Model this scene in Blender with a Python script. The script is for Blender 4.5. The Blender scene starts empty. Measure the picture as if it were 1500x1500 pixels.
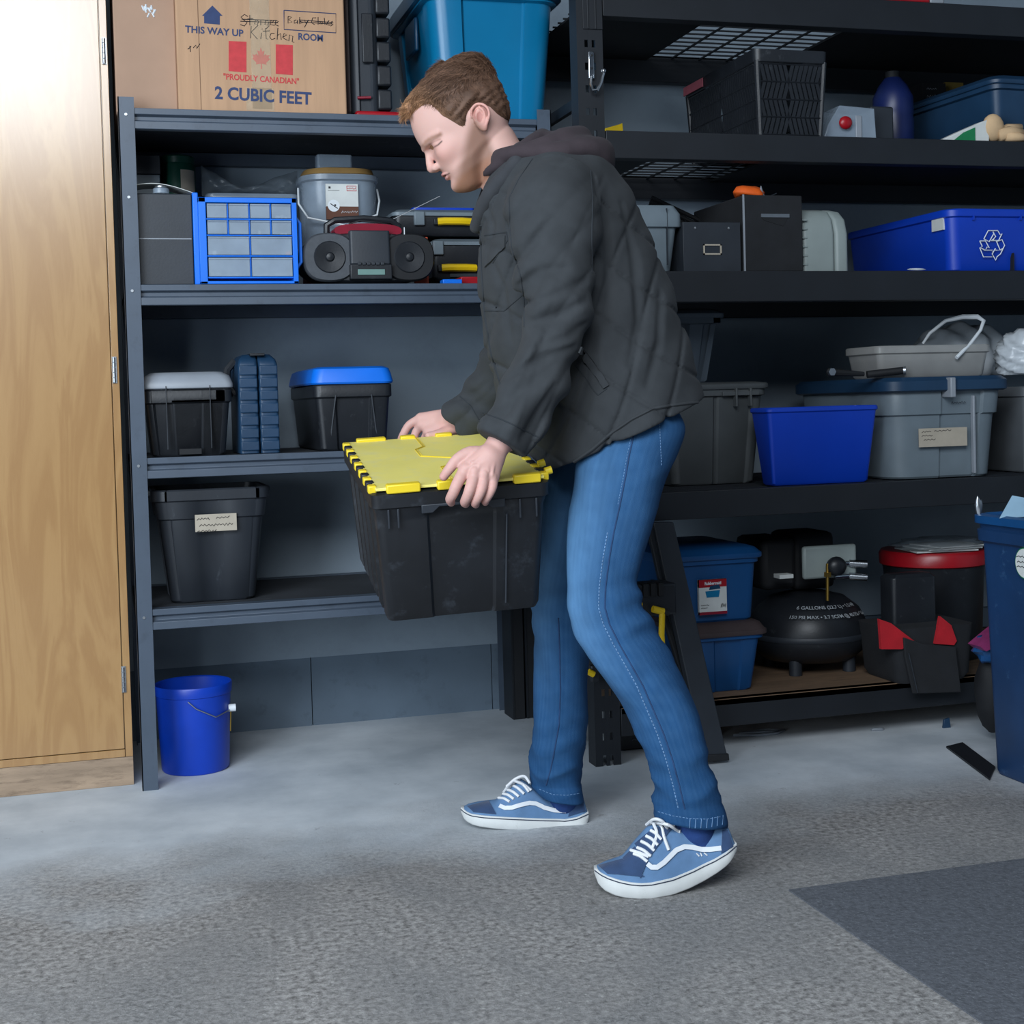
import bpy, bmesh, math, random
import numpy as np
from mathutils import Vector, Matrix, Euler
from mathutils.bvhtree import BVHTree
random.seed(7); rng=np.random.RandomState(5)
S=bpy.context.scene; COL=S.collection
# ---------------- camera ----------------
FPX,CX,CY=2105.,750.,655.
PIT,ROL,YAW,EYE=.0304,.0281,.2805,1.02
fw=np.array([math.sin(YAW)*math.cos(PIT),math.cos(YAW)*math.cos(PIT),-math.sin(PIT)])
_r=np.array([math.cos(YAW),-math.sin(YAW),0.]);_d=np.cross(fw,_r)
r2=_r*math.cos(ROL)+_d*math.sin(ROL);d2=_d*math.cos(ROL)-_r*math.sin(ROL)
CAM=np.array([0,0,EYE])
cd=bpy.data.cameras.new('camera');cam=bpy.data.objects.new('camera',cd);COL.objects.link(cam)
cd.sensor_width=36;cd.lens=FPX/1500*36;cd.shift_y=-(750-CY)/1500;cd.clip_start=.05
cam.matrix_world=Matrix(((r2[0],-d2[0],-fw[0],0),(r2[1],-d2[1],-fw[1],0),(r2[2],-d2[2],-fw[2],EYE),(0,0,0,1)))
S.camera=cam
# ---------------- light ----------------
wd=bpy.data.worlds.new('world');S.world=wd;wd.use_nodes=True
bg=wd.node_tree.nodes['Background'];bg.inputs[0].default_value=(.40,.56,.80,1);bg.inputs[1].default_value=.09
def area(name,loc,target,sx,sy,power,col):
    l=bpy.data.lights.new(name,'AREA');l.shape='RECTANGLE';l.size=sx;l.size_y=sy;l.energy=power;l.color=col
    o=bpy.data.objects.new(name,l);COL.objects.link(o);o.location=loc
    o.rotation_euler=(Vector(target)-Vector(loc)).to_track_quat('-Z','Y').to_euler();return o
area('daylight_through_door',(-1.35,-1.4,3.66),(-.3,3.6,.7),3.5,1.9,275,(.86,.93,1.0))
area('daylight_side',(-2.6,.2,1.7),(1.0,3.4,.8),2.4,2.2,165,(.76,.88,1.0))
S.view_settings.view_transform='Standard';S.view_settings.look='None';S.view_settings.gamma=1
S.view_settings.exposure=0.0;S.view_settings.use_curve_mapping=False
# ---------------- helpers ----------------
def W(px,py,X=None,Y=None,Z=None):
    v=fw+r2*(px-CX)/FPX+d2*(py-CY)/FPX
    if X is not None:t=(X-CAM[0])/v[0]
    elif Y is not None:t=(Y-CAM[1])/v[1]
    else:t=(Z-CAM[2])/v[2]
    return CAM+v*t
def lin(c):
    if isinstance(c,str):c=tuple(int(c[i:i+2],16) for i in(0,2,4))
    return tuple(((v/255)/12.92 if v/255<=.04045 else ((v/255+.055)/1.055)**2.4) for v in c)
def mat(name,col,rough=.5,metal=0,var=.12,scale=12,bump=0,bscale=150,col2=None,thr=(.45,.62),spec=.5,trans=0,alpha=1,coat=0,attr=None,stretch=None,sheen=0):
    m=bpy.data.materials.new(name);m.use_nodes=True;N=m.node_tree;n=N.nodes;L=N.links
    b=n['Principled BSDF'];c=lin(col)
    tc=n.new('ShaderNodeTexCoord');co=tc.outputs['Object']
    if stretch:
        mp=n.new('ShaderNodeMapping');mp.inputs['Scale'].default_value=stretch;L.new(co,mp.inputs[0]);co=mp.outputs[0]
    nz=n.new('ShaderNodeTexNoise');nz.inputs['Scale'].default_value=scale;nz.inputs['Detail'].default_value=6;L.new(co,nz.inputs['Vector'])
    mr=n.new('ShaderNodeMapRange');mr.inputs[1].default_value=.3;mr.inputs[2].default_value=.7;mr.inputs[3].default_value=1-var;mr.inputs[4].default_value=1+var
    L.new(nz.outputs[0],mr.inputs[0])
    mu=n.new('ShaderNodeVectorMath');mu.operation='SCALE'
    if attr:
        at=n.new('ShaderNodeAttribute');at.attribute_name=attr;L.new(at.outputs['Color'],mu.inputs[0])
    else: mu.inputs[0].default_value=c
    L.new(mr.outputs[0],mu.inputs['Scale']);out=mu.outputs[0]
    if col2 is not None:
        n2=n.new('ShaderNodeTexNoise');n2.inputs['Scale'].default_value=scale*2.3;n2.inputs['Detail'].default_value=8;n2.inputs['Roughness'].default_value=.7;L.new(co,n2.inputs['Vector'])
        m2=n.new('ShaderNodeMapRange');m2.inputs[1].default_value=thr[0];m2.inputs[2].default_value=thr[1];L.new(n2.outputs[0],m2.inputs[0])
        mx=n.new('ShaderNodeMix');mx.data_type='RGBA';L.new(m2.outputs[0],mx.inputs[0]);L.new(out,mx.inputs[6]);mx.inputs[7].default_value=(*lin(col2),1);out=mx.outputs[2]
    L.new(out,b.inputs['Base Color'])
    b.inputs['Roughness'].default_value=rough;b.inputs['Metallic'].default_value=metal
    b.inputs['Specular IOR Level'].default_value=spec;b.inputs['Transmission Weight'].default_value=trans;b.inputs['Alpha'].default_value=alpha
    b.inputs['Coat Weight'].default_value=coat
    if sheen:b.inputs['Sheen Weight'].default_value=sheen
    if bump:
        n3=n.new('ShaderNodeTexNoise');n3.inputs['Scale'].default_value=bscale;n3.inputs['Detail'].default_value=4;L.new(co,n3.inputs['Vector'])
        bp=n.new('ShaderNodeBump');bp.inputs['Strength'].default_value=bump;bp.inputs['Distance'].default_value=.002;L.new(n3.outputs[0],bp.inputs['Height']);L.new(bp.outputs[0],b.inputs['Normal'])
    return m
def props(o,label=None,cat=None,group=None,kind=None):
    if label:o['label']=label
    if cat:o['category']=cat
    if group:o['group']=group
    if kind:o['kind']=kind
    return o
def thing(name,label,cat,loc=(0,0,0),rz=0,group=None):
    o=bpy.data.objects.new(name,None);o.empty_display_size=.05;COL.objects.link(o);o.location=loc;o.rotation_euler=(0,0,rz)
    return props(o,label,cat,group)
def link_mesh(name,V,F,m,parent=None,loc=(0,0,0),rot=(0,0,0),smooth=True,bevel=0,ang=40,col=None):
    me=bpy.data.meshes.new(name);me.from_pydata([tuple(v) for v in V],[],[tuple(f) for f in F]);me.update()
    return link_me(name,me,m,parent,loc,rot,smooth,bevel,ang,col)
def link_me(name,me,m,parent=None,loc=(0,0,0),rot=(0,0,0),smooth=True,bevel=0,ang=40,col=None):
    me.materials.append(m)
    if col is not None:
        a=me.color_attributes.new('Col','FLOAT_COLOR','POINT');a.data.foreach_set('color',np.asarray(col,dtype=np.float32).ravel())
    o=bpy.data.objects.new(name,me);COL.objects.link(o);o.location=loc;o.rotation_euler=rot
    if parent is not None:o.parent=parent
    if smooth:
        me.polygons.foreach_set('use_smooth',[True]*len(me.polygons))
        if ang<180:
            try: me.set_sharp_from_angle(angle=math.radians(ang))
            except Exception: pass
    if bevel:
        b=o.modifiers.new('bevel','BEVEL');b.width=bevel;b.segments=2;b.limit_method='ANGLE';b.angle_limit=math.radians(50)
    return o
class MB:
    def __init__(s):s.V=[];s.F=[]
    def box(s,x0,x1,y0,y1,z0,z1):
        b=len(s.V);s.V+=[(x,y,z) for z in(z0,z1) for y in(y0,y1) for x in(x0,x1)]
        s.F+=[tuple(b+i for i in f) for f in((0,2,3,1),(4,5,7,6),(0,1,5,4),(2,6,7,3),(0,4,6,2),(1,3,7,5))];return s
    def loft(s,rings,cap0=True,cap1=True,closed=True):
        n=len(rings[0]);b=len(s.V)
        for r in rings:s.V+=[tuple(p) for p in r]
        for i in range(len(rings)-1):
            for j in range(n if closed else n-1):
                k=(j+1)%n;s.F.append((b+i*n+j,b+i*n+k,b+(i+1)*n+k,b+(i+1)*n+j))
        if cap0:s.F.append(tuple(b+j for j in reversed(range(n))))
        if cap1:s.F.append(tuple(b+(len(rings)-1)*n+j for j in range(n)))
        return s
    def tube(s,pts,r,n=8,cap=True,flat=1.0):
        P=[Vector(p) for p in pts];rs=r if hasattr(r,'__len__') else [r]*len(P);R=[];up=None
        for i,p in enumerate(P):
            t=(P[min(i+1,len(P)-1)]-P[max(i-1,0)]).normalized()
            if up is None:up=Vector((0,0,1)) if abs(t.z)<.9 else Vector((1,0,0))
            u=(up-t*up.dot(t)).normalized();v=t.cross(u);up=u
            R.append([p+(u*math.cos(2*math.pi*k/n)*flat+v*math.sin(2*math.pi*k/n))*rs[i] for k in range(n)])
        return s.loft(R,cap,cap)
    def cyl(s,c,r,h,axis='z',n=24,r1=None):
        r1=r if r1 is None else r1;R=[]
        for q,rr in((0,r),(h,r1)):
            ring=[]
            for k in range(n):
                a=2*math.pi*k/n;p=(math.cos(a)*rr,math.sin(a)*rr,q)
                if axis=='y':p=(p[0],-q,p[1]) if False else (p[0],q,-p[1])
                if axis=='x':p=(q,p[0],p[1])
                ring.append((c[0]+p[0],c[1]+p[1],c[2]+p[2]))
            R.append(ring)
        return s.loft(R)
    def lathe(s,prof,c=(0,0,0),n=36,sx=1,sy=1,cap=True):
        return s.loft([[(c[0]+math.cos(2*math.pi*k/n)*r*sx,c[1]+math.sin(2*math.pi*k/n)*r*sy,c[2]+z) for k in range(n)] for r,z in prof],cap,cap)
    def prism(s,poly,y0,y1):  # poly in xz, extruded along y
        b=len(s.V);n=len(poly);s.V+=[(x,y0,z) for x,z in poly]+[(x,y1,z) for x,z in poly]
        s.F.append(tuple(b+i for i in range(n)));s.F.append(tuple(b+n+i for i in reversed(range(n))))
        for i in range(n):
            k=(i+1)%n;s.F.append((b+k,b+i,b+n+i,b+n+k))
        return s
    def sphere(s,c,r,n=12,sc=(1,1,1)):
        return s.loft([[(c[0]+math.cos(2*math.pi*k/n)*math.sin(a)*r*sc[0],c[1]+math.sin(2*math.pi*k/n)*math.sin(a)*r*sc[1],c[2]-math.cos(a)*r*sc[2]) for k in range(n)] for a in [math.pi*(i+.02)/(n*.5) for i in range(n//2)]+[math.pi*.995]])
    def build(s,name,m,parent=None,loc=(0,0,0),rot=(0,0,0),smooth=True,bevel=0,ang=38,fix=False):
        me=bpy.data.meshes.new(name);me.from_pydata(s.V,[],s.F)
        bm=bmesh.new();bm.from_mesh(me);bmesh.ops.recalc_face_normals(bm,faces=bm.faces);bm.to_mesh(me);bm.free()
        return link_me(name,me,m,parent,loc,rot,smooth,bevel,ang)
def ring(w,d,r,z,rec=(),nc=5,ox=0,oy=0):
    """rounded rectangle; rec = (side,centre,halfwidth,inset) panels, side 0 front 1 right 2 back 3 left"""
    pts=[];r=max(min(r,w/2-.001,d/2-.001),.0005)
    sides=[((-w/2,-d/2),(1,0),(0,1),w),((w/2,-d/2),(0,1),(-1,0),d),((w/2,d/2),(-1,0),(0,-1),w),((-w/2,d/2),(0,-1),(1,0),d)]
    for i,(o,t,nn,l) in enumerate(sides):
        pts.append((o[0]+t[0]*r,o[1]+t[1]*r))
        for sd,c,hw,ins in rec:
            if sd==i:
                m=l/2+c*l
                for q,e in((-hw*l-.006,0),(-hw*l,ins),(hw*l,ins),(hw*l+.006,0)):
                    pts.append((o[0]+t[0]*(m+q)+nn[0]*e,o[1]+t[1]*(m+q)+nn[1]*e))
        pts.append((o[0]+t[0]*(l-r),o[1]+t[1]*(l-r)))
        cx,cy=o[0]+t[0]*(l-r)+nn[0]*r,o[1]+t[1]*(l-r)+nn[1]*r
        for k in range(1,nc):
            a=k/nc*math.pi/2
            pts.append((cx-nn[0]*r*math.cos(a)+t[0]*r*math.sin(a),cy-nn[1]*r*math.cos(a)+t[1]*r*math.sin(a)))
    return [(x+ox,y+oy,z) for x,y in pts]
def tub(w,d,h,tap,r,rec=(),rim=.012,rimh=.03,th=.004,open_=True,steps=()):
    """tapered bin: w,d at the top, sides narrowing by tap towards the base, rolled rim, hollow"""
    R=[];mb=MB();wt=lambda z:w-2*tap*(1-z/h)
    dt=lambda z:d-2*tap*(1-z/h)
    R.append(ring(wt(0)-.01,dt(0)-.01,r,0,rec));R.append(ring(wt(0),dt(0),r,.006,rec))
    for z,o in steps:
        R.append(ring(wt(z)+2*o[0],dt(z)+2*o[0],r,z,rec));R.append(ring(wt(z)+2*o[1],dt(z)+2*o[1],r,z+.004,rec))
    last=steps[-1][1][1] if steps else 0
    nr=[(a,b,c,0) for a,b,c,e in rec]
    R.append(ring(wt(h-rimh)+2*last,dt(h-rimh)+2*last,r,h-rimh-.004,rec))
    if rim:
        R.append(ring(w+2*rim,d+2*rim,r+rim,h-rimh,nr));R.append(ring(w+2*rim,d+2*rim,r+rim,h-.004,nr));R.append(ring(w+2*rim-.006,d+2*rim-.006,r+rim,h,nr))
    else:R.append(ring(w,d,r,h,nr))
    if open_:
        R.append(ring(w-2*th,d-2*th,r,h,nr));R.append(ring(wt(.01)-2*th,dt(.01)-2*th,r,.012,rec))
    return mb.loft(R)
def lidmb(w,d,h,r,z0=0,inset=.03,lip=.012):
    R=[ring(w-.004,d-.004,r,z0),ring(w,d,r,z0+.003),ring(w,d,r,z0+lip),ring(w-.01,d-.01,r,z0+lip+.004),ring(w-2*inset*.5,d-2*inset*.5,r,z0+h*.85),ring(w-2*inset,d-2*inset,r,z0+h)]
    return MB().loft(R)
_tc={}
def textme(txt,size,bold=0,sx=1,shear=0,ext=.0004,sp=1):
    c=bpy.data.curves.new('lettering','FONT');c.body=txt;c.size=size;c.offset=bold;c.extrude=ext;c.shear=shear;c.align_x='CENTER';c.align_y='CENTER';c.space_character=sp;c.resolution_u=3
    o=bpy.data.objects.new('t',c);COL.objects.link(o)
    bpy.context.view_layer.update()
    me=bpy.data.meshes.new_from_object(o.evaluated_get(bpy.context.evaluated_depsgraph_get()));bpy.data.objects.remove(o)
    co=np.empty(len(me.vertices)*3);me.vertices.foreach_get('co',co);co=co.reshape(-1,3);co[:,0]*=sx
    F=[tuple(p.vertices) for p in me.polygons];bpy.data.meshes.remove(me);return co,F
def lettering(items,m,parent,name='lettering'):
    """items: (text,size,x,y,bold,sx,rot) in the plane of a face that looks to -y; placed with a matrix by the caller"""
    V=[];F=[]
    for it in items:
        t,s,x,z,bd,sx,ro=it;co,f=textme(t,s,bd,sx);c,sn=math.cos(ro),math.sin(ro);b=len(V)
        for p in co:V.append((x+p[0]*c-p[1]*sn,-p[2],z+p[0]*sn+p[1]*c))
        F+=[tuple(b+i for i in q) for q in f]
    return link_mesh(name,V,F,m,parent,smooth=False)
def scribble(lines,w,m,parent,name='handwriting',y=0):
    """flat pen strokes: polylines in xz, facing -y"""
    mb=MB()
    for L in lines:
        if len(L)>1:mb.tube([(x,y,z) for x,z in L],w,4)
    return mb.build(name,m,parent)
def scrawl(x0,x1,z,h,n,seed):
    r=random.Random(seed);P=[];
    for i in range(n):
        P.append((x0+(x1-x0)*(i/(n-1))+r.uniform(-.3,.3)*(x1-x0)/n,z+(h if i%2 else -h)*r.uniform(.2,.6)))
    return P
def arc(cx,cz,r,a0,a1,n=10):return [(cx+r*math.cos(math.radians(a0+(a1-a0)*i/(n-1))),cz+r*math.sin(math.radians(a0+(a1-a0)*i/(n-1)))) for i in range(n)]
# ---------------- materials ----------------
M={}
M['steel']=mat('grey_painted_steel',(72,83,97),.42,0,.08,9,.05,300,col2=(62,71,83),thr=(.55,.75))
M['board']=mat('shelf_board',(44,48,54),.8,0,.25,8,.2,90,col2=(80,84,88),thr=(.58,.8))
M['rack']=mat('black_rack_steel',(21,25,31),.55,0,.15,9,.1,120,col2=(34,38,44),thr=(.6,.85))
M['black']=mat('black_plastic',(29,32,37),.42,0,.15,14,.12,180,col2=(70,74,78),thr=(.6,.85))
M['blackdull']=mat('dull_black',(19,21,25),.7,0,.2,14,.1,180)
M['dgrey']=mat('dark_grey_plastic',(40,45,52),.5,0,.12,12,.1,150)
M['grey']=mat('grey_plastic',(140,146,154),.42,0,.08,10,.06,200)
M['ggrey']=mat('storage_grey',(108,120,128),.45,0,.1,10,.08,150)
M['green_grey']=mat('green_grey_plastic',(140,150,148),.5,0,.08,10,.1,120)
M['blue']=mat('bright_blue_plastic',(14,112,225),.38,0,.06,12,.05,200)
M['dblue']=mat('deep_blue_plastic',(8,60,178),.4,0,.08,12,.05,200,col2=(60,110,190),thr=(.66,.85))
M['rblue']=mat('recycling_blue',(8,58,176),.42,0,.07,6,.05,200)
M['navy']=mat('navy_plastic',(26,56,84),.45,0,.12,10,.1,160)
M['cart']=mat('cart_blue',(20,54,94),.5,0,.15,8,.15,160,col2=(70,110,150),thr=(.62,.85))
M['teal']=mat('teal_plastic',(10,112,156),.28,0,.06,6,.04,120)
M['tealrim']=mat('dark_teal_rim',(18,62,92),.35,0,.06,6,.04,120)
M['midblue']=mat('tote_blue',(17,72,124),.42,0,.1,8,.06,160)
M['clear']=mat('clear_plastic',(180,190,195),.2,0,.05,10,.03,120,alpha=.35,spec=.6)
M['frost']=mat('frosted_plastic',(166,182,198),.25,0,.1,16,.1,140,alpha=.5,spec=.7)
M['card']=mat('cardboard',(186,148,116),.85,0,.07,7,.15,60,stretch=(8,8,.6))
M['card2']=mat('plain_cardboard',(170,138,116),.85,0,.08,7,.15,60)
M['cardin']=mat('cardboard_edge',(120,92,70),.9,0,.1,7)
M['tape']=mat('clear_tape',(220,200,170),.12,0,.1,30,.5,60,alpha=.28)
M['inkblue']=mat('blue_print_ink',(52,66,104),.8,0,.1,60)
M['inkred']=mat('red_print_ink',(196,62,66),.8,0,.1,60)
M['inkblk']=mat('marker_ink',(28,28,36),.7,0,.05,60)
M['paper']=mat('white_paper',(205,208,205),.8,0,.05,30,.05,80)
M['note']=mat('masking_note',(176,166,150),.8,0,.06,30,.05,80)
M['white']=mat('white_plastic',(222,228,232),.4,0,.05,20)
M['yellow']=mat('yellow_plastic',(228,190,20),.4,0,.06,20,.05,120)
M['red']=mat('red_plastic',(158,18,30),.35,0,.1,20,.05,120)
M['redfab']=mat('red_fabric',(178,20,34),.85,0,.12,20,.3,300)
M['blkfab']=mat('black_fabric',(28,30,34),.9,0,.15,20,.3,300)
M['green']=mat('green_canister',(14,72,58),.4,0,.1,20)
M['orange']=mat('orange_fabric',(232,96,22),.7,0,.12,30,.2,200)
M['chrome']=mat('bright_metal',(200,205,210),.22,1,.05,20)
M['zinc']=mat('zinc_metal',(170,175,180),.35,.9,.08,30)
M['brass']=mat('brass',(170,140,70),.35,.9,.08,30)
M['bag']=mat('plastic_film',(205,212,218),.25,0,.1,16,.6,40,alpha=.9)
M['film']=mat('thin_plastic_film',(120,130,138),.2,0,.1,16,.6,40,alpha=.35)
M['tan']=mat('tan_glove',(200,168,130),.85,0,.12,20,.3,120)
M['brown']=mat('brown_lid',(66,54,54),.6,0,.12,12,.1,120)
M['maroon']=mat('maroon_plastic',(130,24,44),.3,0,.1,20)
M['tan_lid']=mat('amber_lid',(150,118,70),.4,0,.1,20)
M['plank']=mat('worn_plank',(116,92,70),.8,0,.2,6,.3,60,stretch=(1,6,6),col2=(96,78,62),thr=(.5,.7))
M['wash']=mat('washed_wood',(156,134,112),.85,0,.2,5,.4,60,stretch=(1,6,6),col2=(110,92,76),thr=(.5,.75))
M['speaker']=mat('speaker_grille',(74,78,84),.6,0,.1,60,.8,700)
M['lcd']=mat('lcd_green',(110,140,134),.3,0,.05,30)
M['labelbr']=mat('brown_label',(92,52,34),.6,0,.08,30)
M['pink']=mat('pink_label',(168,88,100),.7,0,.1,30)
M['grnlab']=mat('green_label',(20,120,72),.6,0,.1,30)
M['purple']=mat('purple_wrap',(150,60,110),.3,0,.2,20,.4,60)

def wood_mat():
    m=bpy.data.materials.new('lacquered_birch');m.use_nodes=True;N=m.node_tree;n=N.nodes;L=N.links;b=n['Principled BSDF']
    tc=n.new('ShaderNodeTexCoord');mp=n.new('ShaderNodeMapping');mp.inputs['Scale'].default_value=(7,7,.9);L.new(tc.outputs['Object'],mp.inputs[0])
    n1=n.new('ShaderNodeTexNoise');n1.inputs['Scale'].default_value=1.6;n1.inputs['Detail'].default_value=5;n1.inputs['Distortion'].default_value=1.2;L.new(mp.outputs[0],n1.inputs[0])
    wv=n.new('ShaderNodeMath');wv.operation='MULTIPLY';wv.inputs[1].default_value=28;L.new(n1.outputs[0],wv.inputs[0])
    sn=n.new('ShaderNodeMath');sn.operation='SINE';L.new(wv.outputs[0],sn.inputs[0])
    n2=n.new('ShaderNodeTexNoise');n2.inputs['Scale'].default_value=60;n2.inputs['Detail'].default_value=3;L.new(mp.outputs[0],n2.inputs[0])
    ad=n.new('ShaderNodeMath');ad.operation='ADD';L.new(sn.outputs[0],ad.inputs[0]);L.new(n2.outputs[0],ad.inputs[1])
    cr=n.new('ShaderNodeValToRGB');cr.color_ramp.elements[0].position=0;cr.color_ramp.elements[1].position=1
    cr.color_ramp.elements[0].color=(*lin((158,116,66)),1);cr.color_ramp.elements[1].color=(*lin((174,134,82)),1)
    mr=n.new('ShaderNodeMapRange');mr.inputs[1].default_value=-1;mr.inputs[2].default_value=2;L.new(ad.outputs[0],mr.inputs[0]);L.new(mr.outputs[0],cr.inputs[0])
    L.new(cr.outputs[0],b.inputs['Base Color']);b.inputs['Roughness'].default_value=.35;b.inputs['Coat Weight'].default_value=1.0;b.inputs['Coat Roughness'].default_value=.2;b.inputs['Coat IOR'].default_value=1.75
    return m
M['wood']=wood_mat()
def floor_mat():
    m=bpy.data.materials.new('worn_concrete');m.use_nodes=True;N=m.node_tree;n=N.nodes;L=N.links;b=n['Principled BSDF']
    tc=n.new('ShaderNodeTexCoord');co=tc.outputs['Object'];sx=n.new('ShaderNodeSeparateXYZ');L.new(co,sx.inputs[0])
    def noise(s,d=6,r=.6,dist=0):
        q=n.new('ShaderNodeTexNoise');q.inputs['Scale'].default_value=s;q.inputs['Detail'].default_value=d;q.inputs['Roughness'].default_value=r;q.inputs['Distortion'].default_value=dist;L.new(co,q.inputs[0]);return q.outputs[0]
    def mrange(i,a,bb,c=0,d=1):
        q=n.new('ShaderNodeMapRange');q.inputs[1].default_value=a;q.inputs[2].default_value=bb;q.inputs[3].default_value=c;q.inputs[4].default_value=d;L.new(i,q.inputs[0]);return q.outputs[0]
    def math_(op,a,bb):
        q=n.new('ShaderNodeMath');q.operation=op
        for k,v in((0,a),(1,bb)):
            if isinstance(v,(int,float)):q.inputs[k].default_value=v
            else:L.new(v,q.inputs[k])
        return q.outputs[0]
    def mix(f,a,bb):
        q=n.new('ShaderNodeMix');q.data_type='RGBA';L.new(f,q.inputs[0])
        for k,v in((6,a),(7,bb)):
            if isinstance(v,tuple):q.inputs[k].default_value=(*lin(v),1)
            else:L.new(v,q.inputs[k])
        return q.outputs[2]
    big=noise(1.3,4);rough=mrange(math_('ADD',sx.outputs[1],math_('MULTIPLY',math_('SUBTRACT',big,.5),1.3)),3.55,3.0)  # 1 = worn aggregate
    c=mix(mrange(noise(3.2,6),.35,.68),(178,186,193),(212,218,223))
    c2=mix(mrange(noise(70,5,.7),.34,.64),(102,100,98),(178,175,172))
    c2=mix(mrange(noise(1.8,5,.6,.6),.42,.62),c2,mix(mrange(noise(85,5,.8),.36,.6),(94,94,94),(154,153,152)))
    c=mix(rough,c,c2)
    pits=mrange(noise(26,6,.8,.6),.60,.68);zone=mrange(noise(2.2,3),.40,.60)
    c=mix(math_('MULTIPLY',math_('MULTIPLY',pits,zone),math_('ADD',math_('MULTIPLY',rough,.6),.12)),c,(84,78,72))
    v=n.new('ShaderNodeTexVoronoi');v.inputs['Scale'].default_value=55;L.new(co,v.inputs[0])
    sp=math_('MULTIPLY',math_('LESS_THAN',v.outputs['Distance'],.13),mrange(noise(8,2),.52,.6))
    c=mix(math_('MULTIPLY',sp,.5),c,(205,205,200))
    st=mrange(noise(14,4,.8),.66,.72);c=mix(math_('MULTIPLY',st,.35),c,(70,72,74))
    L.new(c,b.inputs['Base Color']);b.inputs['Roughness'].default_value=.82
    h=math_('ADD',math_('MULTIPLY',noise(75,6,.75),math_('ADD',math_('MULTIPLY',rough,1.0),.12)),math_('MULTIPLY',math_('MULTIPLY',pits,rough),-.5))
    bp=n.new('ShaderNodeBump');bp.inputs['Strength'].default_value=.6;bp.inputs['Distance'].default_value=.006;L.new(h,bp.inputs['Height']);L.new(bp.outputs[0],b.inputs['Normal'])
    return m
M['floor']=floor_mat()
M['asphalt']=mat('dark_paving',(92,95,101),.85,0,.25,90,1.0,160,col2=(136,140,145),thr=(.56,.70))
M['wall']=mat('grey_painted_wall',(142,156,168),.75,0,.05,3,.15,60,col2=(130,143,155),thr=(.5,.8))
M['stem']=mat('painted_foundation',(98,113,127),.8,0,.12,5,.5,30,col2=(76,88,100),thr=(.55,.8))
# ---------------- structure ----------------
YW=4.6
fl=MB();fl.box(-4,6,-3.5,YW+.2,-.12,0);floor=props(fl.build('floor',M['floor']),kind='structure')
cs=W(1155,1305,Z=0);ap=MB();ap.box(cs[0],5.9,-3.4,cs[1],0,.003);props(ap.build('asphalt_patch',M['asphalt'],floor),kind='structure')
zs=W(500,960,Y=YW)[2]
w=MB();w.box(-4,6,YW,YW+.15,zs,3.1);props(w.build('wall_back',M['wall']),kind='structure')
w=MB()
xs=[-4]+[W(x,1000,Y=YW)[0] for x in(457,722)]+[6]
for a,b in zip(xs[:-1],xs[1:]):
    w=MB();w.box(a+.0015,b-.0015,YW+.012,YW+.15,0,zs);props(w.build('foundation_wall',M['stem']),kind='structure').name='wall_foundation'
w=MB();w.box(-4,6,1.6,YW+.15,3.1,3.2);props(w.build('ceiling',mat('ceiling_board',(150,154,158),.9)),kind='structure')
w=MB();w.box(3.75,3.9,.6,YW,0,3.1);props(w.build('wall_right',M['wall']),kind='structure')
w=MB();w.box(-1.35,-1.2,3.2,YW,0,3.1);props(w.build('wall_left',M['wall']),kind='structure')
# ---------------- wooden cabinet ----------------
YC=4.07
cab=thing('storage_cabinet','tall golden birch plywood cabinet standing left of the grey metal shelves','cabinet',(-.4,YC,0))
def cx(px,py):p=W(px,py,Y=YC);return p[0]+.4,p[2]
xr=cx(195.5,1120)[0];zb=cx(190,1108)[1];xd=cx(182.5,1090)[0];zd=cx(100,1104)[1];xl=-.75
MB().box(xl,xr-.001,.021,YW-YC-.005,zb,2.5).build('carcass',M['wood'],cab,bevel=.001)
MB().box(xd+.002,xr,0,.02,zb,2.5).build('stile',M['wood'],cab,bevel=.001)
MB().box(xl,xd+.0005,0,.02,zb,zd-.002).build('rail',M['wood'],cab,bevel=.001)
MB().box(xl,xd,-.001,.019,zd,2.5).build('door',M['wood'],cab,bevel=.0015)
MB().box(xl,xr,.002,.04,0,zb-.001).build('plinth',M['wash'],cab,bevel=.001)
for py,px in((75,151.5),(542,166.5),(995,180)):
    x,z=cx(px,py);mb=MB();mb.box(x-.004,x+.008,-.004,0,z-.036,z+.036)
    for k in range(5):mb.cyl((x+.001,-.005,z-.034+k*.014),.0045,.012,n=10)
    mb.build('hinge',M['zinc'],cab)
# ---------------- grey metal shelves ----------------
YL=3.99;ZS=[1.839,1.367,.9,.49];XL0,XL1=.083,1.295
sh=thing('metal_shelving','grey painted steel shelving unit with four shelves, holding the boxes behind the man','shelves',(XL0,YL,0))
def post(x,y,dx,dy,n=1.867):
    mb=MB();t=.003;mb.prism([(0,0),(0,0)],0,0) if False else None
    mb.box(min(x,x+dx),max(x,x+dx),y,y+t*(1 if dy>0 else -1),0,n) if dy>0 else mb.box(min(x,x+dx),max(x,x+dx),y-t,y,0,n)
    mb.box(*( (x,x+t) if dx>0 else (x-t,x) ),min(y,y+dy),max(y,y+dy),0,n)
    return mb
LW=XL1-XL0
for x,y,dx,dy in((0,0,.042,.04),(LW,0,-.042,.04),(0,.6,.042,-.04),(LW,.6,-.042,-.04)):
    o=post(x,y,dx,dy).build('post',M['steel'],sh)
mb=MB()
for k in range(8):
    for z in(1.82-.0,1.6,1.35,.88,.47):
        if k<1:mb.cyl((.02,-.0025,z),.004,.003,'y',8)
mb.build('rivets',M['zinc'],sh)
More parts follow.
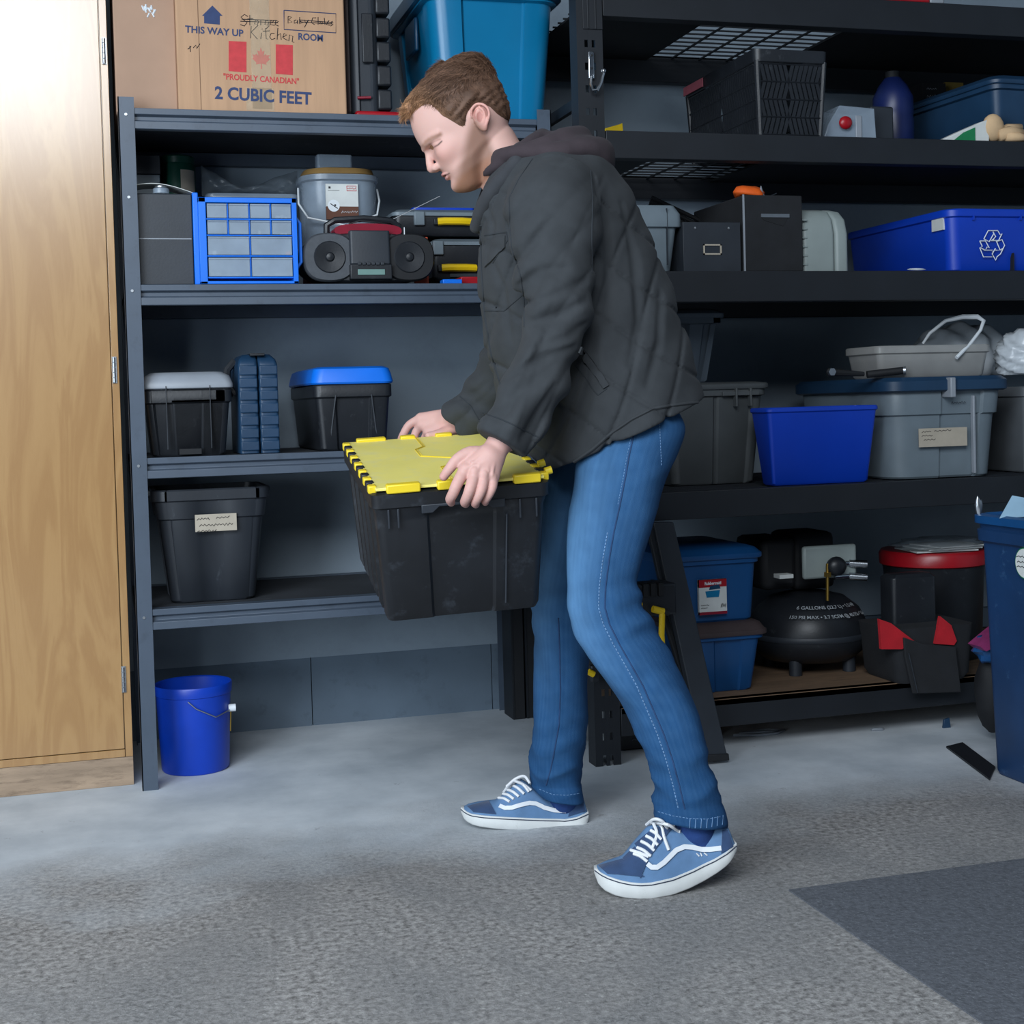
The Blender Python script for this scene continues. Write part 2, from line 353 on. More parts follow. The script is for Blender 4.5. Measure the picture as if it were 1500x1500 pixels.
for i,z in enumerate(ZS):
    MB().box(.004,LW-.004,.032,.597,z-.018,z-.001).build('shelf_board',M['board'],sh)
    prof=[(.0,0),(0,-.016),(.013,-.021),(.013,-.031),(0,-.035),(-.001,-.055),(.008,-.057),(.03,-.055),(.03,-.018),(.045,-.018),(.045,0)]
    mb=MB();mb.loft([[(x,.003+p[0],z+p[1]) for p in prof] for x in(.042,LW-.042)]);mb.build('shelf_beam',M['steel'],sh,bevel=.001)
    mb=MB();mb.loft([[(x,.597-p[0],z+p[1]) for p in prof] for x in(.042,LW-.042)]);mb.build('shelf_beam',M['steel'],sh)
    for x in(.004,LW-.016):MB().box(x,x+.012,.04,.56,z-.05,z-.019).build('side_brace',M['steel'],sh)
# ---------------- black rack ----------------
YR=3.765
XR0=W(846,100,Y=YR)[0];XR1=3.66
rk=thing('pallet_rack','heavy black steel storage rack with wire decks on the right','rack',(XR0,YR,0))
def rpost(x,name='upright'):
    mb=MB();mb.box(x,x+.004,0,.06,0,2.6);mb.box(x+.071,x+.075,0,.06,0,2.6)
    # front face pierced with teardrop slots: built between slots
    z=.03
    mb.box(x+.004,x+.022,0,.003,0,2.6);mb.box(x+.053,x+.071,0,.003,0,2.6);mb.box(x+.032,x+.043,0,.003,0,2.6)
    while z<2.6:
        mb.box(x+.022,x+.053,0.0005,.0035,z,min(z+.042,2.6));z+=.062
    mb.build(name,M['rack'],rk)
for x in(0,XR1-XR0):rpost(x)
for x in(0,XR1-XR0):
    MB().box(x,x+.075,.74,.8,0,2.6).build('upright',M['rack'],rk)
    for z in(.25,1.05,1.85):MB().box(x+.03,x+.045,.06,.74,z,z+.03).build('side_brace',M['rack'],rk)
ZR=[.08+.078,.757,1.379,1.768,2.17]
ZRB=[.078,.678,1.292,1.692,2.082]
for z,zb_ in zip(ZR,ZRB):
    for y in(0,.75):
        mb=MB();mb.loft([[(x,y+a,b) for a,b in((0,zb_),(0,z-.0),(.03,z),(.03,z-.012),(.045,z-.012),(.045,zb_))] for x in(.078,XR1-XR0-.003)])
        mb.build('beam',M['rack'],rk,bevel=.002)
    if z>.7:
        mb=MB()
        for k in range(23):mb.box(.09+k*.1,.096+k*.1,.03,.76,z-.011,z-.006)
        for k in range(15):mb.box(.08,XR1-XR0-.01,.05+k*.05,.054+k*.05,z-.006,z-.001)
        props(mb.build('wire_deck',M['rack'],rk),kind='stuff')
        hole={1.768:((.08,.35),(.72,XR1-XR0-.01)),2.17:((.08,.50),(.98,XR1-XR0-.01)),1.379:((.08,XR1-XR0-.01),)}.get(z,((.08,XR1-XR0-.01),))
        for a_,b_ in hole:MB().box(a_,b_,.035,.745,z-.0185,z-.012).build('deck_blackout',M['blackdull'],rk)  # added dark boards, only there to make the wire decks look black from below
    else:
        MB().box(.08,XR1-XR0-.01,.0,.76,z-.018,z).build('plank_deck',M['plank'],rk,bevel=.001)
# connector plate and slots over the post at the top
x,z=W(866,55,Y=YR)[0]-XR0,W(866,22,Y=YR)[2]
mb=MB();mb.box(.018,.075,-.004,0,W(866,43,Y=YR)[2],2.4);mb.box(.03,.034,-.007,-.004,W(866,43,Y=YR)[2],2.4);mb.box(.052,.056,-.007,-.004,W(866,43,Y=YR)[2],2.4);mb.build('beam_bracket',M['rack'],rk,bevel=.001)
# ---------------- things on the shelves ----------------
def span(x0,y0,x1,y1,Y):
    ym=(y0+y1)/2;xm=(x0+x1)/2
    return W(x0,ym,Y=Y)[0],W(x1,ym,Y=Y)[0],W(xm,y0,Y=Y)[2],W(xm,y1,Y=Y)[2]
def sp(x0,y0,x1,y1,Y,z):
    a,b,zt,_=span(x0,y0,x1,y1,Y);return (a+b)/2,b-a,zt-z
def box(w,d,h,z0=0,cx=0,cy=0):return MB().box(cx-w/2,cx+w/2,cy-d/2,cy+d/2,z0,z0+h)
# --- top shelf: cartons
z=ZS[0];Y=4.03
xc,w_,h_=sp(166,-90,256.5,160,Y+.03,z);d=.42
t=thing('cardboard_box','plain brown cardboard carton at the left end of the top shelf','box',(xc,Y+.03+d/2,z+.001))
box(w_,d,h_).build('carton',M['card2'],t,bevel=.003)
V,F=textme('S A',.03,.001,1.2)
mb=MB();r=random.Random(3)
for k in range(14):
    a=r.uniform(-.012,.02);b=r.uniform(-.012,.012);mb.tube([(a,0,b),(a+r.uniform(-.008,.008),0,b+.012)],.0022,4)
x0,z0=W(217,20,Y=Y+.03)[0]-xc,W(217,20,Y=Y+.03)[2]-z;o=mb.build('torn_tape',M['white'],t,loc=(x0,-d/2-.0005,z0))
X0,X1=W(259,80,Y=Y)[0],W(506,80,Y=Y)[0];xc=(X0+X1)/2;w_=X1-X0;d=.40;h_=.46
t=thing('moving_box','cardboard moving box printed with a red maple leaf flag and 2 CUBIC FEET','box',(xc,Y+d/2,z+.001))
box(w_,d,h_).build('carton',M['card'],t,bevel=.004)
def bxy(px,py):p=W(px,py,Y=Y-.001);return p[0]-xc,p[2]-z-.001
face=thing  # parts are placed on the front face, y=-d/2
S1=1/ (2105/4.03*1.0)  # metres per pixel near this face
def pr(txt,px,py,size,bold,sx,ro=-.032):x,zz=bxy(px,py);return (txt,size,x,zz,bold,sx,ro)
for q_ in(pr('THIS WAY UP',314,46,.026,.0006,.98),pr('ROOM',455,55,.026,.0006,.9),pr('2 CUBIC FEET',386,141,.047,.0013,.93)):
    o=lettering([q_],M['inkblue'],t,'printed_lettering');o.location=(0,-d/2-.0006,0)
o=lettering([pr('"PROUDLY CANADIAN"',383,116,.0225,.0004,.86)],M['inkred'],t,'printed_lettering');o.location=(0,-d/2-.0006,0)
def poly(pts,m,name,par,yy,th=.0008):
    return MB().prism(pts,yy-th,yy).build(name,m,par)
house=[(299,34),(299,23),(296,23),(311,8),(326,23),(322,23),(322,36)]
poly([bxy(*p) for p in house],M['inkblue'],'arrow_symbol',t,-d/2)
poly([bxy(*p) for p in((335,60),(361,61),(361,106),(335,104))],M['inkred'],'flag_bar',t,-d/2)
poly([bxy(*p) for p in((404,65),(429,66),(429,110),(404,108))],M['inkred'],'flag_bar',t,-d/2)
leaf=[(0,1),(.14,.62),(.36,.74),(.27,.22),(.5,.46),(.58,.3),(.9,.36),(.76,.1),(.92,0),(.5,-.36),(.56,-.52),(.06,-.44),(.07,-.9),(-.07,-.9),(-.06,-.44),(-.56,-.52),(-.5,-.36),(-.92,0),(-.76,.1),(-.9,.36),(-.58,.3),(-.5,.46),(-.27,.22),(-.36,.74),(-.14,.62)]
lx,lz=bxy(382.5,86)
def fan(pts,c,m,name,par,yy):
    V=[(c[0],yy,c[1])]+[(x,yy,zz) for x,zz in pts];n=len(pts);return link_mesh(name,V,[(0,1+i,1+(i+1)%n) for i in range(n)],m,par,smooth=False)
fan([(lx+a*.0265,lz+b*.031) for a,b in leaf],(lx,lz),M['inkred'],'maple_leaf',t,-d/2-.0008)
st=[]
def hand(txt_px):st.append([bxy(*p) for p in txt_px])
# handwriting: Storage (struck), Kitchen, Baby Clothes (boxed, struck)
hand([(363,24),(358,21),(353,25),(358,30),(362,33),(358,38),(352,36)]);hand([(366,22),(366,37)]);hand([(362,28),(371,27)])
hand([(378,30),(374,30),(373,35),(377,36),(379,31)]);hand([(382,37),(382,29),(386,29)]);hand([(393,30),(389,30),(388,36),(392,37),(394,31),(394,38),(390,42)])
hand([(398,34),(401,30),(397,30),(396,36),(402,37)]);hand([(404,34),(408,31),(404,30),(403,36),(408,38)]);hand([(352,31),(407,33)]);hand([(354,28),(406,30)])
hand([(368,38),(367,56)]);hand([(378,37),(368,47),(377,57)]);hand([(383,48),(382,57)]);hand([(384,42),(384,43)]);hand([(389,41),(390,57),(393,57)]);hand([(385,46),(395,45)])
hand([(402,49),(397,49),(395,54),(398,58),(403,56)]);hand([(407,41),(406,58)]);hand([(406,52),(411,49),(412,58)]);hand([(415,54),(420,51),(416,49),(414,55),(421,59)]);hand([(423,60),(424,51),(429,53),(428,61),(431,62)])
hand([(422,24),(422,34),(428,32),(423,29),(427,25),(422,24)]);hand([(434,29),(431,30),(431,34),(435,33),(436,29),(436,35)]);hand([(439,25),(439,35),(443,33),(439,30)]);hand([(446,29),(448,34),(452,29),(446,40)])
hand([(463,26),(458,26),(456,33),(461,36)]);hand([(466,25),(466,36)]);hand([(470,31),(468,35),(472,35),(472,31)]);hand([(475,26),(476,36)]);hand([(479,33),(482,30),(478,36),(483,37)]);hand([(487,31),(484,33),(488,36),(484,38)]);hand([(438,29),(488,33)]);hand([(438,32),(487,35)])
hand([(275,72),(280,68)]);hand([(278,67),(279,76)]);hand([(283,70),(287,66),(288,71),(293,64)])
o=scribble(st,.0011,M['inkblk'],t);o.location=(0,-d/2-.0004,0)
fr=[(416,15),(492,20),(492,48),(416,43),(416,15)];o=scribble([[bxy(*p) for p in fr]],.0013,M['inkblue'],t,'printed_frame');o.location=(0,-d/2-.0004,0)
for a,b,c,e in((362,-90,399,160),(360,128,402,163)):
    x0,z0=bxy(a,c and b);x1,z1=bxy(c,e);MB().box(x0,x1,-d/2-.0009,-d/2-.0003,min(z1,z0),max(z0,z1)).build('packing_tape',M['tape'],t)
for px in(294,):
    x0,z0=bxy(px,150);MB().box(x0,x0+.0015,-d/2-.0008,-d/2,0,.4).build('crease',M['cardin'],t)
# --- red and black tool case standing on end
Y=4.05;xc,w_,_=sp(510,0,575,160,Y,z);t=thing('tool_case','tall dark tool case standing on end, with red edge trim at its foot','tool case',(xc,Y+.17,z+.001))
R=[ring(w_*.62,.3,.02,q,[(0,0,.18,.006)],ox=-.012) for q in(0.02,.46)];MB().loft(R).build('shell',M['dgrey'],t,bevel=.002)
for k in range(6):MB().box(w_*.17,w_*.5,-.15+.0,.14,.03+k*.068,.088+k*.068).build('rib',M['black'],t,bevel=.006)
MB().box(-w_*.5,-w_*.26,-.12,.14,.02,.46).build('side_panel',M['brown'],t,bevel=.01)
MB().box(-w_*.36,w_*.7,-.16,.15,0,.024).build('edge_trim',M['red'],t,bevel=.008)
MB().tube([(-w_*.3,-.155,.06),(w_*.0,-.157,.062)],.004,6).build('red_line',M['maroon'],t)
MB().box(-.02,.012,-.158,-.15,.16,.3).build('latch',M['black'],t,bevel=.003)
# --- teal tote
Y=4.04;xa=W(633,150,Y=Y)[0];xb=W(806,100,Y=Y)[0]
w_=.355;tp=.03;d=.5;h_=.40;xc=(xa+xb)/2+.012
t=thing('storage_tote','large glossy teal storage tote on the top shelf above the man','tote',(xc,Y+d/2,z+.001))
tub(w_+.03,d,h_,tp,.05,[(0,0,.24,.012),(3,0,.3,.012),(1,0,.3,.012)],rim=.012,rimh=.05).build('body',M['teal'],t,ang=30)
mb=MB();mb.loft([ring(w_+.065,d+.04,.06,h_-.045),ring(w_+.075,d+.05,.06,h_-.04),ring(w_+.075,d+.05,.06,h_-.0),ring(w_+.05,d+.03,.06,h_+.02),ring(w_,d-.03,.05,h_+.022)]);mb.build('lid',M['tealrim'],t)
for s_ in(-1,1):MB().box(s_*(w_/2+.012)-.006,s_*(w_/2+.012)+.006,-.07,.07,h_-.16,h_-.06).build('handle',M['tealrim'],t,bevel=.005)
# ---------------- second shelf ----------------
z=ZS[1];Y=4.0
xa,xb,zt,zb=span(197,284,286,412,Y+.02);t=thing('drawer_cabinet','small parts cabinet turned side on, dark side panel and blue front edge','drawer cabinet',((xa+xb)/2,Y+.02+.08,z+.001))
ww=xb-xa
mb=MB();mb.box(-ww/2-.012,ww/2-.006,-.08,.08,0,zt-z);mb.build('side_panel',M['dgrey'],t,bevel=.003)
MB().box(-ww/2-.01,ww/2-.01,-.0815,-.08,(zt-z)*.5,(zt-z)*.5+.0025).build('seam',M['grey'],t)
MB().box(ww/2-.005,ww/2+.011,-.083,.083,-.0,zt-z+.004).build('front_frame',M['blue'],t,bevel=.003)
p=thing('paper_sheet','curled white sheet of paper lying on the side-on drawer cabinet','paper',((xa+xb)/2,Y+.1,zt+.007))
P=[];nn=14
for i in range(nn):
    a=i/(nn-1);x=-ww/2+.0+a*ww;zz=.022*math.sin(a*math.pi*.8+.75)-.004 if a>0 else .01
    P.append((x,zz+.004))
mb=MB();mb.loft([[(x,-.07,zz),(x,.07,zz+.006),(x,.07,zz+.008),(x,-.07,zz+.0015)] for x,zz in P]);mb.build('sheet',M['paper'],p)
t=thing('small_jar','small clear jar lying under the curled paper','jar',((xa+xb)/2-.005,Y+.05,zt+.0035))
MB().lathe([(.014,0),(.022,.001),(.022,.014),(.016,.017)],n=20).build('glass',M['frost'],t);MB().lathe([(.017,.017),(.017,.021),(.002,.022)],n=16).build('cap',M['zinc'],t)
# cartons behind
Yb=4.34
xa,xb,zt,_=span(176,227,234,260,Yb);t=thing('small_carton','grey and white carton standing behind the side-on drawer cabinet','box',((xa+xb)/2,Yb+.08,z+.001))
box(xb-xa,.14,zt-z-.056).build('carton',M['ggrey'],t,bevel=.002);box(xb-xa+.004,.144,.056,zt-z-.055).build('carton_lid',M['dgrey'],t,bevel=.002)
xa,xb,zt,_=span(237,222,290,290,Yb);t=thing('canister','dark green round canister with a pale label at the back of the second shelf','canister',((xa+xb)/2,Yb+.1,z+.001));rr=(xb-xa)/2
MB().lathe([(rr*.98,0),(rr,.004),(rr,zt-z-.03),(rr*.93,zt-z-.022)],n=32).build('body',M['green'],t);MB().lathe([(rr*.96,zt-z-.022),(rr*.97,zt-z-.004),(rr*.9,zt-z)],n=32).build('lid',M['green'],t)
mb=MB();V=[];F=[]
for k in range(9):
    a=math.radians(-85+k*7)
    for q in(.07,zt-z-.045):V.append((math.cos(a)*(rr+.001),math.sin(a)*(rr+.001),q))
for k in range(8):F.append((2*k,2*k+2,2*k+3,2*k+1))
link_mesh('label',V,F,M['note'],t)
# clear container with bag
xa,xb,zt,_=span(304,284,437,300,Yb);t=thing('clear_bin','shallow translucent bin behind the blue drawer cabinet','bin',((xa+xb)/2,Yb+.1,z+.001))
tub(xb-xa,.2,zt-z,.01,.02,rim=.005,rimh=.012,th=.002).build('body',M['frost'],t)
t2=thing('plastic_bag','crumpled clear plastic bag sagging over the shallow bin at the back','bag',((xa+xb)/2,Yb+.08,zt+.002))
V=[];F=[];nx,ny=26,12;r=np.random.RandomState(4);ph=r.rand(6)*6
for side in(0,1):
  for j in range(ny):
    for i in range(nx):
        u=i/(nx-1);v=j/(ny-1);x=(u-.5)*(xb-xa+.02);top=.085-.05*math.sin(math.pi*u)+.008*math.sin(9*u+1)
        zz=.001+v*top;b=.05*math.sqrt(max(0,1-(2*v-1)**2))*(math.sin(math.pi*u)**.3+.1)+.002;y=(-b if side==0 else b)
        y+=.006*math.sin(u*23+v*7+ph[0])+.004*math.sin(u*41-v*17+ph[1]);V.append((x,y,zz))
n0=nx*ny
for side in(0,1):
    for j in range(ny-1):
        for i in range(nx-1):
            a=side*n0+j*nx+i;F.append((a,a+1,a+nx+1,a+nx))
link_mesh('film',V,F,M['film'],t2,ang=180)
# --- blue organiser
Y=3.995;xa,xb,zt,_=span(292,290,436,414,Y);W_=xb-xa;H_=zt-z;t=thing('drawer_organiser','bright blue small parts organiser with eight small and four wide clear drawers','drawer cabinet',((xa+xb)/2,Y+.075,z+.001),rz=-.0)
fr_=.011;mb=MB();mb.box(-W_/2,-W_/2+.02,-.075,.075,0,H_);mb.box(W_/2-.014,W_/2,-.075,.075,0,H_);mb.box(-W_/2,W_/2,-.075,.075,H_-.014,H_);mb.box(-W_/2,W_/2,-.075,.075,0,.008);mb.box(-W_/2,W_/2,.07,.075,0,H_)
rows=[(.845,.70,4),(.655,.49,4),(.475,.27,2),(.25,.05,2)]
rows=[(H_-.018,H_-.057,4),(H_-.062,H_-.100,4),(H_-.105,H_-.155,2),(H_-.161,H_-.212,2)]
sc=(H_-.026)/.204;rows=[(H_-.016-(H_-.018-a)*sc,H_-.016-(H_-.018-b)*sc,n) for a,b,n in rows]
x0,x1=-W_/2+.02,W_/2-.014
for a,b,n in rows:
    mb.box(x0,x1,-.072,.07,b-.0045*sc,b-.0005)
    for k in range(1,n):
        x=x0+(x1-x0)*k/n;mb.box(x-.0022,x+.0022,-.072,.07,b,a)
mb.build('frame',M['blue'],t,bevel=.0015)
cont=[(0,3,5,'white'),(1,2,1,'white'),(1,3,2,'white'),(2,0,1,'white'),(2,1,2,'orange'),(3,0,22,'zinc'),(3,1,26,'zinc')]
for ri,(a,b,n) in enumerate(rows):
    for k in range(n):
        xl_=x0+(x1-x0)*k/n+.003;xr_=x0+(x1-x0)*(k+1)/n-.003
        mb=MB();mb.box(xl_,xr_,-.076,-.0745,b+.001,a-.002);mb.box(xl_,xl_+.0012,-.0745,.06,b+.001,a-.006);mb.box(xr_-.0012,xr_,-.0745,.06,b+.001,a-.006);mb.box(xl_,xr_,-.0745,.06,b+.0002,b+.001);mb.box(xl_,xr_,-.080,-.0755,a-.005,a-.002)
        o=mb.build('drawer',M['frost'],t)
        for q in cont:
            if q[0]==ri and q[1]==k:
                m2=MB();r=random.Random(ri*7+k)
                for i in range(q[2]):m2.box(*(lambda cx_,cy_,s,hh:(cx_-s,cx_+s,cy_-.003,cy_+.003,b+.0015,b+.0015+hh))(r.uniform(xl_+.008,xr_-.008),r.uniform(-.066,-.05),r.uniform(.002,.006),r.uniform(.003,.012)))
                m2.build('contents',M[q[3]],o)
mb=MB();mb.tube([(W_/2,-.05,H_*.2),(W_/2+.011,-.05,H_*.26),(W_/2+.011,-.05,H_*.72),(W_/2,-.05,H_*.78)],.005,6);mb.build('handle',M['blue'],t)
# --- clear bucket with label
Yb=4.2;xa,xb,zt,_=span(446,250,562,400,Yb);rr=(xb-xa)/2;hh=zt-z+.02;t=thing('clear_bucket','clear plastic bucket with a white and brown label and amber lid, behind the radio','bucket',((xa+xb)/2,Yb+rr,z+.001))
MB().loft([ring(2*rr-.05,2*rr-.05,.07,.0),ring(2*rr-.03,2*rr-.03,.07,.02),ring(2*rr-.012,2*rr-.012,.07,hh-.05),ring(2*rr,2*rr,.075,hh-.045),ring(2*rr,2*rr,.075,hh-.03)]).build('body',M['frost'],t)
MB().loft([ring(2*rr-.03,2*rr-.03,.07,hh-.03),ring(2*rr-.02,2*rr-.02,.07,hh-.026),ring(2*rr-.03,2*rr-.03,.07,hh-.01),ring(2*rr-.06,2*rr-.06,.07,hh-.006)]).build('lid',M['tan_lid'],t)
MB().loft([ring(.105,.05,.008,hh-.006,ox=-.014,oy=-.04),ring(.105,.05,.008,hh+.035,ox=-.014,oy=-.04)]).build('top_clip',M['frost'],t,bevel=.002)
MB().loft([ring(2*rr-.028,2*rr-.028,.07,.002),ring(2*rr-.022,2*rr-.022,.07,.02),ring(2*rr-.026,2*rr-.026,.07,.1),ring(2*rr-.04,2*rr-.04,.07,.102)]).build('contents',M['red'],t)
yy=-rr-.0005;lx0,lx1=-.052,.018+.02;lz1=W(500,270,Y=Yb)[2]-z;lzm=W(500,303,Y=Yb)[2]-z;lz0=W(500,322,Y=Yb)[2]-z
MB().box(lx0,lx1+.005,yy-.001,yy+.01,lzm,lz1).build('label',M['paper'],t);MB().box(lx0,lx1+.005,yy-.001,yy+.01,lz0,lzm).build('label_band',M['labelbr'],t)
mb=MB()
mb.cyl((lx0+.022,yy-.0012,lzm+.002),.0175,.001,'y',20);mb.build('seal',M['white'],t)
mb=MB();mb.box(lx0+.008,lx0+.014,yy-.0018,yy-.001,lz1-.014,lz1-.008);mb.box(lx0+.006,lx0+.04,yy-.0016,yy-.001,lz1-.02,lz1-.0188);mb.tube([(lx0+.012,yy-.0025,lzm+.008),(lx0+.033,yy-.0025,lzm-.006)],.0011,4);mb.box(lx0+.024,lx0+.028,yy-.003,yy-.001,lzm+.001,lzm+.006);mb.build('label_print',M['inkblk'],t)
o=scribble([[(lx0+.062,lz1-.006),(lx1,lz1-.006),(lx1,lz1-.02),(lx0+.062,lz1-.02),(lx0+.062,lz1-.006)]],.001,M['inkred'],t,'label_frame',yy-.0015)
lt=lettering([('CAPITANO',.009,lx0+.078,lz1-.013,.0003,.75,0)],M['inkred'],t,'label_print');lt.location=(0,yy-.0015,0);lt.hide_render=False
bpy.data.objects.remove(lt)
o=scribble([scrawl(lx0+.064,lx1-.002,lz1-.013,.006,12,4)],.0008,M['inkred'],t,'label_print',yy-.0016)
o=scribble([scrawl(lx0+.045,lx1+.002,lzm-.016,.006,14,8)],.0009,M['white'],t,'label_print',yy-.0016)
pts=[(-rr-.002+.0,-.02,hh-.06),(-rr-.006,-.05,hh-.11),(-rr+.01,-rr-.004,hh-.16),(0,-rr-.03,hh-.185),(rr-.02,-rr-.004,hh-.15),(rr+.002,-.05,hh-.1),(rr+.002,-.02,hh-.06)]
MB().tube(pts,.003,6).build('bail_handle',M['white'],t)
# --- boombox
Y=4.01;xa,xb,_,_=span(442,330,640,410,Y);bw=xb-xa;zt=W(540,337,Y=Y)[2];t=thing('portable_radio','black portable cassette radio with two round speakers on the second shelf','radio',((xa+xb)/2,Y+.09,z+.001))
hh=zt-z
def oval(w,h,y,zc,n=40,p=2.6):
    R=[]
    for k in range(n):
        a=2*math.pi*k/n;c,s=math.cos(a),math.sin(a);R.append((math.copysign(abs(c)**(2/p),c)*w/2,y,zc+math.copysign(abs(s)**(2/p),s)*h/2))
    return R
MB().loft([oval(bw-.02,hh-.02,-.075,hh/2),oval(bw,hh,-.06,hh/2),oval(bw,hh,.06,hh/2),oval(bw-.03,hh-.03,.08,hh/2)]).build('body',M['black'],t)
for s_ in(-1,1):
    o=MB().loft([oval(bw*.36,hh*.84,-.083,hh/2),oval(bw*.38,hh*.9,-.075,hh/2),oval(bw*.38,hh*.9,-.06,hh/2)]).build('speaker',M['speaker'] if s_<0 else M['blackdull'],t,loc=(s_*bw*.295,0,0))
    MB().loft([[(math.cos(2*math.pi*k/24)*r_,yy,hh/2+math.sin(2*math.pi*k/24)*r_) for k in range(24)] for r_,yy in((.045,-.084),(.042,-.087),(.014,-.084),(.01,-.09),(.002,-.092))]).build('cone',M['black'],o)
MB().loft([ring(bw*.30,.05,.008,hh*.36,oy=-.07),ring(bw*.30,.05,.008,hh*.99,oy=-.066)]).build('tape_deck',M['dgrey'],t,bevel=.003)
MB().box(-bw*.155,bw*.155,-.1,-.07,.012,hh*.36).build('control_panel',M['black'],t,bevel=.003)
MB().box(-bw*.1,bw*.1,-.1025,-.098,.024,.04).build('display',M['lcd'],t,bevel=.001)
for k in range(6):MB().box(-bw*.1+k*bw*.034,-bw*.1+k*bw*.034+bw*.026,-.104,-.098,.052,.06).build('button',M['dgrey'],t,bevel=.001)
MB().tube([(-bw*.28,0,hh*.9),(-bw*.28,-.01,hh+.022),(-bw*.22,-.01,hh+.036),(0,-.01,hh+.042),(bw*.2,-.01,hh+.036),(bw*.26,-.01,hh+.022),(bw*.26,0,hh*.9)],.0095,8).build('handle',M['black'],t)
MB().loft([oval(bw*.5,.04,-.07,hh-.0),oval(bw*.5,.04,.03,hh-.0)]).build('top_panel',M['maroon'],t)
ax,az=W(655,281,Y=Y)[0]-(xa+xb)/2,W(655,281,Y=Y)[2]-z
MB().tube([(bw*.05,.02,hh+.01),(ax,.0,az)],.0013,6).build('aerial',M['zinc'],t)
MB().tube([(-.05,-.04,hh+.022),(-.02,-.05,hh+.03),(.03,-.05,hh+.026),(.07,-.04,hh+.02),(.1,-.03,hh+.0)],.0022,6).build('cable',M['blackdull'],t)
MB().box(bw*.26,bw*.265,-.085,-.08,hh-.012,hh+.008).build('tuner_mark',M['white'],t)
# --- tool organiser cases with yellow handles: two stacked
Y=4.21
for i,(y0,y1,lab) in enumerate(((306,345,'upper black organiser case with grey latch and yellow handle beside the radio'),(349,400,'lower black organiser case with grey rim and yellow handle behind the radio'))):
    xa,xb,zt,zb=span(578 if i==0 else 634,y0,706,y1,Y);ww=xb-xa+.05;zb_=zb if i==0 else z+.028
    if i==0:zb_=lowtop+.003 if False else zb
    t=thing('organiser_case',lab,'tool case',(xa+ww/2,Y+.13,zb_))
    hh=zt-zb_
    MB().loft([ring(ww-.02,.24,.02,0),ring(ww,.25,.02,.01),ring(ww,.25,.02,hh-.02)]).build('body',M['black'],t,bevel=.002)
    MB().loft([ring(ww+.008,.258,.022,hh-.02),ring(ww+.008,.258,.022,hh-.01),ring(ww-.03,.22,.02,hh)]).build('lid_rim',M['ggrey'],t)
    hx0=W(641 if i==0 else 645,330,Y=Y)[0]-(xa+ww/2);hz=(W(660,325 if i==0 else 393,Y=Y)[2])-zb_
    MB().tube([(hx0,-.135,hz),(hx0+.02,-.14,hz+.001),(hx0+.075,-.14,hz+.001),(hx0+.105,-.135,hz)],.0115,8).build('handle',M['yellow'],t)
    MB().box(hx0-.012,hx0+.0,-.14,-.12,hz-.01,hz+.01).build('hinge_block',M['black'],t,bevel=.002);MB().box(hx0+.1,hx0+.115,-.14,-.12,hz-.01,hz+.01).build('hinge_block',M['black'],t,bevel=.002)
    lx=(W(614,320,Y=Y)[0] if i==0 else W(642,375,Y=Y)[0])-(xa+ww/2)
    MB().box(lx-.016,lx+.016,-.137,-.12,hh-.05,hh-.008).build('latch',M['ggrey'],t,bevel=.003)
    if i==0:MB().loft([ring(ww*.6,.2,.01,hh),ring(ww*.6,.2,.01,hh+.008)]).build('tray_lid',M['dblue'],t)
    if i==1:MB().box(-.05,.05,-.13,-.128,.01,.02).build('panel_line',M['dgrey'],t)
Y=4.19;xa,xb,zt,zb=span(606,346,632,368,Y);t=thing('orange_block','orange wedge shaped tool piece squeezed between radio and tool cases','tool',((xa+xb)/2,Y+.03,z+.001))
MB().prism([(-.022,0),(.022,0),(.022,zt-z),(-.022,zt-z),],-.004,.004).build('wedge',mat('orange_red_plastic',(206,88,60),.5),t,bevel=.001)
Y=4.05;xa,xb,zt,zb=span(676,400,735,414,Y);t=thing('red_box','small red plastic box under the yellow handled cases','box',((xa+xb)/2,Y+.06,z+.001));box(xb-xa,.1,.024).build('body',M['red'],t,bevel=.003)
xa,xb,zt,zb=span(649,408,677,414,Y-.02);t=thing('blue_case','tiny bright blue case at the shelf edge under the tool cases','box',((xa+xb)/2,Y+.0,z+.001));box(xb-xa,.04,.014).build('body',M['blue'],t,bevel=.002)
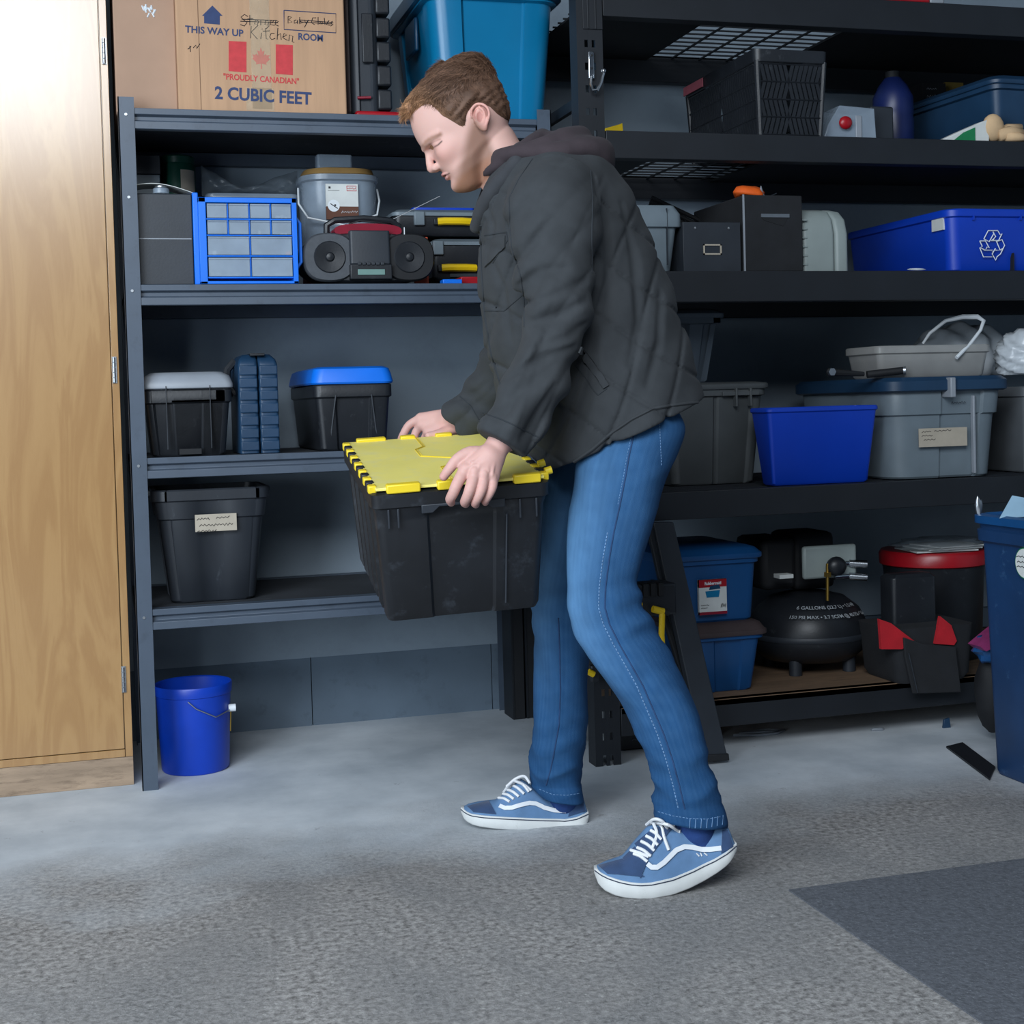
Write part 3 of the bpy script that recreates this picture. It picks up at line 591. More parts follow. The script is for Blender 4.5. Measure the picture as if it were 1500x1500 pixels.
# ---------------- third shelf ----------------
z=ZS[2];Y=4.02
def toolchest(x0,x1,y0,y1,Y,lidm,lab,d,rz,seed,hl):
    xa,xb,zt,_=span(x0,y0,x1,y1,Y);ww=xb-xa;hh=zt-z
    t=thing('tool_chest',lab,'tool box',((xa+xb)/2,Y+d/2,z+.001),rz)
    rec=[(0,-.29,.1,.006),(0,.29,.1,.006),(0,0,.16,.005)] if seed==0 else [(0,-.0,.22,.008)]
    tub(ww-.014,d-.012,hh-hl,.016 if seed==0 else .014,.018,rec,rim=.004,rimh=.035,open_=False).build('body',M['black'],t,bevel=.0015)
    if seed==0:
        R=[ring(ww-.006,d-.01,.02,hh-hl+.001),ring(ww+.002,d,.02,hh-hl+.004),ring(ww+.002,d,.02,hh-hl+.014),ring(ww-.012,d-.02,.03,hh-.012),ring(ww-.05,d-.05,.03,hh-.001),ring(ww-.07,d-.07,.03,hh)]
    else:
        R=[ring(ww+.0,d,.03,hh-hl+.001),ring(ww+.006,d+.006,.03,hh-hl+.006),ring(ww-.004,d-.004,.03,hh-.02),ring(ww-.014,d-.014,.03,hh-.006),ring(ww-.04,d-.04,.03,hh)]
    MB().loft(R).build('lid',lidm,t)
    MB().box(-.028,.032,-d/2+.004,-d/2+.02,.004,.02).build('foot_slot',M['blackdull'],t,bevel=.001)
    for s_ in(-1,1):
        if seed==0:MB().box(s_*ww*.24-.001,s_*ww*.24+.001,-d/2-.003,-d/2+.01,.02,hh-hl+.01).build('seam',M['dgrey'],t)
        else:MB().tube([(s_*ww*.22,-d/2+.002,hh-hl-.03),(s_*ww*.3,-d/2+.024,.012)],.0025,5).build('ridge',M['dgrey'],t)
    return t
toolchest(209,343,545,672,Y,M['grey'],'black tool box with a light grey faceted lid, leftmost on the third shelf',.22,0,0,.048)
toolchest(459,578,537,664,Y+.0,M['blue'],'black tool box with a bright blue lid on the third shelf',.52,.0,1,.05)
# navy ribbed case
xa,xb,zt,_=span(350,519,410,668,Y+.01);ww=xb-xa;hh=zt-z
t=thing('ribbed_case','upright navy blow-moulded tool case with ribs between the two tool boxes','tool case',((xa+xb)/2,Y+.02+.13,z+.001))
def arch(w,d,z0,oy=0):return ring(w,d,.012,z0,oy=oy)
for s_ in(-1,1):
    R=[];
    for k in range(13):
        q=k/12*(hh-.03);R.append(ring(ww/2-.003,.26,.01,q,ox=s_*ww/4));
    R.append(ring(ww/2-.006,.24,.01,hh-.015,ox=s_*(ww/4-.002)));R.append(ring(ww/2-.02,.2,.01,hh,ox=s_*(ww/4-.008)))
    o=MB().loft(R).build('half_shell',M['navy'],t,bevel=.002)
    for k in range(7):
        q=.008+k*.035;MB().box(s_*ww/4-ww/4+.003,s_*ww/4+ww/4-.003,-.136,-.13,q,q+.027).build('rib',M['navy'],o,bevel=.003)
MB().box(-.02,.02,-.128,.1,hh-.004,hh+.003).build('handle',M['black'],t,bevel=.001)
MB().tube([(-ww/2-.0,-.02,hh*.6),(-ww/2-.022,-.02,hh*.72),(-ww/2-.018,-.02,hh*.86),(-ww/2+.004,-.02,hh*.95)],.011,7).build('carry_handle',M['black'],t)
# blue bin behind the sleeves
xa,xb,zt,_=span(694,604,800,668,Y+.03);t=thing('blue_bin','blue bin on the third shelf glimpsed between the jacket sleeves','bin',((xa+xb)/2+.04,Y+.03+.15,z+.001))
tub(xb-xa+.08,.3,zt-z,.012,.03,rim=.006,rimh=.02).build('body',M['rblue'],t)
# ---------------- fourth shelf: black bin with note ----------------
z=ZS[3];Y=4.05
xa,xb,zt,_=span(222,716,401,890,Y);ww=xb-xa;hh=zt-z;d=.30
t=thing('storage_bin','scuffed black open storage bin with a pale note, on the lowest grey shelf','bin',((xa+xb)/2,Y+d/2,z+.001))
scuff=mat('scuffed_black_plastic',(38,42,48),.4,0,.25,7,.1,80,col2=(96,104,112),thr=(.6,.8),stretch=(1,1,.3))
tub(ww-.03,d-.01,hh,.034,.03,[(0,-.26,.11,-.004),(0,.27,.11,-.004),(3,0,.3,.01),(1,0,.3,.01)],rim=.012,rimh=.03,th=.004,steps=((hh-.085,(0,.006)),)).build('body',scuff,t,ang=35)
nx0,nz0=W(286,779,Y=Y)[0]-(xa+xb)/2,W(300,779,Y=Y)[2]-z;nx1,nz1=W(346,752,Y=Y)[0]-(xa+xb)/2,W(340,752,Y=Y)[2]-z
MB().box(nx0,nx1,-d/2-.006,-d/2-.004,nz0,nz1).build('note',M['note'],t,rot=(-.0,0,0))
nw=nx1-nx0
o=scribble([scrawl(nx0+.006,nx0+nw*.35,nz1-.012,.006,9,1),scrawl(nx0+nw*.5,nx1-.02,nz1-.01,.005,8,2),scrawl(nx0+.012,nx1-.01,nz1-.03,.006,20,3),scrawl(nx0+.006,nx0+nw*.5,nz1-.046,.006,12,4)],.0009,M['inkblk'],t,'handwriting',-d/2-.0068)
for s_ in(-1,1):MB().box(s_*(ww/2-.004)-.01,s_*(ww/2-.004)+.01,-.05,.05,hh-.02,hh-.004).build('handle',M['black'],t,bevel=.004)
# ---------------- floor bucket ----------------
bx=W(279,1140,Z=0);Yb=bx[1]+.11
xa,xb,zt,_=span(228,1000,341,1130,Yb);rr=(xb-xa)/2;hh=W(280,1000,Y=Yb-.0)[2]
xa2,xb2,_,_=span(230,1100,330,1138,Yb);rb=(xb2-xa2)/2
t=thing('bucket','round deep blue bucket on the floor under the grey shelves','bucket',((xa+xb)/2+.0,Yb,.001))
MB().lathe([(rb*.96,0),(rb,.006),(rr*.97,hh-.03),(rr,hh-.028),(rr*1.02,hh-.004),(rr*1.0,hh),(rr*.96,hh-.003),(rb*.95,.012)],n=48).build('body',M['dblue'],t)
sx_=rr*.86
for s_ in(1,):
    MB().cyl((rr*.93*.94,-rr*.35,hh-.075),.011,.02,'x',12).build('ear',M['white'],t)
pts=[(-rr*.2,-rr*.98,hh-.035),(.0,-rr*1.05,hh-.055),(rr*.5,-rr*.93,hh-.085),(rr*.93,-rr*.4,hh-.078)]
MB().tube(pts,.0018,6).build('bail_handle',M['zinc'],t)
MB().tube([(rr*.93,-rr*.38,hh-.08),(rr*.9,-rr*.42,hh-.14)],.002,6).build('bail_end',M['brass'],t)
# ---------------- hook on the rack post ----------------
hx,hz=W(866,78,Y=YR-.008)[0],W(866,78,Y=YR-.008)[2]
def hp(px,py,y=0):p=W(px,py,Y=YR-.012);return (p[0],YR-.012-y,p[2])
t=thing('coat_hook','small bright steel hook screwed to the black rack post','hook',(0,0,0))
a=hp(866,75);b=hp(867,115)
MB().box(a[0]-.0085,a[0]+.0085,YR-.012,YR-.007,b[2],a[2]).build('plate',M['chrome'],t,bevel=.003)
MB().tube([hp(866,112),hp(865,124,.004),hp(867,133,.012),hp(872,134,.018),hp(876,124,.024),hp(879,109,.03)],.0042,8).build('hook_arm',M['chrome'],t)
MB().sphere(hp(879,107.5,.03),.0072,12).build('hook_ball',M['chrome'],t)
for py in(81,100):c=hp(867,py,.0);MB().cyl((c[0],c[1]-.002,c[2]),.003,.003,'y',10).build('screw',M['blackdull'],t)
# ---------------- rack level: basket shelf ----------------
z=ZR[3]
def rk_thing(name,lab,cat,xc,Yf,d,rz=0,zz=None,group=None):return thing(name,lab,cat,(xc,Yf+d/2,(z if zz is None else zz)+.001),rz,group)
# basket
Y=3.80;xa,xb,zt,_=span(1107,74,1214,196,Y);ww=xb-xa;hh=zt-z;d=.52
t=rk_thing('slatted_basket','black plastic basket with herringbone slots on the upper rack shelf','basket',(xa+xb)/2,Y,d)
mb=MB();th=.004
mb.loft([ring(ww-.03,d-.03,.02,0),ring(ww-.03,d-.03,.02,.004)])
for sx_,sy in((-1,-1),(1,-1),(1,1),(-1,1)):mb.tube([(sx_*(ww/2-.022),sy*(d/2-.022),0),(sx_*(ww/2-.01),sy*(d/2-.01),hh-.03)],.009,8)
mb.loft([ring(ww-.004,d-.004,.02,hh-.036),ring(ww,d,.02,hh-.034),ring(ww+.004,d+.004,.022,hh),ring(ww-.01,d-.01,.02,hh),ring(ww-.012,d-.012,.018,hh-.034)],cap0=False,cap1=False)
mb.build('frame',M['black'],t)
def slats(n,L0,fn,name):
    for row in range(4):
        for k in range(n):
            mb=MB();u=-L0/2+(k+.5)*L0/n;z0=.012+row*(hh-.05)/4;z1=z0+(hh-.05)/4
            du=L0/n*.9*(1 if (row%2==0)==(u<0) else -1)
            hs=L0/n*.36;P=[fn(u-du/2-hs,z0),fn(u-du/2+hs,z0),fn(u+du/2+hs,z1),fn(u+du/2-hs,z1)];q=[fn(u-du/2-hs,z0,.003),fn(u-du/2+hs,z0,.003),fn(u+du/2+hs,z1,.003),fn(u+du/2-hs,z1,.003)]
            mb.loft([P,q]);yield mb
def allslats(n,L0,fn,name):
    mb=MB()
    for m_ in slats(n,L0,fn,name):
        b=len(mb.V);mb.V+=m_.V;mb.F+=[tuple(b+i for i in f) for f in m_.F]
    for row in range(5):
        zz=.01+row*(hh-.05)/4;a=fn(-L0/2,zz);b_=fn(L0/2,zz);mb.tube([a,b_],.0025,4)
    props(mb.build(name,M['black'],t),kind='stuff')
tp=lambda zz:.012*(1-zz/hh)
allslats(13,ww-.04,lambda u,zz,o=0:(u,-d/2+.004+tp(zz)+o,zz),'front_lattice')
allslats(30,d-.05,lambda u,zz,o=0:(-ww/2+.004+tp(zz)+o,u,zz),'side_lattice')
allslats(30,d-.05,lambda u,zz,o=0:(ww/2-.008-tp(zz)+o,u,zz),'side_lattice')
MB().box(-ww/2-.006,-ww/2-.003,.1,.25,hh-.03,hh-.003).build('label',M['pink'],t)
# pieces behind the post and beside the basket
xa,xb,zt,_=span(889,184,915,195,4.0);t=rk_thing('yellow_clamp','small yellow plastic clamp lying on the rack beside the post','clamp',(xa+xb)/2,3.98,.1)
MB().prism([(-.03,0),(.03,0),(.026,zt-z+.01),(.018,zt-z+.006),(-.03,zt-z-.008)],-.02,.02).build('jaw',M['yellow'],t,bevel=.002);MB().box(.03,.07,-.01,.01,0,.008).build('bar',M['yellow'],t,bevel=.002)
xa,xb,zt,_=span(1211,157,1284,199,3.86);t=rk_thing('clear_case','clear plastic parts case leaning beside the black basket','case',(xa+xb)/2,3.86,.12);ww=xb-xa;hh=zt-z
MB().prism([(-ww/2-.01,0),(ww/2+.006,0),(ww/2,hh),(-ww/2+.05,hh+.006),(-ww/2+.01,hh*.5)],-.05,.05).build('shell',M['frost'],t,bevel=.003)
MB().box(ww*.1,ww*.22,-.055,-.05,.0,hh*.78).build('latch',M['grey'],t,bevel=.002)
MB().sphere((-ww*.13,-.062,hh*.55),.02,14,(1.1,.6,1)).build('red_knob',M['red'],t)
xa,xb,zt,_=span(1278,155,1312,199,3.92);t=rk_thing('grey_box','dark grey box between the clear case and the navy jug','box',(xa+xb)/2,3.93,.2);box(xb-xa,.2,zt-z).build('body',M['dgrey'],t,bevel=.006)
xa,xb,zt,_=span(1299,108,1352,200,4.0);t=rk_thing('navy_jug','dim navy plastic jug at the back of the upper rack shelf','jug',(xa+xb)/2,4.0,.14);rr=(xb-xa)/2;hh=zt-z
MB().lathe([(rr*.9,0),(rr,.01),(rr,hh*.45),(rr*.96,hh*.5),(rr,hh*.55),(rr*.98,hh*.75),(rr*.7,hh*.9),(rr*.4,hh),(rr*.3,hh)],n=28).build('body',mat('dark_navy',(20,34,84),.4),t);MB().cyl((0,0,hh),rr*.34,.02,n=16).build('cap',M['blackdull'],t)
xa,xb,zt,_=span(1352,122,1386,200,4.34);t=rk_thing('black_carton','black carton with faint white print beside the navy jug','box',(xa+xb)/2,4.34,.14);box(xb-xa,.14,zt-z).build('carton',M['blackdull'],t,bevel=.001)
o=lettering([('NAILS',.016,0,zt-z-.02,.0002,.8,0),('BRAD NAIL',.02,0,zt-z-.045,.0004,.68,0)],M['grey'],t,'printed_lettering') ;bpy.data.objects.remove(o)
o=scribble([scrawl(-.03,.03,zt-z-.045,.008,14,2),scrawl(-.03,.01,zt-z-.02,.005,9,5)],.0012,M['grey'],t,'faded_print',-.0706)
xa,xb,zt,_=span(1386,121,1412,200,4.39);t=rk_thing('yellow_carton','small dull yellow carton right of the black carton','box',(xa+xb)/2,4.39,.12);box(xb-xa,.12,zt-z).build('carton',mat('dull_yellow',(120,100,40),.8),t,bevel=.001)
# navy tote, corner towards us
c=W(1478,190,Y=3.80);xc=c[0];zt=W(1470,118,Y=3.80)[2];hh=zt-z
t=thing('navy_tote','dark navy tote with lid at the right end of the upper rack shelf','tote',(xc+.16,3.83+.26,z+.001),.06)
tub(.42,.52,hh,.02,.03,rim=.008,rimh=.02,open_=False).build('body',M['navy'],t);lidmb(.45,.55,.03,.04,hh-.006).build('lid',M['navy'],t)
# bag with green label, gloves
t=thing('paper_sack','narrow pale sack with a green label on the rack edge beside the navy tote','sack',(W(1425,190,Y=3.80)[0],3.80,z+.001))
MB().prism([(-.12,0),(.05,0),(.055,.07),(.03,.062),(-.05,.03)],-.01,.03).build('sack',M['paper'],t,bevel=.003)
MB().prism([(-.075,.001),(.0,.001),(.0,.042),(-.04,.026)],-.0125,-.0102).build('green_label',M['grnlab'],t)
t=thing('work_glove','tan work glove bundled at the right end of the upper rack shelf','glove',(W(1470,180,Y=3.79)[0],3.80,z+.001))
mb=MB();mb.sphere((-.03,0,.045),.04,16,(.9,.6,1.05));mb.tube([(-.02,-.01,.02),(.02,-.015,.03),(.07,-.01,.028)],[.02,.019,.013],8);mb.tube([(-.02,.01,.02),(.03,.01,.045),(.075,.01,.05)],[.018,.016,.012],8);mb.tube([(.0,-.02,.015),(.04,-.025,.014),(.08,-.02,.012)],[.014,.014,.01],8);mb.build('glove',M['tan'],t,ang=180)
# red thing at the very top
zz=ZR[4];t=thing('red_level','long red and grey tool on the top rack beam at the picture edge','tool',(W(1270,0,Y=3.80)[0],3.80,zz+.001));MB().box(-.2,.2,-.02,.02,0,.05).build('bar',M['red'],t,bevel=.006);MB().box(.2,.25,-.018,.018,.0,.035).build('end',M['grey'],t,bevel=.006)
# ---------------- rack level 2 ----------------
z=ZR[2]
# grey lidded tote at left
Y=3.80;xa,xb,zt,_=span(917,300,1001,396,Y);ww=xb-xa;hh=zt-z;d=.4
t=rk_thing('lidded_tote','mid grey lidded tote behind the back of the jacket on the rack','tote',(xa+xb)/2,Y,d)
tub(ww-.016,d-.016,hh-.03,.018,.02,rim=.0,rimh=.02,open_=False).build('body',M['ggrey'],t);MB().loft([ring(ww-.006,d,.02,hh-.062),ring(ww,d,.02,hh-.06),ring(ww-.004,d,.02,hh-.025),ring(ww-.03,d-.03,.02,hh)]).build('lid',M['ggrey'],t);MB().box(ww*.22,ww*.225,-d/2-.002,-d/2+.01,.02,hh-.01).build('seam',M['dgrey'],t)
xa,xb,zt,_=span(1001,326,1085,398,Y);ww=xb-xa;hh=zt-z;t=rk_thing('document_box','black archive box with a metal label frame and two rivets','box',(xa+xb)/2,Y,.3)
box(ww,.3,hh).build('body',M['dgrey'],t,bevel=.001)
lz=W(1042,366,Y=Y)[2]-z
mb=MB();a,b,c_,e=-.028,.028,lz-.015,lz+.015
mb.box(a,b,-.153,-.15,c_,c_+.004);mb.box(a,b,-.153,-.15,e-.004,e);mb.box(a,a+.004,-.153,-.15,c_,e);mb.box(b-.004,b,-.153,-.15,c_,e);mb.build('label_frame',M['note'],t)
for s_ in(-1,1):MB().sphere((s_*.052,-.151,hh-.017),.004,8).build('rivet',M['zinc'],t)
xa,xb,zt,_=span(1092,286,1178,398,Y-.0);ww=xb-xa;hh=zt-z;t=rk_thing('storage_cube','tall black fabric storage box with a slot handle, orange hat on top','box',(xa+xb)/2-.004,Y,.36)
box(ww,.36,hh-.001).build('body',M['blkfab'],t,bevel=.004);MB().box(-ww/2-.003,-ww/2+.002,-.182,-.178,0,hh).build('piping',M['grey'],t);MB().box(-.04,.05,-.183,-.179,hh-.065,hh-.055).build('slot_trim',M['zinc'],t);MB().prism([(-.038,hh-.064),(.046,hh-.064),(.03,hh-.09),(-.03,hh-.074)],-.1815,-.1795).build('handle_slot',M['blackdull'],t)
t=thing('orange_hat','crumpled orange cloth hat on the black fabric box','cap',(W(1097,285,Y=3.88)[0],3.88,zt+.001))
mb=MB();mb.loft([[(math.cos(a)*.05*q+.008*math.sin(3*a),math.sin(a)*.045*q,zz_+.006*math.sin(2*a+1)*(q)) for a in [2*math.pi*k/20 for k in range(20)]] for q,zz_ in((1,.007),(1.02,.014),(.8,.028),(.4,.035),(.05,.036))]);mb.build('cloth',M['orange'],t,ang=180)
t=thing('wire_scrap','small grey plastic spike and wire on the black fabric box','scrap',(W(1115,285,Y=3.86)[0],3.86,zt+.001));MB().lathe([(.016,0),(.008,.01),(.001,.035)],n=10).build('spike',M['grey'],t);MB().tube([(.01,0,.004),(.03,0,.006),(.05,0,.014)],.0015,5).build('wire',M['dgrey'],t)
t=thing('camera_tripod','folded black tripod lying across the boxes at the back of the rack shelf','tripod',(W(990,300,Y=4.1)[0],4.12,z+.14))
for k in range(3):a=W(958,288+k*5,Y=4.1);b=W(1050,335+k*3,Y=4.12);MB().tube([(a[0]-t.location.x,k*.012,a[2]-t.location.z),(b[0]-t.location.x,k*.012,b[2]-t.location.z-.06*k*.1)],.007,6).build('leg',M['blackdull'],t)
MB().box(-.05,.15,-.02,.04,-.139,-.02).build('head',M['blackdull'],t,bevel=.01)
# hard case
xa,xb,zt,_=span(1181,303,1248,398,Y);ww=xb-xa;hh=zt-z;t=rk_thing('hard_case','pale grey upright moulded hard case with rounded top','case',(xa+xb)/2,Y,.34)
for a_,b_,nm in((-ww/2,ww*.2,'half_shell'),(ww*.2+.002,ww/2,'half_shell')):
    q=[];tl=.035
    MB().loft([ring(b_-a_,.30,.012,zz_,ox=(a_+b_)/2*s+ (0)) for zz_,s in((0,1),(.02,1),(hh*.6,1))]+[ring((b_-a_)*.98,.28,.012,hh*.82,ox=(a_+b_)/2*.97),ring((b_-a_)*.9,.24,.012,hh*.95,ox=(a_+b_)/2*.85),ring((b_-a_)*.7,.18,.012,hh,ox=(a_+b_)/2*.7)]).build(nm,M['green_grey'],t)
for k in range(6):MB().box(-ww/2-.002,-ww/2+.014,-.152,-.14,.02+k*.026,.026+k*.026).build('rib',M['green_grey'],t,bevel=.001)
MB().box(ww/2-.004,ww/2+.003,-.1,-.03,hh*.38,hh*.55).build('handle',M['blackdull'],t,bevel=.002)
# recycling bin : corner at px 1395, yawed 0; long side goes back
cxr=W(1392,380,Y=3.79)[0];zt=W(1392,306,Y=3.79)[2];hh=zt-z;ww=.44;d=.62
t=thing('recycling_box','bright blue recycling box with the white looped arrows symbol','recycling box',(cxr+ww/2,3.79+d/2,z+.001),0)
tub(ww,d,hh,.012,.035,rim=.006,rimh=.022,th=.004).build('body',M['rblue'],t)
MB().box(-ww/2+.004,-ww/2+.008,-.3,-.12,.0,.08).build('cut_out',M['blackdull'],t) if False else None
def cyc(px,py):p=W(px,py,Y=3.789);return p[0]-(cxr+ww/2),p[2]-z
sym=[]
A=lambda q:sym.append([cyc(1150+x/4.286,270+y/4.286) for x,y in q])
A([(1248,345),(1275,293),(1335,293),(1350,318),(1362,312),(1340,355),(1295,355),(1308,347),(1322,330),(1305,300)]);A([(1248,345),(1282,362),(1310,312)])
A([(1222,358),(1258,358),(1282,402),(1268,396),(1255,416),(1300,416),(1300,458),(1245,458),(1222,400),(1238,392),(1222,358)])
A([(1325,362),(1362,350),(1378,386),(1352,440),(1330,458),(1322,478),(1300,440),(1320,405),(1322,416),(1350,416),(1328,362)]);A([(1255,416),(1228,400)]);A([(1350,416),(1368,404)])
scribble(sym,.0018,M['white'],t,'arrows_symbol',-d/2-.0015)
for px in(1425,1494):
    x,zz_=cyc(px,319);MB().box(x-.002,x+.002,-d/2-.008,-d/2+.004,zz_-.008,zz_+.008).build('rim_rib',M['rblue'],t)
p=W(1374,328,X=cxr);MB().box(-ww/2-.003,-ww/2+.004,p[1]-(3.79+d/2)-.03,p[1]-(3.79+d/2)+.03,p[2]-z-.022,p[2]-z+.022).build('sticker',M['paper'],t)
p=W(1350,385,X=cxr);MB().prism([(-.0045,0),(-.0005,0),(-.0005,.055),(-.0045,.04)],p[1]-(3.79+d/2)-.16,p[1]-(3.79+d/2)+.12).build('hand_hole',M['blackdull'],t)
t=thing('bird_down_scrap','scrap of white tissue at the foot of the recycling box','scrap',(W(1342,396,Y=3.78)[0],3.778,z+.001));MB().sphere((0,0,.004),.004,8,(8,1.2,.9)).build('tissue',M['white'],t)
# ---------------- rack level 3 ----------------
z=ZR[1]
def tote(name,lab,xa,xb,Yf,d,zz,hh,m,lm=None,rec=((0,0,.2,.008),),tap=.025,cat='tote',rz=0,lidh=.03,**k):
    t=thing(name,lab,cat,((xa+xb)/2,Yf+d/2,zz+.001),rz);w=xb-xa
    tub(w-.02,d-.02,hh-(lidh*.5 if lm else 0),tap,.025,list(rec),rim=.008,rimh=.03,open_=lm is None,**k).build('body',m,t,ang=35)
    if lm:lidmb(w+.012,d+.012,lidh,.03,hh-lidh,.03,.014).build('lid',lm,t)
    return t
bro=mat('dust_grey_plastic',(74,78,80),.55,0,.1,10,.1,120)
xa,xb,zt,_=span(985,560,1128,712,3.98);t=tote('storage_tote','dusty grey tote with moulded rim and hinges beside the hem of the jacket',xa-.02,xb,3.98,.42,z,zt-z,bro,bro,rec=((0,.0,.012,.006),(0,.36,.008,.004)),lidh=.022)
ww=xb-xa+.02;hh=zt-z
for u in(.16,.30):MB().box(u*ww,u*ww+.006,-.222,-.2,hh-.075,hh-.02).build('hinge_rib',bro,t,bevel=.001)
MB().box(.1*ww-.02,.1*ww+.1,-.218,-.2,hh-.042,hh-.03).build('rim_band',bro,t,bevel=.001)
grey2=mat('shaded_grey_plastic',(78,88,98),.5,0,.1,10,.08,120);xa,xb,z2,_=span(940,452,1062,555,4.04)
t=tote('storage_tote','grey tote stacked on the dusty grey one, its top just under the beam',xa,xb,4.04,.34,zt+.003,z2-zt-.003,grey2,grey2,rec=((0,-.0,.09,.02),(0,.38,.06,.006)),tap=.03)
xa,xb,zt,_=span(1111,596,1288,711,3.79);t=tote('blue_bin','plain bright blue open bin in front of the large grey tote','bin' and xa,xb,3.785,.17,z,zt-z,M['rblue'],None,rec=(),tap=.02,cat='bin') if False else None
xa=W(1123,650,Y=3.79)[0];t=thing('blue_bin','plain bright blue open bin in the middle of the rack, below the hard case','bin',((xa+xb)/2,3.785+.06,z+.001));ww=xb-xa
tub(ww-.01,.12,zt-z,.022,.012,rim=.004,rimh=.012).build('body',M['rblue'],t)
# large grey tote with navy lid
xa,xb,zt,_=span(1290,548,1480,703,3.80);ww=.46;xb=W(1474,640,Y=3.80)[0];xa=W(1308,640,Y=3.80)[0]
hh=W(1380,552,Y=3.80)[2]-z;t=thing('storage_tote','large light grey tote with a navy lid and a handwritten note','tote',((xa+xb)/2,3.80+.3,z+.001),.0);ww=xb-xa
tub(ww,.58,hh-.02,.02,.06,[(0,.12,.17,.01)],rim=.0,rimh=.02,open_=False,steps=((hh*.62,(0,.008)),)).build('body',M['ggrey'],t,ang=35)
MB().loft([ring(ww+.03,.62,.06,hh-.045),ring(ww+.045,.635,.06,hh-.04),ring(ww+.045,.635,.06,hh-.012),ring(ww+.02,.61,.06,hh-.0),ring(ww-.04,.55,.05,hh-.004)]).build('lid',M['navy'],t)
def gp(px,py):p=W(px,py,Y=3.79);return p[0]-(xa+xb)/2,p[2]-z
x0,z0=gp(1351,656);x1,z1=gp(1421,626);MB().box(x0,x1,-.294,-.291,z0,z1).build('note',M['note'],t)
scribble([scrawl(x0+.01,x0+.04,z1-.01,.005,7,1),scrawl(x0+.05,x0+.11,z1-.008,.004,10,2),scrawl(x0+.01,x0+.045,z1-.022,.005,8,3),scrawl(x0+.015,x0+.055,z1-.034,.004,8,6)],.0008,M['inkblk'],t,'handwriting',-.2945)
x0,z0=gp(1409,590);o=lettering([('ROUGHNECK',.016,x0,z0,.0003,.62,0)],M['dgrey'],t,'moulded_lettering');bpy.data.objects.remove(o);scribble([scrawl(x0-.025,x0+.025,z0,.006,13,9)],.001,M['dgrey'],t,'moulded_mark',-.2925)
x0,z0=gp(1392,568);MB().box(x0-.014,x0+.004,-.335,-.285,z0-.03,z0+.03).build('latch',M['grey'],t,bevel=.003)
x0,z0=gp(1432,640);MB().box(x0-.004,x0+.004,-.296,-.28,.01,hh-.06).build('rib',M['grey'],t,bevel=.002)
lidz=z+hh+.001
# bin at right edge
t=thing('grey_bin','grey bin half out of the picture at the right end of the rack','bin',(W(1500,640,Y=3.9)[0]+.1,4.05,z+.001));tub(.22,.34,.27,.01,.02,rim=.005).build('body',mat('mid_grey_bin',(88,92,96),.5),t)
# clear container on the lid
xa,xb,zt,_=span(1277,506,1445,546,3.86);ww=xb-xa;hh=zt-lidz;t=thing('food_container','clear plastic tub with a white carrying handle on the navy lid','tub',((xa+xb)/2,3.83+.1,lidz))
tub(ww-.01,.2,hh,.012,.02,rim=.005,rimh=.022,th=.002).build('body',mat('cloudy_plastic',(160,160,158),.3,0,.1,14,.1,60,alpha=.75),t)
MB().loft([ring(ww-.05,.15,.02,.004),ring(ww-.04,.16,.02,hh*.55)]).build('contents',mat('tan_contents',(140,120,100),.8,0,.2,30,.4,60),t)
def fp(px,py,y):p=W(px,py,Y=3.93+y);return(p[0]-(xa+xb)/2,y,p[2]-lidz)
MB().tube([fp(1352,503,.05),fp(1362,488,.03),fp(1385,470,.0),fp(1410,464,-.03),fp(1432,464,-.05),fp(1441,470,-.06),fp(1436,484,-.08),fp(1420,505,-.1),fp(1401,524,-.112)],[.004,.005,.006,.008,.008,.006,.005,.005,.006],8).build('handle',M['white'],t)
# white bag
def crumple(c,sc,seed,amp=.18,n=26):
    r=np.random.RandomState(seed);K=r.randn(14,3)*4;P=r.rand(14)*6.28;mb=MB();R=[]
    for i in range(n//2+1):
        a=math.pi*(i+.001)/(n//2+.002);ring_=[]
        for k in range(n):
            b=2*math.pi*k/n;d=np.array([math.cos(b)*math.sin(a),math.sin(b)*math.sin(a),-math.cos(a)])
            f=1+amp*np.mean([abs(math.sin(K[j]@d+P[j])) for j in range(14)])*2-amp+amp*.5*math.sin(K[0]@d*2+P[1]);ring_.append((c[0]+d[0]*sc[0]*f,c[1]+d[1]*sc[1]*f,max(c[2]+d[2]*sc[2]*f,.001)))
        R.append(ring_)
    return mb.loft(R)
t=thing('plastic_bag','white plastic bag piled behind the clear tub on the rack','bag',(W(1420,520,Y=4.10)[0],4.19,lidz));crumple((.02,-.02,.062),(.185,.1,.105),3,.16,60).build('bag',M['bag'],t,ang=180)
t=thing('plastic_sheet','folded cloudy plastic sheet hanging at the right edge over the tote lid','bag',(W(1487,520,Y=3.9)[0],3.92,lidz));crumple((.06,0,.055),(.10,.07,.085),8,.2,48).build('sheet',M['bag'],t,ang=180)
def tl(px,py):p=W(px,py,Y=3.84);return(p[0],3.84,max(p[2],lidz+.012))
t=thing('metal_tube','short dark tube with a bright end lying on the navy lid','tube',(0,0,0));a=tl(1318,543);b=tl(1270,549);MB().tube([b,(a[0]-.006,a[1]-.03,a[2])],.011,14).build('tube',M['blackdull'],t);MB().tube([(a[0]-.006,a[1]-.03,a[2]),(a[0],a[1]-.034,a[2])],.0125,14).build('end_ring',M['zinc'],t)
t=thing('hand_tool','small dark hand tool with a bright nut on the navy lid','tool',(0,0,0));a=tl(1213,545);b=tl(1265,548);MB().tube([a,b],[.012,.007],8).build('grip',M['blackdull'],t);MB().cyl((a[0]+.004,a[1]-.02,a[2]),.012,.014,'y',6).build('nut',M['zinc'],t)
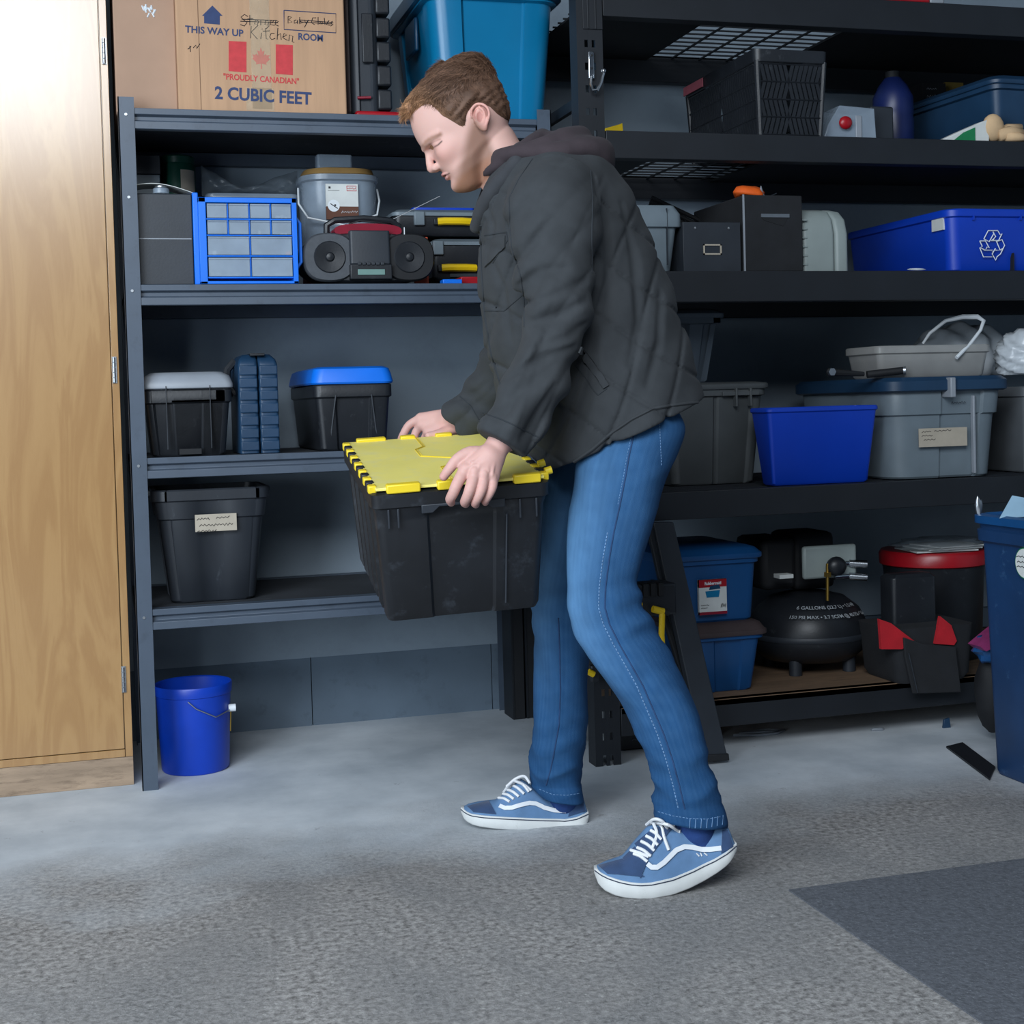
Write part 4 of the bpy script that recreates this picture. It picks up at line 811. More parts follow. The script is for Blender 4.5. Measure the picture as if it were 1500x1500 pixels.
# ---------------- bottom of the rack ----------------
z=ZR[0]
xa,xb,zt,_=span(1035,912,1125,1020,3.82);t=tote('lidded_tote','blue tote with a brown lid on the bottom plank',xa-.04,xb,3.82,.42,z,zt-z,M['midblue'],M['brown'],rec=((0,.0,.2,.006),),tap=.022,lidh=.04)
xa,xb,z3,_=span(1010,803,1120,908,3.82);t=tote('lidded_tote','blue tote with product label stacked on the brown lid',xa-.05,xb,3.83,.40,zt,z3-zt,M['midblue'],M['midblue'],rec=(),tap=.012,lidh=.034)
xc0=(xa-.05+xb)/2
def bp(px,py):p=W(px,py,Y=3.83);return p[0]-xc0,p[2]-zt
x0,z0=bp(1025,908);x1,z1=bp(1064,848);h3=(z1-z0);z0+=.012
MB().box(x0,x1,-.2,-.188,z0,z1).build('label',M['paper'],t);MB().box(x0,x1,-.2008,-.19,z1-.022,z1).build('label_header',M['red'],t);MB().box(x0,x1,-.2008,-.19,z0,z0+.008).build('label_footer',M['maroon'],t)
cxl=(x0+x1)/2;MB().prism([(cxl-.02,z0+.05),(cxl+.018,z0+.05),(cxl+.022,z0+.07),(cxl-.024,z0+.068)],-.2012,-.19).build('label_picture',M['teal'],t);MB().prism([(cxl-.012,z0+.072),(cxl+.024,z0+.074),(cxl+.02,z0+.086),(cxl-.008,z0+.084)],-.2012,-.19).build('label_picture',M['tealrim'],t)
o=lettering([('Rubbermaid',.0125,cxl,z1-.011,.0003,.85,0)],M['white'],t,'label_lettering');o.location=(0,-.2013,0)
scribble([scrawl(x0+.005,x0+.03,z0+.028,.003,10,4),scrawl(x0+.005,x0+.025,z0+.02,.003,8,5),scrawl(x1-.02,x1-.004,z0+.025,.012,14,6)],.0006,M['inkblk'],t,'label_print',-.2012)
xa,xb,z4,_=span(905,822,1000,900,3.98);t=tote('lidded_tote','blue tote half hidden behind the dark trestle leg',xa-.0,xb,4.0,.36,z,z4-z,M['midblue'],M['midblue'],rec=(),lidh=.03) if False else None
t=thing('lidded_tote','blue tote half hidden behind the dark trestle leg','tote',((xa+xb)/2-.02,4.40,z+.001));ww=xb-xa;hh=z4-z
tub(ww-.02,.28,hh-.01,.01,.02,rim=.008,open_=False).build('body',M['midblue'],t);lidmb(ww+.01,.30,.03,.03,hh-.03).build('lid',M['blue'],t)
# compressor
xa,xb,_,_=span(1127,940,1286,960,3.98);rr=(xb-xa)/2;ty=W(1205,878,Y=3.98+rr*.3)[2];t=thing('air_compressor','black pancake air compressor with chrome couplers on the bottom plank','compressor',((xa+xb)/2,3.90+rr,z+.001))
th=.18;z0=.03
MB().lathe([(rr*.3,z0),(rr*.75,z0+.008),(rr*.95,z0+.04),(rr*.995,z0+.07),(rr,z0+.09),(rr*.97,z0+.125),(rr*.86,z0+.165),(rr*.62,z0+.2),(rr*.3,z0+.215)],n=48).build('tank',M['black'],t,ang=180)
MB().lathe([(rr*1.005,z0+.075),(rr*1.015,z0+.078),(rr*1.015,z0+.09),(rr*1.005,z0+.093)],n=48,cap=False).build('weld_band',M['dgrey'],t)
for k in range(4):a=math.pi/4+k*math.pi/2;MB().cyl((math.cos(a)*rr*.7,math.sin(a)*rr*.7,0),.02,z0+.02,n=12).build('foot',M['dgrey'],t)
for nm,(x0,x1,y0,y1,za,zb__) in dict(shroud=(-rr*.95,-rr*.3,-.05,.15,.26,.42),motor_cover=(-rr*.3,rr*.5,-.02,.15,.25,.43)).items():MB().box(x0,x1,y0,y1,za,zb__).build(nm,M['blackdull'],t,bevel=.02)
def kp(px,py,Y=3.95):p=W(px,py,Y=Y);return(p[0]-(xa+xb)/2,Y-(3.90+rr),p[2]-z)
a=kp(1178,848);b=kp(1255,797);MB().box(a[0],b[0],a[1],a[1]+.02,a[2]-.004,b[2]).build('control_panel',M['green_grey'],t,bevel=.008)
a=kp(1140,848);b=kp(1160,841);MB().box(a[0],b[0],a[1]-.01,a[1]+.03,a[2],b[2]).build('sticker',M['paper'],t)
for py in(827,846):
    a=kp(1222,py,3.95);b=kp(1270,py,3.93);MB().tube([a,((a[0]+b[0])/2,a[1],a[2]),((a[0]+b[0])/2+.001,a[1],a[2]),b],[.009,.009,.012,.012],12).build('coupler',M['chrome'],t)
a=kp(1212,826,3.92);b=kp(1212,880,3.92);MB().tube([a,b],.005,8).build('riser_pipe',M['brass'],t);MB().cyl((a[0],a[1],a[2]-.04),.012,.014,n=6).build('fitting',M['brass'],t);MB().sphere((a[0]+.03,a[1],a[2]-.01),.03,14,(1.1,.8,1)).build('regulator_knob',M['black'],t)
# curved tank lettering
def tanktext(txt,rad,zz,size,a0,tilt):
    V=[];F=[];co,f=textme(txt,size,.0003,.8)
    for p in co:
        a=a0+p[0]/rad*-1*-1;rr_=rad-p[1]*math.sin(tilt);V.append((math.sin(a)*rr_,-math.cos(a)*rr_,zz+p[1]*math.cos(tilt)))
    return V,f
for txt,q,s in(('6 GALLONS (22,7 L) • 1.5 HP',(.80,.176),.021),('150 PSI MAX • 3.7 SCFM @ 40 PSI • 2.6',(.92,.150),.021)):
    V,F=tanktext(txt,rr*q[0]+.006,z0+q[1]+.006,s,-.02,1.0);link_mesh('tank_lettering',V,F,M['white'],t,smooth=False)
# tool bag
xa,xb,_,_=span(1288,1000,1400,1014,3.83);bc=W(1345,1010,Y=3.83);t=thing('tool_bag','black canvas tool bag with red lining standing by the compressor','bag',((xa+xb)/2,3.72+.12,z+.001),.0)
ww=xb-xa
def tb(px,py,Y=3.74):p=W(px,py,Y=Y);return(p[0]-(xa+xb)/2,p[2]-z)
MB().loft([ring(ww*.86,.2,.03,0),ring(ww*.95,.22,.03,.02),ring(ww*1.02,.22,.03,.12),ring(ww*1.08,.22,.03,.165)]).build('body',M['blkfab'],t)
yy=-.118
MB().prism([tb(*p) for p in((1286,950),(1283,906),(1300,912),(1334,938),(1316,950))],yy-.002,yy+.01).build('lining',M['redfab'],t);MB().prism([tb(*p) for p in((1364,942),(1372,902),(1388,915),(1396,938),(1392,944))],yy-.002,yy+.01).build('lining',M['redfab'],t)
MB().prism([tb(*p) for p in((1316,932),(1345,942),(1392,946),(1400,1012),(1330,1014),(1318,960))],yy-.012,yy-.003).build('front_pocket',M['blkfab'],t,bevel=.003)
MB().tube([(*(lambda q:(q[0],yy-.016,q[1]))(tb(1322,955)),),(*(lambda q:(q[0],yy-.016,q[1]))(tb(1335,1012)),)],.002,5).build('seam_piping',M['dgrey'],t)
t=thing('plastic_case','narrow black plastic case standing inside the open tool bag','case',(W(1330,880,Y=3.86)[0],3.86,z+.07));hz_=W(1330,842,Y=3.82)[2]-z-.07
MB().loft([ring(.145,.08,.012,0),ring(.15,.08,.012,.02),ring(.15,.08,.012,hz_-.01),ring(.13,.06,.012,hz_)]).build('shell',M['black'],t,bevel=.002)
# round red-rimmed bin
xa,xb,zt,_=span(1299,803,1428,990,4.14);rr=(xb-xa)/2;t=thing('waste_bin','round black bin with a red rim behind the tool bag','bin',((xa+xb)/2,3.96+rr,z+.001));zt-=z
MB().lathe([(rr*.88,0),(rr*.9,.01),(rr*.97,zt-.06),(rr*.99,zt-.05)],n=40).build('body',M['black'],t);MB().lathe([(rr*.99,zt-.05),(rr*1.04,zt-.045),(rr*1.05,zt-.012),(rr*1.0,zt),(rr*.6,zt+.001)],n=40).build('rim',M['red'],t)
zt+=.002+z
t=thing('wrapped_papers','flat bundle of papers in clear wrap on the red-rimmed bin','papers',((xa+xb)/2-.01,3.96+rr-.06,zt+.001))
for k in range(3):MB().box(-.12+k*.03,.09+k*.012,-.08,.08,.001+k*.006,.0055+k*.006).build('sheet',M['paper'],t,rot=(0,0,.1*k-.1))
crumple((0,0,.018),(.15,.1,.022),5,.2,30).build('film',M['film'],t,ang=180)
# large blue cart at right
BXC,BYC,BD=2.262,3.325,.50
yf_=BYC;zt=W(1420,757,Y=yf_)[2];bw_=.52;bc=(BXC-.02+bw_/2,BYC-BD/2)
t=thing('wheeled_bin','tall blue wheeled refuse bin with a round sticker at the right edge','bin',(bc[0],bc[1],.0015),0)
xt_=W(1432,830,Y=yf_)[0];R=[]
for q in(0,.01,.5,zt-.07):
    f_=q/zt;x0=(BXC+(xt_-BXC)*f_)-bc[0];w2=-x0*2;R.append(ring(w2-(.01 if q==0 else 0),BD-.03+.03*f_,.035,q))
w2=-(xt_-bc[0])*2;R+=[ring(w2+.004,BD+.006,.04,zt-.066)]
R+=[ring(w2+.022,BD+.02,.045,zt-.062),ring(w2+.026,BD+.024,.045,zt-.034),ring(w2+.012,BD+.01,.04,zt-.03),ring(w2+.012,BD+.01,.04,zt),ring(w2-.004,BD-.006,.035,zt),ring(w2-.03,BD-.03,.03,zt-.3)]
MB().loft(R).build('body',M['cart'],t)
mb=MB();mb.loft([ring(w2+.02,BD+.02,.05,zt-.02),ring(w2+.036,BD+.036,.05,zt-.016),ring(w2+.036,BD+.036,.05,zt+.004),ring(w2+.0,BD+.0,.04,zt+.008),ring(w2-.006,BD-.006,.04,zt-.02)],cap0=False,cap1=False);mb.build('rim',M['midblue'],t)
c=W(1503,826,X=xt_);sx0=-w2/2-.0035;cys=c[1]-bc[1];czs=c[2]
for rr_,m_,o_,nm in((.040,M['grnlab'],0,'sticker_edge'),(.037,M['paper'],-.0012,'sticker')):MB().cyl((sx0+o_,cys,czs),rr_,.003,'x',36).build(nm,m_,t)
for k_ in range(3):
    L_=scrawl(-.03,.03,czs+.016-.013*k_,.004,9,k_+1);MB().tube([(sx0-.002,cys-a_,b_) for a_,b_ in L_],.001,4).build('sticker_print',M['inkblk'],t)
for s_ in(-1,1):MB().cyl((s_*.17,BD/2-.03,.05),.05,.03,'x',20).build('wheel',M['blackdull'],t)
t=thing('card_flyer','pale blue sheet of card sticking out of the blue wheeled bin','paper',(W(1476,748,Y=3.2)[0],3.2,zt+.012));MB().box(-.02,.09,-.0,.003,-.02,.0).build('dummy',M['paper'],t) if False else None
MB().prism([(-.03,-.01),(.12,-.01),(.13,.03),(.035,.055)],-.003,.0).build('sheet',mat('pale_blue_card',(150,184,206),.7),t,rot=(-.6,0,0))
t=thing('foil_scrap','crumpled bright foil scrap on the rim of the blue wheeled bin','scrap',(W(1434,748,Y=3.31)[0],3.31,zt+.006));crumple((0,0,.02),(.009,.006,.024),2,.4,14).build('foil',M['zinc'],t)
p=W(1425,940,Y=3.62);t=thing('wrapped_bundle','purple and blue plastic wrapped bundle wedged behind the blue wheeled bin','bundle',(p[0]+.05,3.60,.0015))
crumple((0,0,p[2]/2),(.05,.05,p[2]/2-.03),4,.1,20).build('bundle',M['blackdull'],t);
mb=crumple((-.02,-.04,p[2]-.01),(.06,.04,.045),9,.25,22);mb.build('wrap',M['midblue'],t,ang=25);MB().prism([(-.1,p[2]+.005),(-.03,p[2]+.05),(0,p[2]+.06),(0,p[2]+.02),(-.08,p[2]-.01)],-.09,-.03).build('wrap_top',M['purple'],t)
# ---------------- folding trestle ----------------
def tr(px,py,Y):p=W(px,py,Y=Y);return Vector(p)
t=thing('folding_trestle','dark grey folding work stand with black clamp head and yellow cranks','trestle',(W(1050,1118,Z=0)[0],3.66,0))
ol=t.location
def rel(v):return v-ol
def slab(a0,a1,b0,b1,y0,y1):return [(rel(q)[0],y0,rel(q)[2]) for q in(a0,a1,b1,b0)]
def leg(top,bot,Yt,Yb_,th,name,m):
    (a,b),(c,e)=top,bot
    A,B=rel(tr(*a,Yt)),rel(tr(*b,Yt));C_,D=rel(tr(*c,Yb_)),rel(tr(*e,Yb_))
    mb=MB();T=Vector((0,th,0));mb.loft([[A,B,B+T,A+T],[C_,D,D+T,C_+T]]);return mb.build(name,m,t,bevel=.003)
leg(((957,765),(987,765)),((1033,1116),(1067,1113)),3.72,3.66,.03,'leg',M['dgrey'])
leg(((948,768),(957,768)),((1002,1010),(1012,1008)),3.73,3.735,.02,'leg',M['dgrey'])
leg(((955,850),(962,850)),((1020,1060),(1028,1058)),3.73,3.735,.02,'brace',M['blackdull'])
leg(((1030,1106),(1068,1104)),((1032,1117),(1069,1114)),3.657,3.655,.04,'rubber_foot',M['blackdull'])
a=rel(tr(928,858,3.62));b=rel(tr(992,900,3.62));MB().box(a[0],b[0],a[1],a[1]+.09,b[2],a[2]).build('clamp_head',M['black'],t,bevel=.006)
a=rel(tr(928,858,3.615));b=rel(tr(985,872,3.615));
for k in range(4):MB().box(a[0]+.005+k*.022,a[0]+.02+k*.022,a[1]-.004,a[1]+.03,b[2],a[2]+.003).build('jaw_tooth',M['blackdull'],t,bevel=.002)
q=lambda px,py,Y=3.6:rel(tr(px,py,Y))
MB().tube([q(926,885),q(939,887)],.0105,12).build('knob',M['yellow'],t);MB().tube([q(956,892),q(972,896)],.0095,12).build('crank_hub',M['yellow'],t);MB().tube([q(970,894),q(969,930),q(971,950)],[.0085,.0085,.007],10).build('crank_handle',M['yellow'],t);MB().tube([q(972,896),q(980,898)],.008,10).build('shaft',M['blackdull'],t)
MB().tube([q(862,984,3.72),q(870,988,3.72)],.009,10).build('knob',M['yellow'],t)
leg(((866,975),(880,975)),((868,1000),(878,1000)),3.73,3.73,.02,'lower_clamp',M['black'])
# black case leaning low behind the post
xa,xb,zt,zb=span(893,1040,1000,1100,3.90);t=thing('flat_case','flat black case with a moulded outline on the floor behind the rack post','case',((xa+xb)/2+.05,3.93,.0015));ww=xb-xa+.1
box(ww,.05,.125).build('body',M['black'],t,bevel=.004)
scribble([[(-ww/2+.03,.02),(-ww/2+.03,.10),(-ww/2+.045,.11),(ww/2-.05,.11)]],.002,M['dgrey'],t,'moulded_line',-.026)
scribble([scrawl(-ww/2+.07,-ww/2+.16,.03,.006,15,7)],.0015,M['grey'],t,'moulded_mark',-.026)
# dark frames at the wall behind the crate
for i,(px,lab) in enumerate(((752,'narrow dark steel sheet leaning against the wall beyond the grey shelves'),(772,'second dark steel sheet leaning against the wall, nearer the jeans'))):
    p=W(px,1030,Y=4.5);t=thing('steel_sheet',lab,'sheet',(p[0],4.48,.0015));MB().box(-.02,.02,-.05,.05,0,.43).build('sheet',M['blackdull'],t,bevel=.002);MB().box(-.022,-.016,-.052,.052,0,.432).build('edge',M['rack'],t)
# cable and scraps on the floor
t=thing('power_cable','grey cable loop on the floor under the rack','cable',tuple(W(1110,1075,Z=0)))
pts=[(-.08,0,.004),(-.02,-.03,.004),(.05,-.03,.004),(.09,.0,.004),(.04,.03,.004),(-.03,.02,.004),(-.06,.0,.007),(0,-.015,.008),(.07,-.01,.006)]
MB().tube(pts,.004,6).build('cable',M['grey'],t,ang=180)
t=thing('cloth_scrap','small blue scrap on the floor beside the wheeled bin','scrap',tuple(W(1386,1066,Z=0)));MB().prism([(-.012,.0),(.014,0),(.01,.03),(-.008,.026)],-.004,.004).build('scrap',M['navy'],t,bevel=.001)
t=thing('tissue_scrap','white crumpled scrap on the floor under the rack','scrap',tuple(W(1285,1070,Z=0)));crumple((0,0,.004),(.022,.01,.005),6,.3,12).build('tissue',M['grey'],t)
a=W(1386,1096,Z=0);b=W(1450,1144,Z=0);c=W(1410,1090,Z=0);e=W(1458,1126,Z=0)
t=thing('rubber_flap','thin black rubber strip lying at the foot of the blue wheeled bin','mat',tuple(a));MB().loft([[(p[0]-a[0],p[1]-a[1],zz_) for p in(a,b,e,c)] for zz_ in(.001,.006)]).build('strip',M['rack'],t)
# ---------------- person and crate frame: x to the man's back, y away from the camera, z up ----------------
PO=np.array([1.0113,3.0462,0.]);PR=np.array([.97072832,-.2401802,0.]);PA=np.array([.2401802,.97072832,0.]);PRZ=-math.atan2(.2401802,.97072832)
def PL(px,py,y=0.):
    v=fw+r2*(px-CX)/FPX+d2*(py-CY)/FPX;t=(y-(CAM-PO)@PA)/(v@PA);p=CAM+v*t-PO
    return np.array([p@PR,y,p[2]])
CAML=Vector(((CAM-PO)@PR,(CAM-PO)@PA,EYE))
def drape(bv,px,py,off=.001):
    d=Vector(PL(px,py,0))-CAML;d.normalize();h=bv.ray_cast(CAML,d)
    if h[0] is None:return None
    n=h[1] if h[1].dot(d)<0 else -h[1];return h[0]+n*off,n
def dense(P,step=4):
    out=[]
    for a,b in zip(P[:-1],P[1:]):
        n=max(1,int(math.hypot(b[0]-a[0],b[1]-a[1])/step))
        for i in range(n):out.append((a[0]+(b[0]-a[0])*i/n,a[1]+(b[1]-a[1])*i/n))
    out.append(P[-1]);return out
def drape_tube(mb,bv,P,r,off=.0005,flat=1,step=3,n=6):
    Q=[];
    for p in dense(P,step):
        h=drape(bv,p[0],p[1],off)
        if h is not None:Q.append(h[0])
        elif len(Q)>1:mb.tube(Q,r,n);Q=[]
        else:Q=[]
    if len(Q)>1:mb.tube(Q,r,n)
def drape_ribbon(mb,bv,P,w,off=.0012,th=.0015,step=3):
    H=[drape(bv,p[0],p[1],off) for p in dense(P,step)];H=[h for h in H if h];R=[]
    for i,(p,n) in enumerate(H):
        t=(H[min(i+1,len(H)-1)][0]-H[max(i-1,0)][0]).normalized();s=n.cross(t).normalized();R.append([p-s*w/2,p-s*w/2+n*th,p+s*w/2+n*th,p+s*w/2])
    if len(R)>1:mb.loft(R)
def bvh_of(o):
    me=o.data;return BVHTree.FromPolygons([v.co.copy() for v in me.vertices],[tuple(p.vertices) for p in me.polygons])
# ---------------- signed distance modelling ----------------
class Grid:
    def __init__(s,lo,hi,res):
        s.lo=np.array(lo,np.float32);s.res=res;s.n=[int(math.ceil((b-a)/res))+1 for a,b in zip(lo,hi)]
        s.ax=[s.lo[i]+np.arange(s.n[i],dtype=np.float32)*res for i in range(3)]
    def xyz(s,sl=(slice(None),)*3):
        return s.ax[0][sl[0]][:,None,None],s.ax[1][sl[1]][None,:,None],s.ax[2][sl[2]][None,None,:]
    def full(s,v=.08):return np.full(s.n,v,np.float32)
    def slc(s,lo,hi):
        return tuple(slice(max(0,int((lo[i]-s.lo[i])/s.res)),min(s.n[i],int((hi[i]-s.lo[i])/s.res)+2)) for i in range(3))
def smin(a,b,k):
    h=np.clip(.5+.5*(b-a)/k,0,1);return b*(1-h)+a*h-k*h*(1-h)
def smax(a,b,k):return -smin(-a,-b,k)
def sd_chain(G,pts,rad,D=None,k=0,m=.05):
    """capsule chain with varying radius; pts Nx3"""
    D=G.full() if D is None else D
    for i in range(len(pts)-1):
        a=np.array(pts[i],float);b=np.array(pts[i+1],float);ra,rb=rad[i],rad[i+1];R=max(ra,rb)+m
        sl=G.slc(np.minimum(a,b)-R,np.maximum(a,b)+R)
        if any(q.start>=q.stop for q in sl):continue
        x,y,z=G.xyz(sl);ab=b-a;L=ab@ab+1e-12
        t=np.clip(((x-a[0])*ab[0]+(y-a[1])*ab[1]+(z-a[2])*ab[2])/L,0,1)
        d=np.sqrt((x-a[0]-t*ab[0])**2+(y-a[1]-t*ab[1])**2+(z-a[2]-t*ab[2])**2)-(ra+(rb-ra)*t)
        D[sl]=np.minimum(D[sl],d) if k==0 else smin(D[sl],d,k)
    return D
def sd_ell(G,c,r,ax=None,m=.05):
    D=G.full();R=max(r)+m;sl=G.slc(np.array(c)-R,np.array(c)+R);x,y,z=G.xyz(sl);q=(x-c[0],y-c[1],z-c[2])
    ax=np.eye(3) if ax is None else np.array(ax)
    u=[q[0]*a[0]+q[1]*a[1]+q[2]*a[2] for a in ax];k0=np.sqrt(sum((a/b)**2 for a,b in zip(u,r)));k1=np.sqrt(sum((a/b**2)**2 for a,b in zip(u,r)))+1e-9
    D[sl]=k0*(k0-1)/k1;return D
def cr(P,n):
    P=np.array(P,float);out=[];Q=np.vstack([2*P[0]-P[1],P,2*P[-1]-P[-2]])
    for i in range(1,len(Q)-2):
        for j in range(n):
            t=j/n;out.append(.5*((2*Q[i])+(-Q[i-1]+Q[i+1])*t+(2*Q[i-1]-5*Q[i]+4*Q[i+1]-Q[i+2])*t*t+(-Q[i-1]+3*Q[i]-3*Q[i+1]+Q[i+2])*t**3))
    out.append(Q[-2]);return np.array(out)
def stations(S_,n=3):
    """(x1,y1,x2,y2,yc,b) pixel silhouette pairs -> centres, in-plane unit normals, half widths a,b"""
    rows=[]
    for x1,y1,x2,y2,yc,b in S_:
        p=PL(x1,y1,yc);q=PL(x2,y2,yc);c=(p+q)/2;h=(q-p)/2;rows.append([c[0],c[1],c[2],h[0],h[2],b])
    return cr(rows,n)
def sd_tube(G,S_,n=3,m=.07,D=None,full=None):
    R=stations(S_,n);D=G.full() if D is None else D
    for i in range(len(R)-1):
        A,B=R[i],R[i+1];a=A[:3];b=B[:3];ab=b-a;L=ab@ab+1e-12;r0=max(np.hypot(A[3],A[4]),A[5],np.hypot(B[3],B[4]),B[5])+m
        sl=G.slc(np.minimum(a,b)-r0,np.maximum(a,b)+r0)
        if any(q.start>=q.stop for q in sl):continue
        x,y,z=G.xyz(sl);t=np.clip(((x-a[0])*ab[0]+(y-a[1])*ab[1]+(z-a[2])*ab[2])/L,0,1)
        qx=x-a[0]-t*ab[0];qy=y-a[1]-t*ab[1];qz=z-a[2]-t*ab[2]
        nx=A[3]+(B[3]-A[3])*t;nz=A[4]+(B[4]-A[4])*t;ha=np.sqrt(nx*nx+nz*nz)+1e-6;nx=nx/ha;nz=nz/ha;hb=A[5]+(B[5]-A[5])*t
        u=qx*nx+qz*nz;w=-qx*nz+qz*nx;mm=np.minimum(ha,hb)
        d=(np.sqrt((u/ha)**2+(qy/hb)**2+(w/mm)**2)-1)*mm
        D[sl]=np.minimum(D[sl],d)
    return D
def nets(G,D):
    s=D<0;nx,ny,nz=D.shape;c=np.zeros((nx-1,ny-1,nz-1),np.uint8)
    for i in(0,1):
        for j in(0,1):
            for k in(0,1):c+=s[i:nx-1+i,j:ny-1+j,k:nz-1+k]
    I=np.argwhere((c>0)&(c<8));idx=np.full(c.shape,-1,np.int32);idx[I[:,0],I[:,1],I[:,2]]=np.arange(len(I))
    cor=[(i,j,k) for i in(0,1) for j in(0,1) for k in(0,1)];val={o:D[I[:,0]+o[0],I[:,1]+o[1],I[:,2]+o[2]] for o in cor}
    acc=np.zeros((len(I),3));cnt=np.zeros(len(I))
    for a in cor:
        for ax in range(3):
            if a[ax]:continue
            b=list(a);b[ax]=1;b=tuple(b);va,vb=val[a],val[b];m=(va<0)!=(vb<0);t=np.where(m,va/(va-vb+1e-20),0);p=np.tile(np.array(a,float),(len(I),1));p[:,ax]+=t;acc+=p*m[:,None];cnt+=m
    V=G.lo+(I+acc/np.maximum(cnt,1)[:,None])*G.res
    Fs=[]
    for ax in range(3):
        o=[q for q in range(3) if q!=ax];sl0=[slice(1,-1)]*3;sa=[slice(1,-1)]*3;sb=[slice(1,-1)]*3;sa[ax]=slice(0,-1);sb[ax]=slice(1,None)
        A=s[tuple(sa)];B=s[tuple(sb)];E_=np.argwhere(A!=B);
        if not len(E_):continue
        flip=A[E_[:,0],E_[:,1],E_[:,2]];E_=E_+1;E_[:,ax]-=1
        q=[]
        for d0,d1 in((0,0),(-1,0),(-1,-1),(0,-1)):
            e=E_.copy();e[:,o[0]]+=d0;e[:,o[1]]+=d1;q.append(idx[e[:,0],e[:,1],e[:,2]])
        q=np.array(q).T;f2=flip if ax!=1 else ~flip;q[f2]=q[f2][:,::-1];Fs.append(q)
    F=np.vstack(Fs);F=F[(F>=0).all(1)][:,::-1];return V,F
def relax(V,F,n=2,l=.5):
    e=np.vstack([F[:,[0,1]],F[:,[1,2]],F[:,[2,3]],F[:,[3,0]]])
    for _ in range(n):
        a=np.zeros_like(V);c=np.zeros(len(V))
        for k in range(3):a[:,k]=np.bincount(e[:,0],V[e[:,1],k],len(V))+np.bincount(e[:,1],V[e[:,0],k],len(V))
        c=np.bincount(e[:,0],minlength=len(V))+np.bincount(e[:,1],minlength=len(V));V=V*(1-l)+l*a/np.maximum(c,1)[:,None]
    return V
def npmesh(name,V,F):
    me=bpy.data.meshes.new(name);k=F.shape[1];me.vertices.add(len(V));me.vertices.foreach_set('co',V.astype(np.float32).ravel())
    me.loops.add(F.size);me.loops.foreach_set('vertex_index',F.astype(np.int32).ravel());me.polygons.add(len(F));me.polygons.foreach_set('loop_start',np.arange(0,F.size,k,dtype=np.int32));me.update(calc_edges=True);me.validate();return me
def sstep(a,b,x):t=np.clip((x-a)/(b-a),0,1);return t*t*(3-2*t)
# ---------------- head frame ----------------
HS=1/662.
HC=PL(680,180,0);Hf=np.array([-.83,0,-.56]);Hf/=np.linalg.norm(Hf);Hu=np.array([-.56,0,.83]);Hu-=Hf*(Hu@Hf);Hu/=np.linalg.norm(Hu);Hw=np.array([0,-1.,0])
def hp_(f,v,w=0.):return HC+Hf*f+Hu*v+Hw*w
HT=np.array([ # v,front,back,halfwidth
(-.1335,.068,.058,.006),(-.130,.078,.050,.016),(-.124,.089,.044,.026),(-.115,.0965,.035,.034),(-.105,.1005,.024,.041),(-.095,.098,.012,.048),(-.085,.0965,.001,.053),(-.075,.0985,-.018,.0575),(-.062,.1025,-.062,.061),(-.048,.1035,-.084,.0655),(-.030,.1005,-.096,.0705),(-.012,.1015,-.101,.0735),(.004,.1065,-.104,.0755),(.020,.1085,-.108,.077),(.040,.1062,-.1095,.0765),(.060,.1005,-.111,.0745),(.080,.0905,-.110,.0670),(.096,.078,-.103,.058),(.109,.060,-.091,.047),(.118,.042,-.079,.037),(.1235,.026,-.067,.028),(.1275,.008,-.052,.018),(.1295,-.010,-.038,.009)])
def head_sd(G):
    x,y,z=G.xyz();dx,dy,dz=x-HC[0],y-HC[1],z-HC[2]
    f=dx*Hf[0]+dz*Hf[2];v=dx*Hu[0]+dz*Hu[2]+0*dy;w=-dy
    f=np.broadcast_to(f,G.n);v=np.broadcast_to(v,G.n)
    vc=np.clip(v,HT[0,0],HT[-1,0]);T=cr(HT,6);o=np.argsort(T[:,0])
    F=np.interp(vc,T[o,0],T[o,1]);B=np.interp(vc,T[o,0],T[o,2]);b=np.interp(vc,T[o,0],T[o,3]).astype(np.float32)
    fc=B+(F-B)*.47;a=np.where(f>fc,F-fc,fc-B)
    n=np.where(f>fc,2.35-.33*sstep(-.06,-.01,v),2.1)
    r=(np.abs((f-fc)/a)**n+np.abs(w/b)**n)**(1/n)
    d=(r-1)*r/np.sqrt(((f-fc)/a**2)**2+(w/b**2)**2+1e-3);d=np.where(r<.6,-.03,d);ev=np.maximum(v-HT[-1,0],HT[0,0]-v);d=np.where(ev>0,np.sqrt(np.maximum(d,0)**2+ev**2),d)
    return np.maximum(d,-.03).astype(np.float32),f.astype(np.float32),v.astype(np.float32),w
def HL(P):return [hp_(*p) for p in P]
